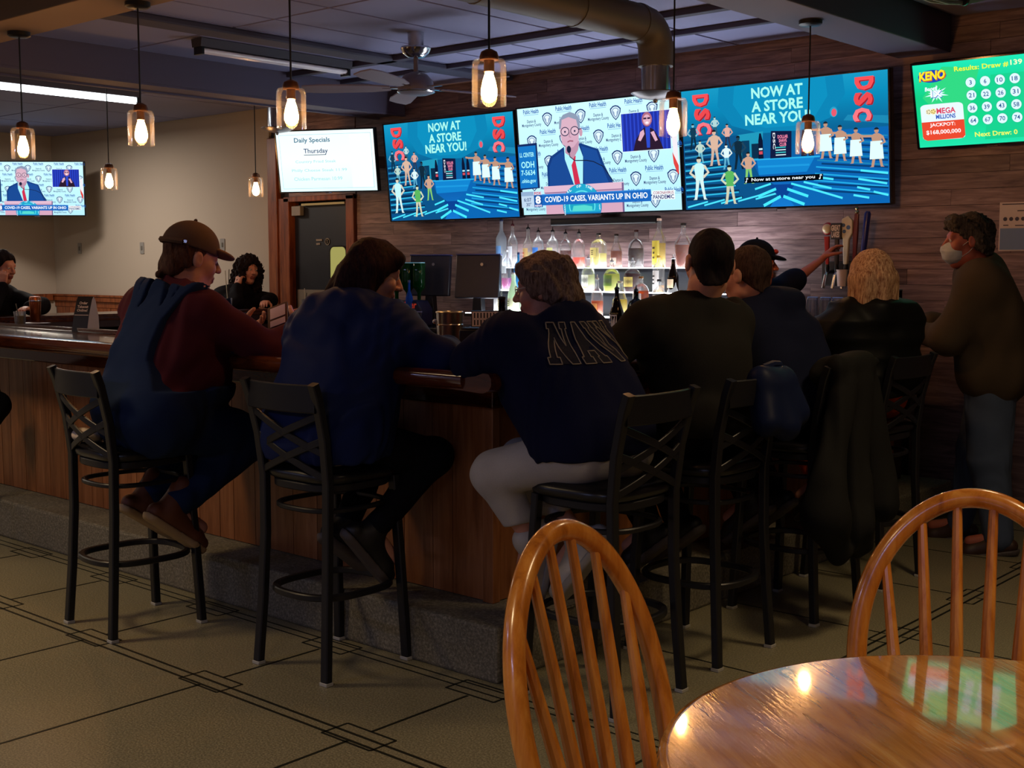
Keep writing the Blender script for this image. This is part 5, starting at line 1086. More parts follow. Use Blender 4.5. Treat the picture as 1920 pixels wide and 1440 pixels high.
# ------------------------------------------------------------------ figures: smooth distance fields turned into one continuous skin each
import openvdb
V = lambda *a: np.array(a, dtype=np.float64)
def unit(a): a = np.asarray(a, float); return a / np.linalg.norm(a)
class Field:
    def __init__(s, lo, hi, h):
        s.lo = np.asarray(lo, float); s.h = h; s.n = np.ceil((np.asarray(hi, float) - s.lo) / h).astype(int) + 1
        s.a = np.full(tuple(s.n), 0.09, np.float32)
    def box(s, bmin, bmax):
        i0 = np.clip(np.floor((np.asarray(bmin) - s.lo) / s.h).astype(int), 0, s.n - 1); i1 = np.clip(np.ceil((np.asarray(bmax) - s.lo) / s.h).astype(int) + 1, 1, s.n)
        if (i1 <= i0).any(): return None, None
        sl = tuple(slice(a, b) for a, b in zip(i0, i1))
        ax = [(s.lo[k] + s.h * np.arange(i0[k], i1[k])).astype(np.float32) for k in range(3)]
        return sl, (ax[0][:, None, None], ax[1][None, :, None], ax[2][None, None, :])
    def put(s, sl, d, k):
        a = s.a[sl]
        if k <= 0: s.a[sl] = np.minimum(a, d); return
        t = np.clip(0.5 + 0.5 * (a - d) / k, 0, 1); s.a[sl] = a * (1 - t) + d * t - k * t * (1 - t)
    def cap(s, a, b, ra, rb=None, k=0.03, wide=None):
        # tapered limb from a to b; wide = (axis, factor) widens the section along an axis
        a = np.asarray(a, float); b = np.asarray(b, float); rb = ra if rb is None else rb
        m = max(ra, rb) * (wide[1] if wide else 1) + max(k, 2 * s.h) + 0.01
        sl, P = s.box(np.minimum(a, b) - m, np.maximum(a, b) + m)
        if sl is None: return s
        ba = b - a; L2 = float(ba @ ba) + 1e-12
        t = np.clip(((P[0] - a[0]) * ba[0] + (P[1] - a[1]) * ba[1] + (P[2] - a[2]) * ba[2]) / L2, 0, 1)
        o = [P[i] - (a[i] + ba[i] * t) for i in range(3)]
        if wide:
            w = unit(wide[0]); c = (o[0] * w[0] + o[1] * w[1] + o[2] * w[2]) * (1 - 1 / wide[1]); o = [o[i] - w[i] * c for i in range(3)]
        s.put(sl, (np.sqrt(o[0] ** 2 + o[1] ** 2 + o[2] ** 2) - (ra + (rb - ra) * t)).astype(np.float32), k); return s
    def ell(s, c, r, R=None, k=0.03, neg=False):
        c = np.asarray(c, float); r = np.asarray(r, float); R = np.eye(3) if R is None else R
        m = r.max() + max(k, 2 * s.h) + 0.01; sl, P = s.box(c - m, c + m)
        if sl is None: return s
        o = [P[i] - c[i] for i in range(3)]; q = [o[0] * R[0, j] + o[1] * R[1, j] + o[2] * R[2, j] for j in range(3)]
        k0 = np.sqrt(sum((q[j] / r[j]) ** 2 for j in range(3))); k1 = np.sqrt(sum((q[j] / r[j] ** 2) ** 2 for j in range(3))) + 1e-9
        d = (k0 * (k0 - 1) / k1).astype(np.float32)
        if neg:
            a = s.a[sl]; t = np.clip(0.5 - 0.5 * (a + d) / k, 0, 1); s.a[sl] = a * (1 - t) - d * t + k * t * (1 - t)
        else: s.put(sl, d, k)
        return s
    def clip(s, p, n):          # keep the side the normal points away from
        p = np.asarray(p, float); n = unit(n); sl, P = s.box(s.lo, s.lo + s.n * s.h)
        s.a = np.maximum(s.a, ((P[0] - p[0]) * n[0] + (P[1] - p[1]) * n[1] + (P[2] - p[2]) * n[2]).astype(np.float32)); return s
    def neckline(s, hd, z, k, r=0.2):      # opens a garment round the neck, near the head only
        n = hd.R @ V(0, k, 1); n = unit(n); p = hd.p(0, 0, z); c = hd.c; sl, P = s.box(c - r - 0.02, c + r + 0.02)
        d = ((P[0] - p[0]) * n[0] + (P[1] - p[1]) * n[1] + (P[2] - p[2]) * n[2]); e = r - np.sqrt((P[0] - c[0]) ** 2 + (P[1] - c[1]) ** 2 + (P[2] - c[2]) ** 2)
        s.a[sl] = np.maximum(s.a[sl], np.minimum(d, e).astype(np.float32)); return s
    def grid(s): return s.box(s.lo, s.lo + s.n * s.h)[1]
    def rough(s, amp, freq, seed=0, stretch=(1, 1, 1)):
        # cloth folds / hair strands: warped waves added to the field near its surface
        ii = np.nonzero(np.abs(s.a) < amp * 2 + 0.02); rg = np.random.RandomState(seed)
        P = np.stack([(s.lo[k] + s.h * ii[k]) * freq * stretch[k] for k in range(3)]).astype(np.float32)
        W = P.copy()
        for q in range(3): W += 0.55 * np.sin(rg.randn(3, 3).astype(np.float32) @ P * 0.7 + rg.rand(3, 1).astype(np.float32) * 6)
        v = 0
        for q in range(5): v = v + np.sin(rg.randn(1, 3).astype(np.float32) @ W * (0.8 + 0.5 * q) + rg.rand() * 6)[0] / (1 + 0.5 * q)
        s.a[ii] += (amp * 0.5 * v).astype(np.float32); return s
    def mesh(s, name, mats, assign=None):
        g = openvdb.FloatGrid(0.09); a = s.a.copy()
        for k in range(3):
            sl = [slice(None)] * 3; sl[k] = 0; a[tuple(sl)] = np.maximum(a[tuple(sl)], 0.01); sl[k] = -1; a[tuple(sl)] = np.maximum(a[tuple(sl)], 0.01)
        g.copyFromArray(a.astype(np.float64) if False else a); P, Q = g.convertToQuads(0.0)
        P = P.astype(np.float64); Q = Q.astype(np.int64)
        c = P[Q].mean(1); nrm = np.cross(P[Q[:, 1]] - P[Q[:, 0]], P[Q[:, 2]] - P[Q[:, 0]])
        i = np.clip(np.rint(c).astype(int), 1, s.n - 2); A = a
        gr = np.stack([A[i[:, 0] + 1, i[:, 1], i[:, 2]] - A[i[:, 0] - 1, i[:, 1], i[:, 2]], A[i[:, 0], i[:, 1] + 1, i[:, 2]] - A[i[:, 0], i[:, 1] - 1, i[:, 2]], A[i[:, 0], i[:, 1], i[:, 2] + 1] - A[i[:, 0], i[:, 1], i[:, 2] - 1]], 1)
        if (nrm * gr).sum() < 0: Q = Q[:, ::-1]
        W = s.lo + P * s.h
        me = bpy.data.meshes.new(name); me.vertices.add(len(W)); me.vertices.foreach_set('co', W.astype(np.float32).ravel())
        me.loops.add(len(Q) * 4); me.loops.foreach_set('vertex_index', Q.astype(np.int32).ravel())
        me.polygons.add(len(Q)); me.polygons.foreach_set('loop_start', np.arange(0, len(Q) * 4, 4, dtype=np.int32))
        me.polygons.foreach_set('use_smooth', np.ones(len(Q), bool))
        for m in (mats if isinstance(mats, (list, tuple)) else [mats]): me.materials.append(m)
        if assign is not None: me.polygons.foreach_set('material_index', assign(W[Q].mean(1)).astype(np.int32))
        me.update(calc_edges=True); me.validate(); return me
    def build(s, name, mats, parent, assign=None):
        me = s.mesh(name, mats, assign); o = link(name, me, parent)
        if parent: o.matrix_parent_inverse = parent.matrix_world.inverted() if False else Matrix.Translation(-Vector(parent.location))
        return o

def frame(f, pitch=0.0, roll=0.0):
    # columns: right, forward, up
    f = unit(V(f[0], f[1], 0)); r = V(f[1], -f[0], 0); u = V(0, 0, 1)
    c, s_ = math.cos(pitch), math.sin(pitch); f2 = f * c + u * s_; u2 = u * c - f * s_
    c, s_ = math.cos(roll), math.sin(roll); r3 = r * c + u2 * s_; u3 = u2 * c - r * s_
    return np.stack([r3, f2, u3], 1)
class Head:
    def __init__(s, c, f, pitch=0.0, roll=0.0, k=1.0): s.c = np.asarray(c, float); s.R = frame(f, pitch, roll); s.k = k
    def p(s, x, y, z): return s.c + s.R @ (V(x, y, z) * s.k)
    def local(s, W): return (W - s.c) @ s.R / s.k
    def skin(s, F, nose=1.0, wide=1.0, ears=True):
        k = s.k; e = lambda c, r, kk=0.02, neg=False: F.ell(s.p(*c), np.array(r) * k, s.R, kk * k, neg); w = wide
        e((0, -0.018, 0.042), (0.074 * w, 0.096, 0.084)); e((0, 0.025, -0.028), (0.06 * w, 0.068, 0.082), 0.03)
        F.cap(s.p(-0.042 * w, 0.0, -0.068), s.p(0, 0.058, -0.098), 0.024 * k * w, 0.022 * k, 0.03 * k); F.cap(s.p(0.042 * w, 0.0, -0.068), s.p(0, 0.058, -0.098), 0.024 * k * w, 0.022 * k, 0.03 * k)
        F.cap(s.p(-0.034, 0.074, 0.037), s.p(0.034, 0.074, 0.037), 0.014 * k, None, 0.018 * k)
        for q in (-1, 1):
            e((q * 0.041 * w, 0.06, -0.02), (0.024, 0.022, 0.024), 0.025); e((q * 0.031, 0.093, 0.017), (0.016, 0.012, 0.011), 0.012, True)
            e((q * 0.031, 0.077, 0.017), (0.0125, 0.0125, 0.0125), 0.004)
            F.cap(s.p(q * 0.016, 0.0885, 0.024), s.p(q * 0.044, 0.083, 0.023), 0.0035 * k, None, 0.005 * k)
            if ears:
                e((q * 0.081 * w, -0.010, 0.002), (0.012, 0.021, 0.033), 0.008); e((q * 0.092 * w, -0.004, 0.004), (0.006, 0.01, 0.017), 0.006, True)
        F.cap(s.p(0, 0.088, 0.026), s.p(0, 0.110 + 0.004 * nose, -0.016), 0.008 * k, 0.0125 * k, 0.012 * k)
        for q in (-1, 1): e((q * 0.012, 0.101, -0.021), (0.009, 0.010, 0.008), 0.006)
        F.cap(s.p(-0.02, 0.088, -0.052), s.p(0.02, 0.088, -0.052), 0.0085 * k, None, 0.006 * k); F.cap(s.p(-0.016, 0.087, -0.066), s.p(0.016, 0.087, -0.066), 0.0088 * k, None, 0.006 * k)
        return s
    def lips(s, W):
        L = s.local(W); return ((np.abs(L[:, 0]) < 0.026) & (L[:, 1] > 0.085) & (L[:, 2] > -0.075) & (L[:, 2] < -0.044)).astype(int)
    def eyes(s, parent):
        w = MB(); 
        for q in (-1, 1): w.ball(tuple(s.p(q * 0.031, 0.0795, 0.0165)), 0.0118 * s.k, 12, 8)
        o = w.build('eyes', mat('eye_white', '#c9c2bc', 0.2), parent); o.matrix_parent_inverse = Matrix.Translation(-Vector(parent.location))
        i = MB()
        for q in (-1, 1): i.ball(tuple(s.p(q * 0.031, 0.0872, 0.0165)), 0.0052 * s.k, 10, 6)
        j = i.build('iris', mat('eye_dark', '#1c1410', 0.15), o); j.matrix_parent_inverse = Matrix.Translation(-Vector(parent.location)); 
        j.matrix_parent_inverse = Matrix.Identity(4)
def hand(F, wrist, fwd, palm, side, curl=0.6, size=1.0, spread=0.12, thumb=0.6):
    # palm = direction the palm faces; side = +1 when the thumb lies along fwd x palm
    w = np.asarray(wrist, float); f = unit(fwd); n = unit(np.asarray(palm, float) - f * (np.asarray(palm, float) @ f)); lat = np.cross(f, n) * side
    z = size; k = 0.008
    kn = []
    for i, (o, fl) in enumerate(((0.028, 0.088), (0.009, 0.092), (-0.011, 0.088), (-0.029, 0.08))):
        a = w + lat * o * 0.6 * z + f * 0.015 * z; b = w + lat * o * z + f * fl * z; kn.append(b); F.cap(a, b, 0.0135 * z, 0.0115 * z, 0.016)
    F.cap(w + f * 0.045 * z - lat * 0.018 * z, w + f * 0.045 * z + lat * 0.018 * z, 0.015 * z, None, 0.016)
    for i, (b, L) in enumerate(zip(kn, (0.070, 0.078, 0.072, 0.056))):
        d = unit(f + lat * (0.5 - i * 0.33) * spread); p = b; cu = curl if np.isscalar(curl) else curl[i]; ang = cu * 0.7
        for sg, fr, r0, r1 in ((0, 0.45, 0.0098, 0.0088), (1, 0.32, 0.0088, 0.008), (2, 0.23, 0.008, 0.007)):
            v = d * math.cos(ang) + n * math.sin(ang); q = p + v * L * fr * z; F.cap(p, q, r0 * z, r1 * z, 0.004); p = q; ang += cu * (1.0 if sg == 0 else 0.6)
    t0 = w + f * 0.018 * z + lat * 0.024 * z; v = unit(f * 0.75 + lat * 0.75 + n * thumb); t1 = t0 + v * 0.045 * z; v2 = unit(f * 0.95 + lat * 0.25 + n * thumb * 1.2); t2 = t1 + v2 * 0.032 * z; t3 = t2 + unit(f + n * thumb) * 0.026 * z
    F.cap(t0, t1, 0.014 * z, 0.0115 * z, 0.014); F.cap(t1, t2, 0.0115 * z, 0.0098 * z, 0.004); F.cap(t2, t3, 0.0098 * z, 0.008 * z, 0.004)
    return F

class Body:
    # joints in room coordinates; L is the figure's own left
    def __init__(s, **j):
        for k, v in j.items(): setattr(s, k, [np.asarray(q, float) for q in v] if isinstance(v, list) else (np.asarray(v, float) if isinstance(v, tuple) else v))
        s.fat = j.get('fat', 0.0); s.w = j.get('w', 1.0)
    def bounds(s, pad=0.2, lo_z=None):
        pts = [s.pel, s.chest, s.neck, s.head.c] + s.sh + s.el + s.wr + s.kn + s.an + s.hp + list(getattr(s, 'toe', []))
        A = np.array(pts); return A.min(0) - pad, A.max(0) + pad
    def torso(s, F, t=0.0, k=0.07, low=True, belly=0.0):
        r = unit(s.sh[1] - s.sh[0]); rh = unit(s.hp[1] - s.hp[0]); f = unit(np.cross(V(0, 0, 1), r)); w = s.w; g = s.fat
        f = np.cross(V(0, 0, 1), r); f = unit(f)
        wst = s.pel * 0.5 + s.chest * 0.5
        if low: F.cap(s.pel - rh * 0.085 * w, s.pel + rh * 0.085 * w, 0.105 * w + g * 0.7 + t, None, k)
        F.cap(wst - r * 0.06 * w, wst + r * 0.06 * w, 0.1 * w + g + t, None, k)
        if belly: F.ell(wst + f * (0.07 + g) - V(0, 0, 0.02), (0.15 * w + g + t, 0.13 + g + t, 0.15 + t), np.stack([r, f, V(0, 0, 1)], 1), k)
        mid = s.chest * 0.55 + wst * 0.45
        F.cap(mid - r * 0.07 * w, mid + r * 0.07 * w, 0.108 * w + g * 0.85 + t, None, k)
        F.cap(s.chest - r * 0.085 * w, s.chest + r * 0.085 * w, 0.105 * w + g * 0.6 + t, None, k)
        up = s.neck * 0.5 + s.chest * 0.5
        F.cap(s.sh[0] * 0.8 + up * 0.2, s.sh[1] * 0.8 + up * 0.2, 0.066 * w + g * 0.35 + t, None, k)
        for q in s.sh: F.cap(s.neck, q, 0.048 * w + g * 0.3 + t, 0.052 * w + t + g * 0.2, k)
        return F
    def arms(s, F, t=0.0, k=0.03, which=(0, 1), cut=1.0):
        g = s.fat * 0.25; w = s.w
        for i in which:
            F.cap(s.sh[i], s.el[i], 0.054 * w + g + t, 0.043 * w + g + t, k); e = s.el[i] + (s.wr[i] - s.el[i]) * cut
            F.cap(s.el[i], e, 0.043 * w + g + t, (0.043 - 0.016 * cut) * w + t * (1 if cut == 1 else 1), k)
        return F
    def legs(s, F, t=0.0, k=0.03, cut=1.0, which=(0, 1)):
        g = s.fat * 0.35; w = s.w
        for i in which:
            F.cap(s.hp[i], s.kn[i], 0.086 * w + g + t, 0.06 * w + g * 0.6 + t, k); e = s.kn[i] + (s.an[i] - s.kn[i]) * cut
            F.cap(s.kn[i], e, 0.058 * w + g * 0.5 + t, (0.058 - 0.02 * cut) * w + t, k); m = s.kn[i] * 0.7 + s.an[i] * 0.3
        return F
def attach(o, root): o.matrix_parent_inverse = Matrix.Translation(-Vector(root.location)); return o
def shoes(root, B, mt, sole, L=0.27, which=(0, 1), high=0.06, name='shoe'):
    for i in which:
        a = B.an[i]; to = B.toe[i]; d = unit(to - a); up = unit(a - B.kn[i]) * -1; n = unit(up - d * (up @ d)); lo = np.minimum(a, to) - 0.16; hi = np.maximum(a, to) + 0.16
        heel = a - d * 0.055 - n * 0.045; ball = a + d * (L * 0.55) - n * 0.05; tip = a + d * (L * 0.72) - n * 0.055; lat = np.cross(d, n)
        F = Field(lo, hi, 0.006); F.cap(heel, ball, 0.036, 0.04, 0.02, (lat, 1.0)); F.cap(ball, tip, 0.039, 0.031, 0.02, (lat, 1.15)); F.cap(a + n * high, a - n * 0.02, 0.046, 0.046, 0.03); F.cap(a, ball, 0.044, 0.034, 0.03)
        F.clip(a - n * 0.082, -n); o = F.build(name, mt, root)
        G_ = Field(lo, hi, 0.006); G_.cap(heel - n * 0.02, ball - n * 0.02, 0.041, 0.046, 0.02); G_.cap(ball - n * 0.02, tip - n * 0.015, 0.046, 0.037, 0.02); G_.clip(a - n * 0.066, n); G_.clip(a - n * 0.094, -n)
        q = link('sole', G_.mesh('sole', sole), o)
        q.matrix_parent_inverse = Matrix.Identity(4)
def fabric(name, col, scale=240, rough=0.85, sheen=0.3, vary=0.12, bumpy=0.25):
    m = mat(name, col, rough, spec=0.12); v = coords(m, 'World'); a = noise(m, v, scale, 2, 0.6); b = noise(m, v, 9, 3, 0.5)
    c = C(col); lo = tuple(x * (1 - vary * 2) for x in c[:3]) + (1,); hi = tuple(min(1, x * (1 + vary * 2)) for x in c[:3]) + (1,)
    mx = mixc(m, 0.5, mixc(m, a, lo, hi), mixc(m, b, lo, hi)); lk(m, mx, bsdf(m).inputs['Base Color']); bump(m, a, bumpy, 0.002); return m
def skin_mat(name, col):
    m = mat(name, col, 0.5, spec=0.4); bsdf(m).inputs['Subsurface Weight'].default_value = 0.12; bsdf(m).inputs['Subsurface Radius'].default_value = (0.012, 0.005, 0.003); bsdf(m).inputs['Subsurface Scale'].default_value = 0.6
    v = coords(m, 'World'); a = noise(m, v, 60, 4, 0.6); c = C(col); lk(m, mixc(m, a, tuple(x * 0.84 for x in c[:3]) + (1,), tuple(min(1, x * 1.12) for x in c[:3]) + (1,)), bsdf(m).inputs['Base Color']); return m
def hair_mat(name, dark, light):
    m = mat(name, dark, 0.75, spec=0.12); v = coords(m, 'World', (1, 1, 0.18)); a = noise(m, v, 130, 4, 0.7, 0.3); lk(m, ramp(m, a, [(0.35, dark), (0.65, light)]), bsdf(m).inputs['Base Color']); bump(m, a, 0.5, 0.004); return m
m_skin = skin_mat('skin', '#c88d76'); m_lips = mat('lips', '#8e4a42', 0.45)
def person(label, B, loc, h=0.006, skin=None, nose=1.0, wide=1.0, hands=(), eyes=True, group=None):
    root = thing('person', label, 'person', loc, group=group); sk = skin or m_skin
    lo, hi = B.bounds(0.17); hd = B.head; lo = np.minimum(lo, hd.c - 0.17); hi = np.maximum(hi, hd.c + 0.17)
    F = Field(lo, hi, h); B.torso(F, -0.012); B.arms(F, -0.006); B.legs(F, -0.008)
    for i in (0, 1):
        d = B.toe[i] - B.an[i] if hasattr(B, 'toe') else V(0, 0, -0.05); F.cap(B.an[i], B.an[i] + d * 0.75, 0.036, 0.03, 0.03)
    F.cap(hd.p(0, -0.03, -0.055), B.neck, 0.054 * wide * hd.k, 0.062 * wide, 0.035); hd.skin(F, nose, wide)
    for a in hands: hand(F, *a[:4], **a[4])
    F.build('body', [sk, m_lips], root, hd.lips)
    if eyes: hd.eyes(root)
    return root
def wear(root, name, F, mt, fold=0.006, freq=14, seed=1, assign=None, stretch=(1, 1, 0.7)):
    if fold: F.rough(fold, freq, seed, stretch)
    return F.build(name, mt, root, assign)
def hair(root, hd, mt, shape, strands=0.004, h=0.006, name='hair', seed=5, ext=0.2, freq=75, st=0.2):
    F = Field(hd.c - ext, hd.c + ext, h); shape(F, hd); F.rough(strands, freq, seed, (1, 1, st)); return F.build(name, mt, root)
def scalp(F, hd, t=0.012, front=0.05, low=-0.045, slope=0.25, taper=False):
    k = hd.k; F.ell(hd.p(0, -0.02, 0.045), np.array((0.076 + t, 0.098 + t, 0.086 + t)) * k, hd.R, 0.01)
    if taper:
        for q in (-1, 1): F.cap(hd.p(q * 0.034, -0.055, 0.0), hd.p(q * 0.02, -0.062, -0.07), 0.041 * k, 0.03 * k, 0.02)
    else: F.cap(hd.p(-0.045, -0.06, -0.02), hd.p(0.045, -0.06, -0.02), (0.042 + t) * k, None, 0.03)
    # face side and nape trimmed away
    F.clip(hd.p(0, front, 0.05), hd.R @ V(0, 1.0, -0.62)); F.clip(hd.p(0, 0, low), hd.R @ V(0, slope, -1))
# ------------------------------------------------------------------ the man in overalls on the first stool
m_maroon = fabric('maroon_knit', '#4a1a24', 300); m_denim = fabric('dark_denim', '#1b2a4a', 420, sheen=0.1); m_boot = mat('tan_boot', '#6a3a20', 0.6); m_bootsole = mat('pale_sole', '#b0926a', 0.6)
hd = Head((-4.475, 3.045, 1.515), (0.24, 0.97), -0.22, 0.0, 1.06)
B = Body(pel=(-4.47, 2.81, 0.90), chest=(-4.51, 2.98, 1.22), neck=(-4.50, 3.0, 1.39), head=hd, sh=[(-4.75, 2.98, 1.32), (-4.30, 2.98, 1.31)], el=[(-4.8, 3.2, 1.15), (-4.185, 3.2, 1.135)], wr=[(-4.62, 3.36, 1.2), (-4.215, 3.375, 1.215)],
         hp=[(-4.60, 2.84, 0.86), (-4.39, 2.82, 0.86)], kn=[(-4.68, 3.30, 0.76), (-4.40, 3.29, 0.75)], an=[(-4.66, 2.90, 0.5), (-4.40, 2.86, 0.5)], toe=[(-4.66, 3.08, 0.38), (-4.40, 3.05, 0.36)], fat=0.045, w=1.1)
p1 = person('person in a tan cap, maroon shirt and denim overalls, looking at a phone', B, (-4.56, 2.8, 0), 0.0055, wide=1.1, hands=[((-4.215, 3.375, 1.215), (-0.3, 0.75, 0.4), (-1, -0.25, 0.1), 1, dict(curl=0.85, size=1.08)), ((-4.62, 3.36, 1.2), (0.75, 0.45, 0.2), (0.2, -0.4, 0.9), -1, dict(curl=0.5, size=1.08))])
lo, hi = B.bounds(0.25)
F = Field(lo, hi, 0.007); B.torso(F, 0.012, belly=0.05); B.arms(F, 0.018, cut=0.9); F.cap(B.neck - V(0, 0, 0.02), B.neck + V(0.005, 0.008, 0.02), 0.085, 0.08, 0.03); F.clip(B.pel + V(0, 0, -0.02), (0, 0, -1))
F.neckline(hd, -0.105, 0.35); wear(p1, 'shirt', F, m_maroon, 0.010, 12, 3)
for i in (0, 1):
    d = unit(B.wr[i] - B.el[i]); q = B.wr[i] - d * 0.03; C_ = Field(q - 0.1, q + 0.1, 0.006); C_.cap(q - d * 0.02, q + d * 0.012, 0.047, 0.043, 0.01); C_.clip(q + d * 0.02, d).clip(q - d * 0.03, -d); C_.build('cuff', m_maroon, p1)
# denim: trousers, bib back and straps from one field
F = Field(lo, hi, 0.007); B.torso(F, 0.036, belly=0.05); S_ = F.a.copy(); X, Y, Z = F.grid(); r = unit(B.sh[1] - B.sh[0]); sp = B.pel
u = (X - sp[0]) * r[0] + (Y - sp[1]) * r[1] + 0 * Z; f = V(-r[1], r[0], 0); dd = (X - sp[0]) * f[0] + (Y - sp[1]) * f[1] - 0.42 * (Z - sp[2])
panel = np.maximum(np.abs(u) - np.interp(Z, [0.9, 1.0, 1.12, 1.27, 1.37, 1.5], [0.3, 0.21, 0.13, 0.115, 0.06, 0.0]), dd - 0.02); so = np.interp(Z, [1.1, 1.27, 1.35, 1.42], [0.09, 0.09, 0.135, 0.165]); strap = np.maximum(np.abs(np.abs(u) - so) - 0.03, 1.1 - Z)
strapf = np.maximum(np.abs(np.abs(u) - 0.1) - 0.025, 1.2 - Z + 0 * u); low = Z - (1.0 - 0.02 * np.abs(u))
F.a = np.maximum(S_, np.minimum(np.minimum(panel, low + 0 * u), np.minimum(strap, strapf))).astype(np.float32)
F.clip((0, 0, 1.47), (0, 0, 1)); F.neckline(hd, -0.14, 0.3, 0.24); F.ell(B.neck + V(0.01, 0.02, 0.02), (0.1, 0.1, 0.1), None, 0.01, True); B.legs(F, 0.022, cut=0.9); wear(p1, 'overalls', F, m_denim, 0.008, 14, 5)
shoes(p1, B, m_boot, m_bootsole, 0.3, high=0.1, name='boot')
def sh_(F, hd): scalp(F, hd, 0.008, 0.03, -0.015, 0.5); F.cap(hd.p(-0.045, -0.085, -0.05), hd.p(0.045, -0.085, -0.05), 0.03, None, 0.03); F.cap(hd.p(0, -0.11, -0.075), hd.p(0.01, -0.13, -0.085), 0.02, 0.012, 0.02)
hair(p1, hd, hair_mat('brown_hair', '#2e1a14', '#52342a'), sh_, 0.006)
def cap_(root, hd, mt, brimmt, back=True):
    k = hd.k; F = Field(hd.c - 0.22, hd.c + 0.22, 0.006)
    F.ell(hd.p(0, -0.016, 0.052), np.array((0.092, 0.116, 0.104)) * k, hd.R, 0.01); F.clip(hd.p(0, 0, 0.042), hd.R @ V(0, -0.12, -1)); o = F.build('cap', mt, root)
    G_ = Field(hd.c - 0.26, hd.c + 0.26, 0.005); G_.ell(hd.p(0, 0.102, 0.052), np.array((0.078, 0.066, 0.015)) * k, hd.R @ np.array([[1, 0, 0], [0, math.cos(-0.2), -math.sin(-0.2)], [0, math.sin(-0.2), math.cos(-0.2)]]), 0.005); G_.clip(hd.p(0, 0.06, 0.05), hd.R @ V(0, -1, 0))
    q = link('brim', G_.mesh('brim', brimmt), o)
    b = MB(); b.ball(tuple(hd.p(0, -0.016, 0.158)), 0.008, 8, 6); q2 = link('button', b.mesh('button', mt), o)
    st = MB().tube([tuple(hd.p(0.1 * math.sin(a) * 0.94, -0.016 - 0.118 * math.cos(a), 0.058)) for a in np.linspace(-1.0, 1.0, 14)], 0.012, 6).mesh('strap', mt); link('strap', st, o)
    bk = MB().cbox((0, 0, 0), (0.004, 0.03, 0.012), Matrix.Translation(Vector(hd.p(0.083, -0.078, 0.06))) @ Matrix(((hd.R[0, 0], hd.R[0, 1], hd.R[0, 2], 0), (hd.R[1, 0], hd.R[1, 1], hd.R[1, 2], 0), (hd.R[2, 0], hd.R[2, 1], hd.R[2, 2], 0), (0, 0, 0, 1))) @ Matrix.Rotation(-0.8, 4, 'Z')).mesh('buckle', m_chrome); link('buckle', bk, o)
    return o
m_cap = fabric('tan_cap', '#5a4438', 300, sheen=0.1); cap_(p1, hd, m_cap, fabric('cap_brim', '#7a5a46', 300, sheen=0.1))
tail = Field(V(-4.85, 2.5, 0.7), V(-4.5, 2.85, 0.95), 0.006); tail.ell((-4.70, 2.665, 0.795), (0.1, 0.05, 0.03), None, 0.01); wear(p1, 'shirt_tail', tail, mat('white_shirt', '#cdbba6', 0.8), 0.005, 30, 2)
bl_ = MB()
for sx in (-1, 1): bl_.cbox(tuple(B.pel + r * (0.2 * sx) + f * 0.12 + V(0, 0, 0.06)), (0.02, 0.02, 0.03))
wb_ = attach(bl_.build('side_buckle', m_chrome, p1), p1)
# his phone and open wallet
ph = thing('phone', 'phone with a bright blue screen held by the man in overalls', 'phone', (-4.235, 3.46, 1.285), (math.radians(-52), 0, 0.35))
MB().prism(rrect(0.075, 0.15, 0.01), -0.004, 0.004).build('case', m_blackpl, ph, bevel=0.001); MB().prism(rrect(0.068, 0.14, 0.006), -0.0052, -0.004).build('screen', glow('phone_screen', '#5a6cff', 7.0, True), ph, smooth=False)
pp = MB(); pp.box(-0.028, -0.006, 0.03, -0.005, -0.0053, 0.042).box(0.0, -0.006, 0.03, 0.028, -0.0053, 0.042); pp.build('icons', glow('phone_icons', '#d8e4ff', 1.5), ph, smooth=False)
wl = thing('wallet', 'open brown wallet with white cards, beside the lit phone', 'wallet', (-4.40, 3.43, 1.272), (math.radians(-38), math.radians(-20), 0.5))
MB().prism(rrect(0.1, 0.13, 0.008), -0.004, 0.004).build('leather', mat('wallet_leather', '#4a2018', 0.5), wl, bevel=0.002)
for k, (z0, z1) in enumerate(((-0.055, -0.02), (-0.01, 0.052))): MB().box(-0.036, -0.0065, z0, 0.04, -0.0045, z1).build('card', mat('card_pale', '#cdb6d2', 0.5), wl, bevel=0.001, smooth=False)

# ------------------------------------------------------------------ the woman in the blue parka
m_parka = fabric('navy_parka', '#16234f', 200, rough=0.65, sheen=0.15, bumpy=0.1); m_black = fabric('black_cloth', '#0d0e14', 300, sheen=0.1); m_dhair = hair_mat('dark_brown_hair', '#1c0d10', '#38201f')
hd = Head((-3.52, 3.20, 1.455), (0.5, 0.86), -0.3, 0.06, 0.98)
B = Body(pel=(-3.55, 3.0, 0.89), chest=(-3.56, 3.10, 1.15), neck=(-3.54, 3.14, 1.30), head=hd, sh=[(-3.76, 3.12, 1.23), (-3.36, 3.13, 1.25)], el=[(-3.86, 3.3, 1.14), (-3.22, 3.26, 1.15)], wr=[(-3.62, 3.5, 1.15), (-3.42, 3.5, 1.16)],
         hp=[(-3.64, 3.02, 0.85), (-3.46, 3.02, 0.85)], kn=[(-3.68, 3.36, 0.78), (-3.34, 3.33, 0.77)], an=[(-3.62, 3.12, 0.48), (-3.43, 3.09, 0.5)], toe=[(-3.60, 3.26, 0.37), (-3.42, 3.22, 0.35)], fat=0.012)
p2 = person('person with dark bobbed hair in a hooded navy parka, face turned aside', B, (-3.55, 3.0, 0), 0.0055, hands=[((-3.42, 3.5, 1.16), (-0.8, 0.5, -0.1), (0, -0.2, -1), -1, dict(curl=0.4)), ((-3.62, 3.5, 1.15), (0.8, 0.5, -0.05), (0, -0.2, -1), 1, dict(curl=0.4))])
lo, hi = B.bounds(0.3)
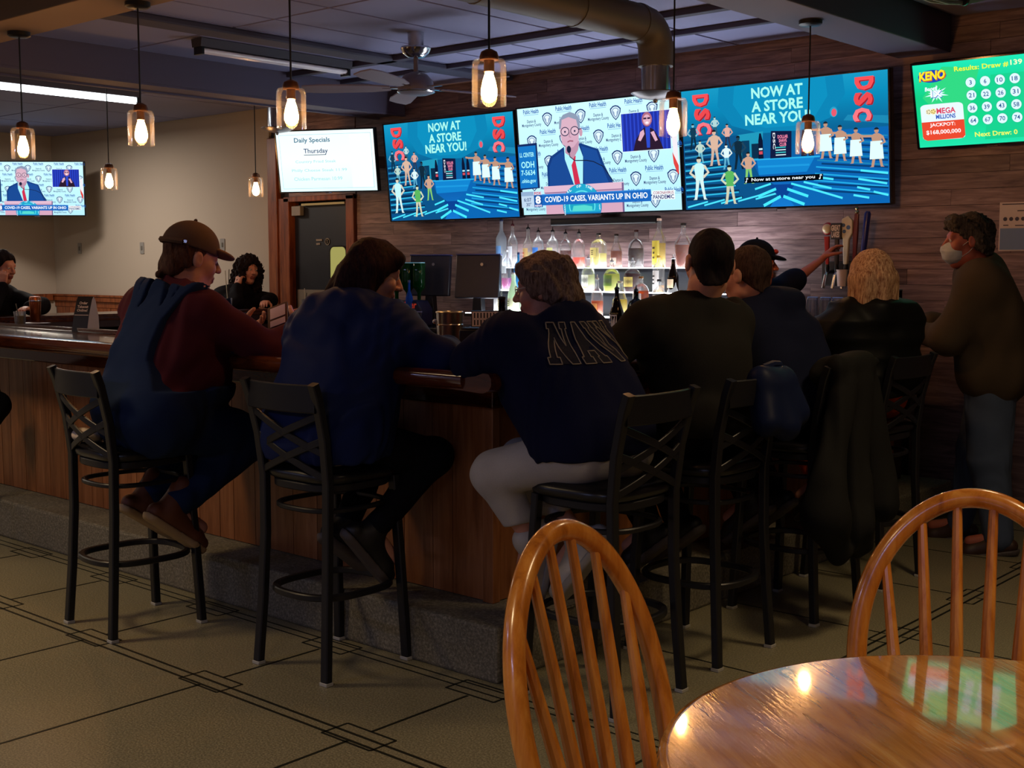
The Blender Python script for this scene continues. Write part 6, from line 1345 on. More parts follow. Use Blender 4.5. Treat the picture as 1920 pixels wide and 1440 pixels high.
F = Field(lo, hi, 0.007); B.torso(F, 0.045, 0.09); B.arms(F, 0.034, 0.05, cut=0.95)
F.cap((-3.66, 2.97, 0.87), (-3.44, 2.99, 0.87), 0.165, None, 0.08); F.cap((-3.58, 3.03, 1.0), (-3.48, 3.03, 1.0), 0.17, None, 0.08)
F.cap(V(-3.64, 3.05, 1.31), V(-3.46, 3.06, 1.33), 0.085, None, 0.04); F.cap(V(-3.66, 3.02, 1.25), V(-3.5, 2.99, 1.24), 0.075, 0.06, 0.04); F.cap(V(-3.66, 3.14, 1.33), V(-3.62, 3.2, 1.34), 0.06, 0.05, 0.04); F.cap(V(-3.42, 3.13, 1.33), V(-3.42, 3.22, 1.32), 0.055, 0.045, 0.04)
F.clip((0, 0, 0.79), (0, 0, -1)); F.neckline(hd, -0.07, 0.5); wear(p2, 'parka', F, m_parka, 0.011, 9, 8)
F = Field(lo, hi, 0.008); B.torso(F, 0.0); F.clip((0, 0, 0.95), (0, 0, 1)); B.legs(F, 0.012, cut=0.92); wear(p2, 'trousers', F, m_black, 0.008, 15, 4)
shoes(p2, B, mat('black_shoe', '#101014', 0.5), mat('shoe_edge', '#4e4644', 0.6), 0.26)
m_plaid = mat('plaid_cotton', '#8a4038', 0.85); v_ = coords(m_plaid, 'World'); sx_ = nd(m_plaid, 'ShaderNodeSeparateXYZ'); lk(m_plaid, v_, sx_.inputs[0])
def band(m, src, fr, lo_, ph_=0.0):
    a = nd(m, 'ShaderNodeMath', operation='MULTIPLY_ADD'); a.inputs[1].default_value = fr; a.inputs[2].default_value = ph_; lk(m, src, a.inputs[0]); b = nd(m, 'ShaderNodeMath', operation='SINE'); lk(m, a.outputs[0], b.inputs[0]); c = nd(m, 'ShaderNodeMath', operation='GREATER_THAN'); c.inputs[1].default_value = lo_; lk(m, b.outputs[0], c.inputs[0]); return c.outputs[0]
c1 = mixc(m_plaid, band(m_plaid, sx_.outputs['X'], 140, 0.2), C('#7c2f2c'), C('#a8988c')); c2 = mixc(m_plaid, band(m_plaid, sx_.outputs['Z'], 140, 0.4), c1, C('#2c2a40')); c3 = mixc(m_plaid, band(m_plaid, sx_.outputs['X'], 70, 0.93, 0.4), c2, C('#d8c8bc')); c4 = mixc(m_plaid, band(m_plaid, sx_.outputs['Z'], 70, 0.9, 1.0), c3, C('#d8c0b4')); lk(m_plaid, c4, bsdf(m_plaid).inputs['Base Color'])
F = Field(V(-3.95, 2.6, 0.68), V(-3.2, 3.4, 1.0), 0.007); F.cap((-3.70, 2.93, 0.845), (-3.44, 2.93, 0.83), 0.092, 0.07, 0.03, (V(0, 1, 0), 1.35)); F.clip((0, 0, 0.777), (0, 0, -1)); wear(p2, 'plaid_shirt', F, m_plaid, 0.004, 20, 9)
def bob(F, hd):
    k = hd.k; F.ell(hd.p(0, -0.015, 0.045), np.array((0.092, 0.111, 0.102)) * k, hd.R, 0.01); F.cap(hd.p(-0.062, -0.045, 0.0), hd.p(-0.07, -0.04, -0.1), 0.055, 0.045, 0.04); F.cap(hd.p(0.066, -0.02, 0.02), hd.p(0.068, -0.03, -0.1), 0.04, 0.035, 0.04); F.cap(hd.p(-0.05, -0.085, -0.02), hd.p(-0.06, -0.11, -0.1), 0.055, 0.045, 0.04); F.cap(hd.p(0.03, -0.09, -0.02), hd.p(0.03, -0.1, -0.11), 0.055, 0.045, 0.04)
    F.cap(hd.p(-0.045, 0.068, 0.088), hd.p(0.045, 0.068, 0.088), 0.028, None, 0.03); F.ell(hd.p(0.03, 0.10, -0.045), np.array((0.085, 0.08, 0.092)), hd.R, 0.015, True)
hair(p2, hd, m_dhair, bob, 0.003, ext=0.24)

# ------------------------------------------------------------------ the woman in the lettered sweatshirt
m_navy_sw = fabric('navy_sweatshirt', '#121634', 320); m_capri = fabric('pale_grey_cotton', '#b3aeab', 320, sheen=0.1); m_ghair = hair_mat('greying_hair', '#4a342e', '#8a7266')
hd = Head((-2.855, 3.415, 1.405), (-0.92, -0.4), -0.14, 0.0, 0.98)
B = Body(pel=(-2.60, 3.375, 0.89), chest=(-2.76, 3.385, 1.125), neck=(-2.81, 3.41, 1.285), head=hd, sh=[(-2.865, 3.225, 1.235), (-2.785, 3.545, 1.235)], el=[(-2.965, 3.165, 1.165), (-2.97, 3.64, 1.15)], wr=[(-3.05, 3.40, 1.16), (-3.18, 3.6, 1.16)],
         hp=[(-2.62, 3.30, 0.855), (-2.58, 3.47, 0.855)], kn=[(-2.915, 3.205, 0.765), (-2.98, 3.43, 0.78)], an=[(-2.83, 3.31, 0.52), (-2.69, 3.42, 0.53)], toe=[(-2.85, 3.29, 0.40), (-2.76, 3.345, 0.40)], fat=0.014, w=0.98)
p3 = person('person with glasses and grey-brown hair in a navy lettered sweatshirt', B, (-2.56, 3.42, 0), 0.0055, hands=[((-3.05, 3.40, 1.16), (-0.4, 0.9, 0), (0, 0, -1), -1, dict(curl=0.4)), ((-3.18, 3.6, 1.16), (-0.5, -0.85, 0), (0, 0, -1), 1, dict(curl=0.4))])
lo, hi = B.bounds(0.3)
F = Field(lo, hi, 0.007); B.torso(F, 0.03, 0.09); B.arms(F, 0.024, 0.05, cut=0.92); F.cap((-2.61, 3.31, 0.92), (-2.58, 3.44, 0.92), 0.15, None, 0.08); F.cap((-2.69, 3.32, 1.04), (-2.66, 3.44, 1.04), 0.15, None, 0.08)
F.cap((-2.77, 3.335, 1.305), (-2.75, 3.46, 1.305), 0.08, None, 0.04); F.cap((-2.83, 3.31, 1.295), (-2.90, 3.31, 1.265), 0.05, 0.045, 0.03); F.cap((-2.81, 3.5, 1.295), (-2.89, 3.51, 1.265), 0.05, 0.045, 0.03); F.cap((-2.71, 3.36, 1.24), (-2.69, 3.43, 1.23), 0.065, None, 0.04)
F.clip((-2.6, 0, 0.835), (0.1, 0.0, -1)); F.neckline(hd, -0.085, 0.45); F.rough(0.010, 11, 12, (1, 1, 0.7)); sw_me = F.mesh('sweatshirt', m_navy_sw); sw = attach(link('sweatshirt', sw_me, p3), p3)
F = Field(lo, hi, 0.007); B.torso(F, 0.004); F.clip((0, 0, 0.98), (0, 0, 1)); B.legs(F, 0.016, cut=0.62); F.cap((-2.58, 3.29, 0.865), (-2.55, 3.47, 0.865), 0.108, None, 0.05); F.clip((0, 0, 0.777), (-0.02, 0, -1)) if False else None
for i in (0, 1):
    d = unit(B.an[i] - B.kn[i]); 
F.clip((-2.85, 3.28, 0.585), (0.25, 0.1, -1)); wear(p3, 'capri_trousers', F, m_capri, 0.004, 14, 2)
shoes(p3, B, mat('white_shoe', '#b9b2aa', 0.5), mat('grey_sole', '#8f8880', 0.6), 0.27, high=0.02)
def grey(F, hd):
    scalp(F, hd, 0.012, 0.055, -0.05); F.cap(hd.p(-0.045, 0.055, 0.085), hd.p(0.045, 0.055, 0.085), 0.032, None, 0.03); F.cap(hd.p(-0.04, -0.08, -0.04), hd.p(0.04, -0.08, -0.04), 0.05, None, 0.03); F.cap(hd.p(-0.078, 0.02, 0.04), hd.p(-0.08, 0.01, 0.0), 0.022, 0.014, 0.03); F.cap(hd.p(0.078, 0.02, 0.04), hd.p(0.08, 0.01, 0.0), 0.022, 0.014, 0.03)
hair(p3, hd, m_ghair, grey, 0.009, freq=60, st=0.5)
def glasses(root, hd, col='#b9b4b0'):
    g = MB()
    for q in (-1, 1):
        g.tube([tuple(hd.p(q * 0.033 + 0.021 * math.cos(a), 0.098 - 0.004 * abs(math.cos(a)), 0.014 + 0.016 * math.sin(a))) for a in np.linspace(0, 2 * PI, 20)[:-1]], 0.0016, 6, True)
        g.tube([tuple(hd.p(q * 0.054, 0.094, 0.018)), tuple(hd.p(q * 0.078, 0.06, 0.02)), tuple(hd.p(q * 0.088, -0.005, 0.022))], 0.0022, 6)
    g.tube([tuple(hd.p(-0.012, 0.099, 0.018)), tuple(hd.p(0, 0.104, 0.021)), tuple(hd.p(0.012, 0.099, 0.018))], 0.0016, 6)
    return attach(g.build('glasses', mat('glasses_' + col.lstrip('#'), col, 0.25, 0.6), root), root)
glasses(p3, hd, '#d8d2d0')
# lettering across the shoulders, laid on the cloth
bv = BVHTree.FromPolygons([tuple(v.co) for v in sw_me.vertices], [tuple(p.vertices) for p in sw_me.polygons])
LET = {'N': [(0, 0), (0.36, 0), (0.36, 0.16), (0.28, 0.16), (0.28, 0.62), (0.66, 0.0), (0.92, 0.0), (0.92, 0.84), (1.0, 0.84), (1.0, 1), (0.64, 1), (0.64, 0.84), (0.72, 0.84), (0.72, 0.42), (0.36, 1), (0, 1), (0, 0.84), (0.08, 0.84), (0.08, 0.16), (0, 0.16)],
       'A': [(0, 0), (0.38, 0), (0.38, 0.16), (0.31, 0.16), (0.35, 0.3), (0.65, 0.3), (0.69, 0.16), (0.62, 0.16), (0.62, 0), (1, 0), (1, 0.16), (0.93, 0.16), (0.66, 1), (0.34, 1), (0.07, 0.16), (0, 0.16)],
       'V': [(0.36, 0), (0.64, 0), (0.93, 0.84), (1, 0.84), (1, 1), (0.62, 1), (0.62, 0.84), (0.69, 0.84), (0.5, 0.26), (0.31, 0.84), (0.38, 0.84), (0.38, 1), (0, 1), (0, 0.84), (0.07, 0.84)],
       'Y': [(0.3, 0), (0.7, 0), (0.7, 0.16), (0.6, 0.16), (0.6, 0.42), (0.93, 0.84), (1, 0.84), (1, 1), (0.64, 1), (0.64, 0.84), (0.7, 0.84), (0.5, 0.58), (0.3, 0.84), (0.36, 0.84), (0.36, 1), (0, 1), (0, 0.84), (0.07, 0.84), (0.4, 0.42), (0.4, 0.16), (0.3, 0.16)]}
bn = unit(V(0.93, -0.3, 0.25)); bu = unit(np.cross(bn, V(0, 0, 1)) * -1); bup = unit(np.cross(bn, bu)); bup = bup if bup[2] > 0 else -bup
LO = np.array(on_y(1092, 648, 3.42)) * 0 + V(-2.535, 3.365, 1.215)
def on_back(a, b, off):      # wrapped round the trunk by arc length
    th = math.radians(-51) + (a - 0.36 * b) / 0.2; d = V(math.cos(th), math.sin(th), 0.0); o = V(-2.76, 3.385, 1.235 + b) + d * 0.6; hit = bv.ray_cast(Vector(o), Vector(-d))
    return tuple(np.array(hit[0]) + d * off) if hit[0] else None
def letters(h=0.135, w=0.105, gap=0.008):
    fill = bmesh.new(); edge = MB(); x = -w / 2
    for ch in 'NAVY':
        P = [(x + a * w, (b - 0.5) * h) for a, b in LET[ch]]; ring = []
        n = len(P)
        for i in range(n):
            for q in range(6): ring.append((P[i][0] + (P[(i + 1) % n][0] - P[i][0]) * q / 6, P[i][1] + (P[(i + 1) % n][1] - P[i][1]) * q / 6))
        pts = [on_back(a, b, 0.0035) for a, b in ring]
        if all(pts): edge.tube(pts, 0.0022, 5, True)
        bm = bmesh.new(); bm.faces.new([bm.verts.new((a, b, 0)) for a, b in P]); bmesh.ops.triangulate(bm, faces=bm.faces); bmesh.ops.subdivide_edges(bm, edges=bm.edges, cuts=5, use_grid_fill=True); bmesh.ops.triangulate(bm, faces=bm.faces)
        for fc in bm.faces:
            vs = [on_back(v.co.x, v.co.y, 0.0022) for v in fc.verts]
            if all(vs): fill.faces.new([fill.verts.new(v) for v in vs])
        bm.free(); x += w + gap
    me = bpy.data.meshes.new('letters'); fill.to_mesh(me); fill.free(); me.materials.append(fabric('letter_felt', '#2c2a34', 400)); l = link('letters', me, sw)
    e = link('letter_outline', edge.mesh('letter_outline', mat('letter_thread', '#9a8a78', 0.7)), sw)
letters()

# ------------------------------------------------------------------ the man in the charcoal sweater
m_char = fabric('charcoal_knit', '#24221f', 300); m_bhair = hair_mat('near_black_hair', '#100c10', '#241a1c')
hd = Head((-2.595, 4.085, 1.495), (-0.74, 0.66), -0.1, -0.08, 1.04)
B = Body(pel=(-2.58, 4.08, 0.91), chest=(-2.65, 4.06, 1.19), neck=(-2.63, 4.075, 1.34), head=hd, sh=[(-2.735, 3.875, 1.27), (-2.60, 4.25, 1.27)], el=[(-2.82, 3.74, 1.15), (-2.85, 4.32, 1.16)], wr=[(-3.06, 3.88, 1.16), (-3.06, 4.2, 1.16)],
         hp=[(-2.6, 3.99, 0.86), (-2.57, 4.18, 0.86)], kn=[(-2.97, 3.98, 0.78), (-2.98, 4.2, 0.78)], an=[(-2.78, 3.98, 0.46), (-2.78, 4.18, 0.46)], toe=[(-2.92, 3.98, 0.35), (-2.92, 4.18, 0.35)], fat=0.012, w=1.02)
p4 = person('person with cropped black hair in a charcoal sweater, seen from behind', B, (-2.58, 4.08, 0), 0.0065, wide=1.03, hands=[((-3.06, 3.88, 1.16), (-0.8, 0.6, 0), (0, 0, -1), -1, dict(curl=0.4)), ((-3.06, 4.2, 1.16), (-0.8, -0.55, 0), (0, 0, -1), 1, dict(curl=0.4))])
lo, hi = B.bounds(0.25)
F = Field(lo, hi, 0.008); B.torso(F, 0.022); B.arms(F, 0.02, cut=0.92); F.clip((0, 0, 0.84), (0, 0, -1)); F.neckline(hd, -0.115, 0.3); wear(p4, 'sweater', F, m_char, 0.010, 12, 31)
F = Field(lo, hi, 0.008); B.torso(F, 0.0); F.clip((0, 0, 0.95), (0, 0, 1)); B.legs(F, 0.014, cut=0.94); wear(p4, 'trousers', F, m_black, 0.007, 14, 32)
shoes(p4, B, mat('black_shoe', '#101014', 0.5), mat('shoe_edge', '#4e4644', 0.6))
hair(p4, hd, m_bhair, lambda F, hd: scalp(F, hd, 0.005, 0.04, 0.0, 0.95, True), 0.003)

# ------------------------------------------------------------------ the man in the navy zip jacket
m_njack = fabric('navy_fleece', '#151a30', 260)
hd = Head((-2.80, 4.70, 1.445), (-0.99, 0.02), -0.12, 0.0, 1.0)
B = Body(pel=(-2.58, 4.82, 0.90), chest=(-2.70, 4.77, 1.12), neck=(-2.73, 4.76, 1.29), head=hd, sh=[(-2.76, 4.60, 1.21), (-2.67, 4.92, 1.185)], el=[(-2.93, 4.56, 1.16), (-2.90, 5.02, 1.15)], wr=[(-3.14, 4.72, 1.16), (-3.14, 4.95, 1.16)],
         hp=[(-2.6, 4.75, 0.86), (-2.57, 4.94, 0.86)], kn=[(-2.98, 4.74, 0.78), (-2.98, 4.97, 0.78)], an=[(-2.78, 4.74, 0.46), (-2.78, 4.94, 0.46)], toe=[(-2.92, 4.74, 0.35), (-2.92, 4.94, 0.35)], fat=0.02, w=1.05)
p5 = person('person with short brown hair in a navy collared jacket, head turned to the bar', B, (-2.56, 4.86, 0), 0.0065, hands=[((-3.14, 4.72, 1.16), (-0.8, 0.6, 0), (0, 0, -1), -1, dict(curl=0.4)), ((-3.14, 4.95, 1.16), (-0.8, -0.55, 0), (0, 0, -1), 1, dict(curl=0.4))])
lo, hi = B.bounds(0.25)
F = Field(lo, hi, 0.008); B.torso(F, 0.03); B.arms(F, 0.028, cut=0.94); F.cap((-2.69, 4.74, 1.335), (-2.67, 4.86, 1.335), 0.062, None, 0.02); F.clip((0, 0, 0.82), (0, 0, -1)); F.neckline(hd, -0.095, 0.5); wear(p5, 'jacket', F, m_njack, 0.011, 12, 41)
F = Field(lo, hi, 0.008); B.torso(F, 0.0); F.clip((0, 0, 0.95), (0, 0, 1)); B.legs(F, 0.014, cut=0.94); wear(p5, 'trousers', F, m_black, 0.007, 14, 42)
shoes(p5, B, mat('black_shoe', '#101014', 0.5), mat('shoe_edge', '#4e4644', 0.6))
hair(p5, hd, hair_mat('short_brown_hair', '#2a1c18', '#4c3830'), lambda F, hd: scalp(F, hd, 0.005, 0.045, -0.005, 0.8, True), 0.003)

# ------------------------------------------------------------------ the blonde woman in the black padded coat
m_puff = fabric('black_padded', '#0f100f', 150, rough=0.5, sheen=0.05, bumpy=0.05); m_blond = hair_mat('blonde_hair', '#7a4a34', '#d8b08a')
hd = Head((-2.59, 5.46, 1.43), (-0.85, 0.5), -0.05, 0.0, 0.98)
B = Body(pel=(-2.6, 5.53, 0.90), chest=(-2.61, 5.50, 1.13), neck=(-2.62, 5.47, 1.295), head=hd, sh=[(-2.65, 5.35, 1.205), (-2.54, 5.68, 1.205)], el=[(-2.80, 5.27, 1.15), (-2.85, 5.75, 1.16)], wr=[(-3.0, 5.26, 1.2), (-3.08, 5.62, 1.16)],
         hp=[(-2.62, 5.43, 0.86), (-2.6, 5.62, 0.86)], kn=[(-2.98, 5.42, 0.78), (-2.98, 5.64, 0.78)], an=[(-2.8, 5.42, 0.46), (-2.8, 5.62, 0.46)], toe=[(-2.93, 5.42, 0.35), (-2.93, 5.62, 0.35)], fat=0.02)
p6 = person('person with blonde hair in a black padded coat, holding a glass', B, (-2.6, 5.53, 0), 0.0065, hands=[((-3.0, 5.26, 1.2), (-0.55, 0.5, 0.45), (-0.5, 0.7, -0.4), -1, dict(curl=0.55)), ((-3.08, 5.62, 1.16), (-0.8, -0.55, 0), (0, 0, -1), 1, dict(curl=0.4))])
lo, hi = B.bounds(0.3)
F = Field(lo, hi, 0.008); B.torso(F, 0.035, 0.08); B.arms(F, 0.028, 0.05, cut=0.92); F.cap((-2.6, 5.42, 0.95), (-2.57, 5.62, 0.95), 0.16, None, 0.08); F.cap((-2.53, 5.42, 1.28), (-2.48, 5.62, 1.25), 0.085, 0.09, 0.04); F.cap((-2.47, 5.52, 1.17), (-2.46, 5.6, 1.17), 0.07, None, 0.05); F.cap((-2.64, 5.36, 1.3), (-2.7, 5.38, 1.3), 0.05, None, 0.03)
F.clip((0, 0, 0.89), (0, 0, -1)); F.neckline(hd, -0.075, 0.5)
Zg = F.grid()[2]; F.a = F.a + (0.006 * np.abs(np.sin(Zg * 38)) - 0.004).astype(np.float32) * (F.a < 0.05); wear(p6, 'padded_coat', F, m_puff, 0.008, 12, 51)
F = Field(lo, hi, 0.008); B.torso(F, 0.008); F.clip((0, 0, 0.95), (0, 0, 1)); B.legs(F, 0.014, cut=0.94); wear(p6, 'trousers', F, fabric('rust_cotton', '#e25a1e', 260), 0.006, 14, 52)
shoes(p6, B, mat('black_shoe', '#101014', 0.5), mat('shoe_edge', '#4e4644', 0.6))
def lob(F, hd):
    k = hd.k; F.ell(hd.p(0, -0.018, 0.045), np.array((0.092, 0.114, 0.1)) * k, hd.R, 0.01)
    for x, y in ((-0.07, 0.0), (-0.06, -0.07), (0.0, -0.1), (0.06, -0.07), (0.07, 0.0)): F.cap(hd.p(x, y, 0.0), hd.p(x * 1.25, y * 0.95, -0.12), 0.045, 0.03, 0.03)
    F.ell(hd.p(0.0, 0.11, -0.03), np.array((0.062, 0.065, 0.1)), hd.R, 0.02, True)
hair(p6, hd, m_blond, lob, 0.004, ext=0.24)
tumbler('pint glass held by the blonde woman, ringed with a gold rim light', (-3.065, 5.33, 1.155), 0.15, 0.036, '#a8843a', 0.5)

# ------------------------------------------------------------------ the standing man with a face mask
m_olive = fabric('olive_brown_canvas', '#4c4032', 260); m_jean = fabric('faded_denim', '#4a566c', 300)
hd = Head((-2.53, 6.45, 1.615), (-0.83, -0.56), -0.08, 0.0, 1.04)
B = Body(pel=(-2.40, 6.55, 0.97), chest=(-2.44, 6.5, 1.27), neck=(-2.47, 6.47, 1.46), head=hd, sh=[(-2.39, 6.31, 1.385), (-2.5, 6.69, 1.385)], el=[(-2.52, 6.22, 1.13), (-2.62, 6.78, 1.13)], wr=[(-2.74, 6.33, 1.15), (-2.80, 6.62, 1.18)],
         hp=[(-2.38, 6.46, 0.93), (-2.41, 6.65, 0.93)], kn=[(-2.36, 6.42, 0.5), (-2.52, 6.66, 0.51)], an=[(-2.30, 6.42, 0.085), (-2.60, 6.67, 0.085)], toe=[(-2.47, 6.36, 0.05), (-2.78, 6.62, 0.05)], fat=0.035, w=1.1)
p7 = person('person standing at the bar end in an olive jacket, jeans and white face mask', B, (-2.4, 6.5, 0), 0.0065, skin_mat('skin_ruddy', '#a85c48'), wide=1.02, hands=[((-2.74, 6.33, 1.15), (-0.85, 0.3, 0.15), (0.2, 0.8, -0.3), -1, dict(curl=0.7)), ((-2.80, 6.62, 1.18), (-0.9, -0.25, 0), (0, -0.8, -0.4), 1, dict(curl=0.6))])
lo, hi = B.bounds(0.25); lo[2] = 0.0
F = Field(lo, hi, 0.008); B.torso(F, 0.035, 0.08); B.arms(F, 0.03, 0.05, cut=0.92); F.cap((-2.38, 6.46, 0.92), (-2.41, 6.65, 0.92), 0.15, None, 0.08); F.cap(B.neck - V(0, 0, 0.03), B.neck + V(0, 0, 0.01), 0.085, 0.08, 0.02); F.clip((0, 0, 0.78), (0, 0, -1)); F.neckline(hd, -0.11, 0.35); wear(p7, 'jacket', F, m_olive, 0.012, 10, 61)
F = Field(lo, hi, 0.008); B.torso(F, 0.0); F.clip((0, 0, 1.0), (0, 0, 1)); B.legs(F, 0.03, cut=0.98); F.clip((0, 0, 0.035), (0, 0, -1)); wear(p7, 'jeans', F, m_jean, 0.010, 13, 62)
shoes(p7, B, mat('brown_shoe', '#3a2418', 0.5), mat('shoe_edge', '#4e4644', 0.6), 0.28)
hair(p7, hd, hair_mat('curly_grey_hair', '#2c2622', '#5a5248'), lambda F, hd: (scalp(F, hd, 0.016, 0.05, -0.01, 0.7), F.cap(hd.p(-0.05, 0.06, 0.1), hd.p(0.05, 0.06, 0.1), 0.03, None, 0.03)), 0.012, freq=85, st=0.9)
F = Field(hd.c - 0.16, hd.c + 0.16, 0.005); F.ell(hd.p(0, 0.06, -0.05), np.array((0.066, 0.068, 0.062)), hd.R, 0.01); F.cap(hd.p(0, 0.09, -0.005), hd.p(0, 0.11, -0.025), 0.014, 0.02, 0.02); F.clip(hd.p(0, 0.035, 0), hd.R @ V(0, -1, 0)); F.clip(hd.p(0, 0, 0.006), hd.R @ V(0, -0.2, 1)); mk = wear(p7, 'face_mask', F, mat('mask_cloth', '#b9bfc2', 0.8), 0.002, 60, 3, stretch=(0.3, 0.3, 2.0))
es = MB()
for q in (-1, 1): es.tube([tuple(hd.p(q * 0.06, 0.04, -0.02)), tuple(hd.p(q * 0.075, 0.015, 0.0)), tuple(hd.p(q * 0.083, -0.015, 0.02))], 0.0016, 5).tube([tuple(hd.p(q * 0.058, 0.04, -0.07)), tuple(hd.p(q * 0.074, 0.01, -0.05)), tuple(hd.p(q * 0.083, -0.02, -0.02))], 0.0016, 5)
l = link('ear_loops', es.mesh('ear_loops', mat('mask_cloth', '#b9bfc2', 0.8)), mk)

# ------------------------------------------------------------------ the bartender reaching for the taps
hd = Head((-3.85, 6.6, 1.495), (0.8, 0.6), -0.05, 0.0, 1.0)
B = Body(pel=(-3.93, 6.53, 0.98), chest=(-3.89, 6.57, 1.20), neck=(-3.87, 6.58, 1.365), head=hd, sh=[(-3.93, 6.735, 1.305), (-3.79, 6.44, 1.30)], el=[(-3.82, 6.98, 1.395), (-3.8, 6.25, 1.08)], wr=[(-3.745, 7.2, 1.53), (-3.82, 6.45, 1.1)],
         hp=[(-3.97, 6.61, 0.93), (-3.9, 6.45, 0.93)], kn=[(-3.97, 6.61, 0.5), (-3.9, 6.44, 0.5)], an=[(-3.99, 6.62, 0.085), (-3.92, 6.44, 0.085)], toe=[(-3.85, 6.71, 0.05), (-3.78, 6.54, 0.05)], fat=0.01)
p8 = person('person in a navy cap behind the bar, one arm stretched to the beer taps', B, (-3.92, 6.53, 0), 0.0065, skin_mat('skin_rosy', '#c07058'), hands=[((-3.745, 7.2, 1.53), (0.25, 0.7, 0.6), (0.5, 0.2, -0.7), -1, dict(curl=0.35, size=1.05)), ((-3.82, 6.45, 1.1), (0.1, 0.9, -0.1), (0, 0, -1), -1, dict(curl=0.5))])
lo, hi = B.bounds(0.2); lo[2] = 0.0
F = Field(lo, hi, 0.008); B.torso(F, 0.02); B.arms(F, 0.022, cut=0.06); F.clip((0, 0, 0.86), (0, 0, -1)); F.neckline(hd, -0.11, 0.3); wear(p8, 'shirt', F, m_njack, 0.008, 12, 71)
F = Field(lo, hi, 0.008); B.torso(F, 0.0); F.clip((0, 0, 1.0), (0, 0, 1)); B.legs(F, 0.02, cut=0.97); F.clip((0, 0, 0.03), (0, 0, -1)); wear(p8, 'trousers', F, m_black, 0.007, 14, 72)
shoes(p8, B, mat('black_shoe', '#101014', 0.5), mat('shoe_edge', '#4e4644', 0.6))
hair(p8, hd, m_bhair, lambda F, hd: scalp(F, hd, 0.008, 0.04, -0.05), 0.003)
m_cap2 = fabric('navy_cap', '#12141f', 300, sheen=0.1); c2_ = cap_(p8, hd, m_cap2, m_cap2)
em = MB().ball(tuple(hd.p(0, 0.098, 0.085)), (0.02, 0.02, 0.016), 10, 6).mesh('emblem', mat('red_emblem', '#c0392f', 0.6)); link('emblem', em, c2_)

# ------------------------------------------------------------------ the curly haired woman across the bar and her neighbour at the left edge
m_blksw = fabric('black_sweater', '#0f0f16', 300)
hd = Head((-9.64, 7.18, 1.44), (0.95, -0.1), -0.08, 0.1, 0.98)
B = Body(pel=(-9.8, 7.05, 0.88), chest=(-9.74, 7.1, 1.1), neck=(-9.69, 7.14, 1.26), head=hd, sh=[(-9.74, 7.29, 1.19), (-9.72, 6.92, 1.19)], el=[(-9.5, 7.32, 1.16), (-9.52, 6.95, 1.15)], wr=[(-9.35, 7.16, 1.15), (-9.60, 7.02, 1.29)],
         hp=[(-9.82, 7.14, 0.86), (-9.82, 6.96, 0.86)], kn=[(-9.95, 7.16, 0.5), (-9.95, 6.96, 0.5)], an=[(-9.98, 7.16, 0.12), (-9.98, 6.96, 0.12)], toe=[(-9.86, 7.16, 0.06), (-9.86, 6.96, 0.06)])
p9 = person('person with long curly black hair resting cheek on hand, by the door frame', B, (-9.8, 7.05, 0), 0.0075, hands=[((-9.60, 7.02, 1.29), (-0.05, 0.25, 0.95), (-0.2, 0.9, -0.2), 1, dict(curl=0.8)), ((-9.35, 7.16, 1.15), (0.6, -0.7, 0), (0, 0, -1), 1, dict(curl=0.4))])
lo, hi = B.bounds(0.22); lo[2] = 0
F = Field(lo, hi, 0.009); B.torso(F, 0.03); B.arms(F, 0.026, cut=0.9); F.neckline(hd, -0.1, 0.4); wear(p9, 'sweater', F, m_blksw, 0.009, 12, 81)
F = Field(lo, hi, 0.009); B.torso(F, 0.0); F.clip((0, 0, 0.98), (0, 0, 1)); B.legs(F, 0.014); wear(p9, 'trousers', F, m_black, 0.006, 14, 82)
shoes(p9, B, mat('black_shoe', '#101014', 0.5), mat('shoe_edge', '#4e4644', 0.6))
def curls(F, hd):
    F.ell(hd.p(0, -0.02, 0.05), (0.105, 0.118, 0.105), hd.R, 0.01)
    for x, y in ((-0.085, 0.02), (-0.08, -0.06), (0.0, -0.1), (0.08, -0.06), (0.085, 0.02)): F.cap(hd.p(x, y, 0.02), hd.p(x * 1.2, y, -0.17), 0.05, 0.045, 0.03)
    F.ell(hd.p(0, 0.11, -0.03), (0.066, 0.075, 0.105), hd.R, 0.02, True)
hair(p9, hd, m_bhair, curls, 0.018, 0.007, ext=0.28, seed=9, freq=70, st=0.7)
hd = Head((-9.8, 4.87, 1.475), (0.9, 0.35), -0.25, 0.0, 1.0)
B = Body(pel=(-9.98, 4.75, 0.88), chest=(-9.92, 4.78, 1.12), neck=(-9.87, 4.82, 1.31), head=hd, sh=[(-9.95, 4.97, 1.23), (-9.85, 4.6, 1.23)], el=[(-9.6, 5.08, 1.16), (-9.62, 4.66, 1.17)], wr=[(-9.45, 4.9, 1.15), (-9.68, 4.80, 1.33)],
         hp=[(-10.0, 4.84, 0.86), (-9.98, 4.66, 0.86)], kn=[(-10.08, 4.86, 0.5), (-10.06, 4.66, 0.5)], an=[(-10.12, 4.86, 0.1), (-10.1, 4.66, 0.1)], toe=[(-10.24, 4.86, 0.05), (-10.24, 4.66, 0.05)])
p10 = person('person in a black shirt at the left edge, hand raised to the ear', B, (-10.0, 4.75, 0), 0.0075, hands=[((-9.68, 4.80, 1.33), (-0.1, 0.1, 0.9), (-0.6, 0.7, 0), 1, dict(curl=0.9)), ((-9.45, 4.9, 1.15), (0.5, -0.8, 0), (0, 0, -1), 1, dict(curl=0.4))])
lo, hi = B.bounds(0.22); lo[2] = 0
F = Field(lo, hi, 0.009); B.torso(F, 0.03); B.arms(F, 0.026, cut=0.9); F.neckline(hd, -0.105, 0.4); wear(p10, 'shirt', F, m_blksw, 0.009, 12, 91)
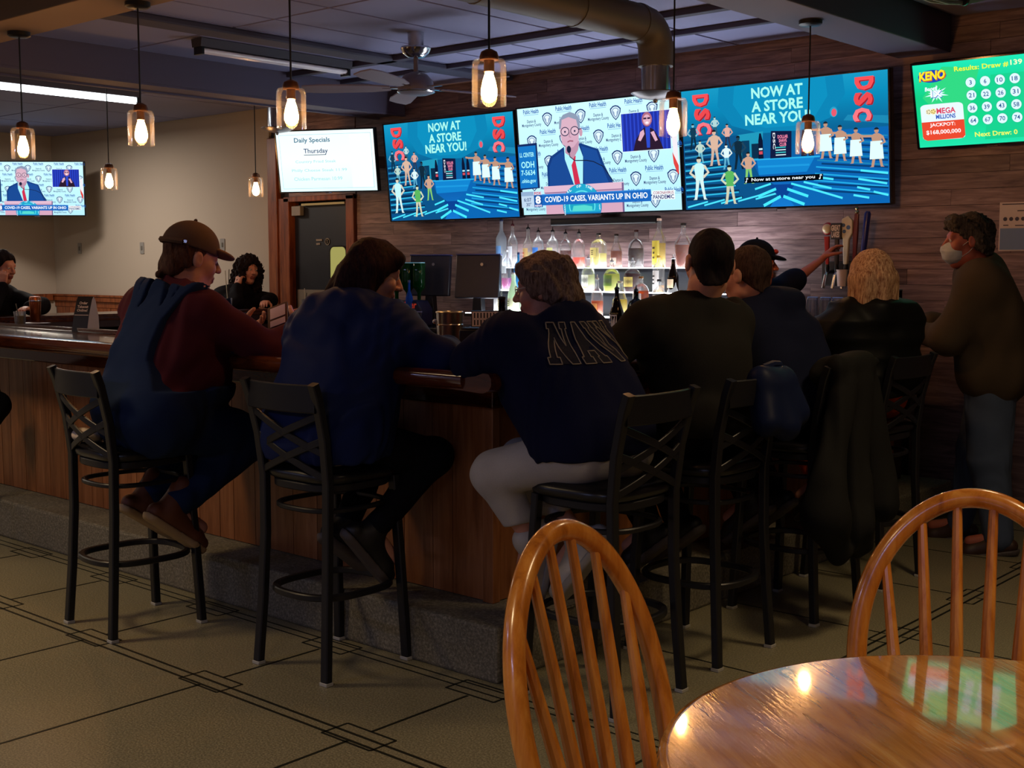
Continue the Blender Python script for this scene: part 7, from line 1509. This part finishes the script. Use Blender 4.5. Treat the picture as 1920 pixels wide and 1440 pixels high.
F = Field(lo, hi, 0.009); B.torso(F, 0.0); F.clip((0, 0, 0.98), (0, 0, 1)); B.legs(F, 0.014); wear(p10, 'trousers', F, m_black, 0.006, 14, 92)
shoes(p10, B, mat('black_shoe', '#101014', 0.5), mat('shoe_edge', '#4e4644', 0.6))
hair(p10, hd, m_bhair, lambda F, hd: scalp(F, hd, 0.012, 0.05, -0.005, 0.7, True), 0.005)

# a dark dressed sitter at the very left edge
hd = Head((-6.79, 3.02, 1.5), (0.1, 1), -0.1)
B = Body(pel=(-6.77, 2.80, 0.9), chest=(-6.77, 2.92, 1.2), neck=(-6.77, 2.96, 1.37), head=hd, sh=[(-6.96, 2.95, 1.29), (-6.58, 2.95, 1.29)], el=[(-7.03, 3.12, 1.15), (-6.76, 3.12, 1.14)], wr=[(-7.1, 3.3, 1.16), (-6.98, 3.3, 1.16)],
         hp=[(-6.86, 2.82, 0.86), (-6.67, 2.82, 0.86)], kn=[(-6.87, 3.28, 0.77), (-6.59, 3.2, 0.73)], an=[(-6.87, 2.98, 0.46), (-6.60, 3.0, 0.42)], toe=[(-6.87, 3.13, 0.35), (-6.60, 3.14, 0.34)], fat=0.01)
p11 = person('person in dark clothes on the bar stool cut off by the left edge', B, (-6.77, 2.8, 0), 0.008, hands=[((-6.98, 3.3, 1.16), (-0.6, 0.8, 0), (0, 0, -1), -1, dict(curl=0.4)), ((-7.1, 3.3, 1.16), (-0.6, 0.8, 0), (0, 0, -1), 1, dict(curl=0.4))])
lo, hi = B.bounds(0.22)
F = Field(lo, hi, 0.009); B.torso(F, 0.025); B.arms(F, 0.022, cut=0.92); F.clip((0, 0, 0.8), (0, 0, -1)); F.neckline(hd, -0.11, 0.3); wear(p11, 'jumper', F, m_blksw, 0.009, 12, 95)
F = Field(lo, hi, 0.009); B.torso(F, 0.0); F.clip((0, 0, 0.98), (0, 0, 1)); B.legs(F, 0.016); wear(p11, 'trousers', F, m_black, 0.006, 14, 96)
shoes(p11, B, mat('black_shoe', '#101014', 0.5), mat('shoe_edge', '#4e4644', 0.6)); hair(p11, hd, m_bhair, lambda F, hd: scalp(F, hd, 0.008, 0.04, 0.0, 0.8), 0.003)
st_ = put(copy_tree(stool0), -6.77, 2.79, 0.0); st_['label'] = 'black cross-back bar stool cut off by the left edge'

# ------------------------------------------------------------------ coats over the stool backs
def drape(name, label, segs, mt, fold, seed, clipz=None):
    t = thing(name, label, 'coat', tuple(segs[0][0]))
    A = np.array([q for s_ in segs for q in s_[:2]]); F = Field(A.min(0) - 0.16, A.max(0) + 0.16, 0.008)
    for a, b, ra, rb in segs: F.cap(a, b, ra, rb, 0.05)
    F.rough(fold, 13, seed, (1, 1, 0.25)); F.build('cloth', mt, t); return t
m_coat = fabric('charcoal_wool', '#191918', 220); m_ncoat = fabric('navy_nylon', '#111a36', 200, rough=0.5, bumpy=0.1)
t = drape('hanging_coat', 'long charcoal coat draped over a bar stool back, hem near the floor', [((-2.345, 4.66, 1.085), (-2.345, 4.99, 1.085), 0.045, 0.045), ((-2.33, 4.68, 1.0), (-2.26, 4.44, 0.5), 0.055, 0.08), ((-2.33, 4.80, 1.0), (-2.25, 4.64, 0.45), 0.055, 0.08), ((-2.33, 4.95, 1.0), (-2.25, 4.88, 0.5), 0.05, 0.075), ((-2.26, 4.44, 0.5), (-2.25, 4.52, 0.36), 0.08, 0.055), ((-2.25, 4.64, 0.45), (-2.25, 4.7, 0.36), 0.08, 0.06), ((-2.42, 4.68, 1.05), (-2.42, 4.97, 1.05), 0.04, 0.04)], m_coat, 0.02, 17)
MB().tube([(-2.345, 4.72, 1.11), (-2.335, 4.82, 1.125), (-2.345, 4.92, 1.11)], 0.014, 8).build('collar', m_coat, t); [setattr(o, 'matrix_parent_inverse', Matrix.Translation(-Vector(t.location))) for o in t.children if o.name.startswith('collar')]
t = drape('hanging_jacket', 'navy jacket hung over the stool back behind the charcoal sweater', [((-2.35, 4.06, 1.08), (-2.35, 4.2, 1.08), 0.038, 0.042), ((-2.34, 4.06, 1.03), (-2.3, 4.02, 0.92), 0.045, 0.05), ((-2.33, 4.2, 1.04), (-2.29, 4.22, 0.94), 0.05, 0.055), ((-2.33, 4.12, 1.03), (-2.28, 4.12, 0.9), 0.05, 0.055)], m_ncoat, 0.014, 23)
MB().tube([(-2.35, 4.08, 1.115), (-2.345, 4.14, 1.125), (-2.35, 4.2, 1.12)], 0.016, 8).build('collar', m_ncoat, t); [setattr(o, 'matrix_parent_inverse', Matrix.Translation(-Vector(t.location))) for o in t.children if o.name.startswith('collar')]
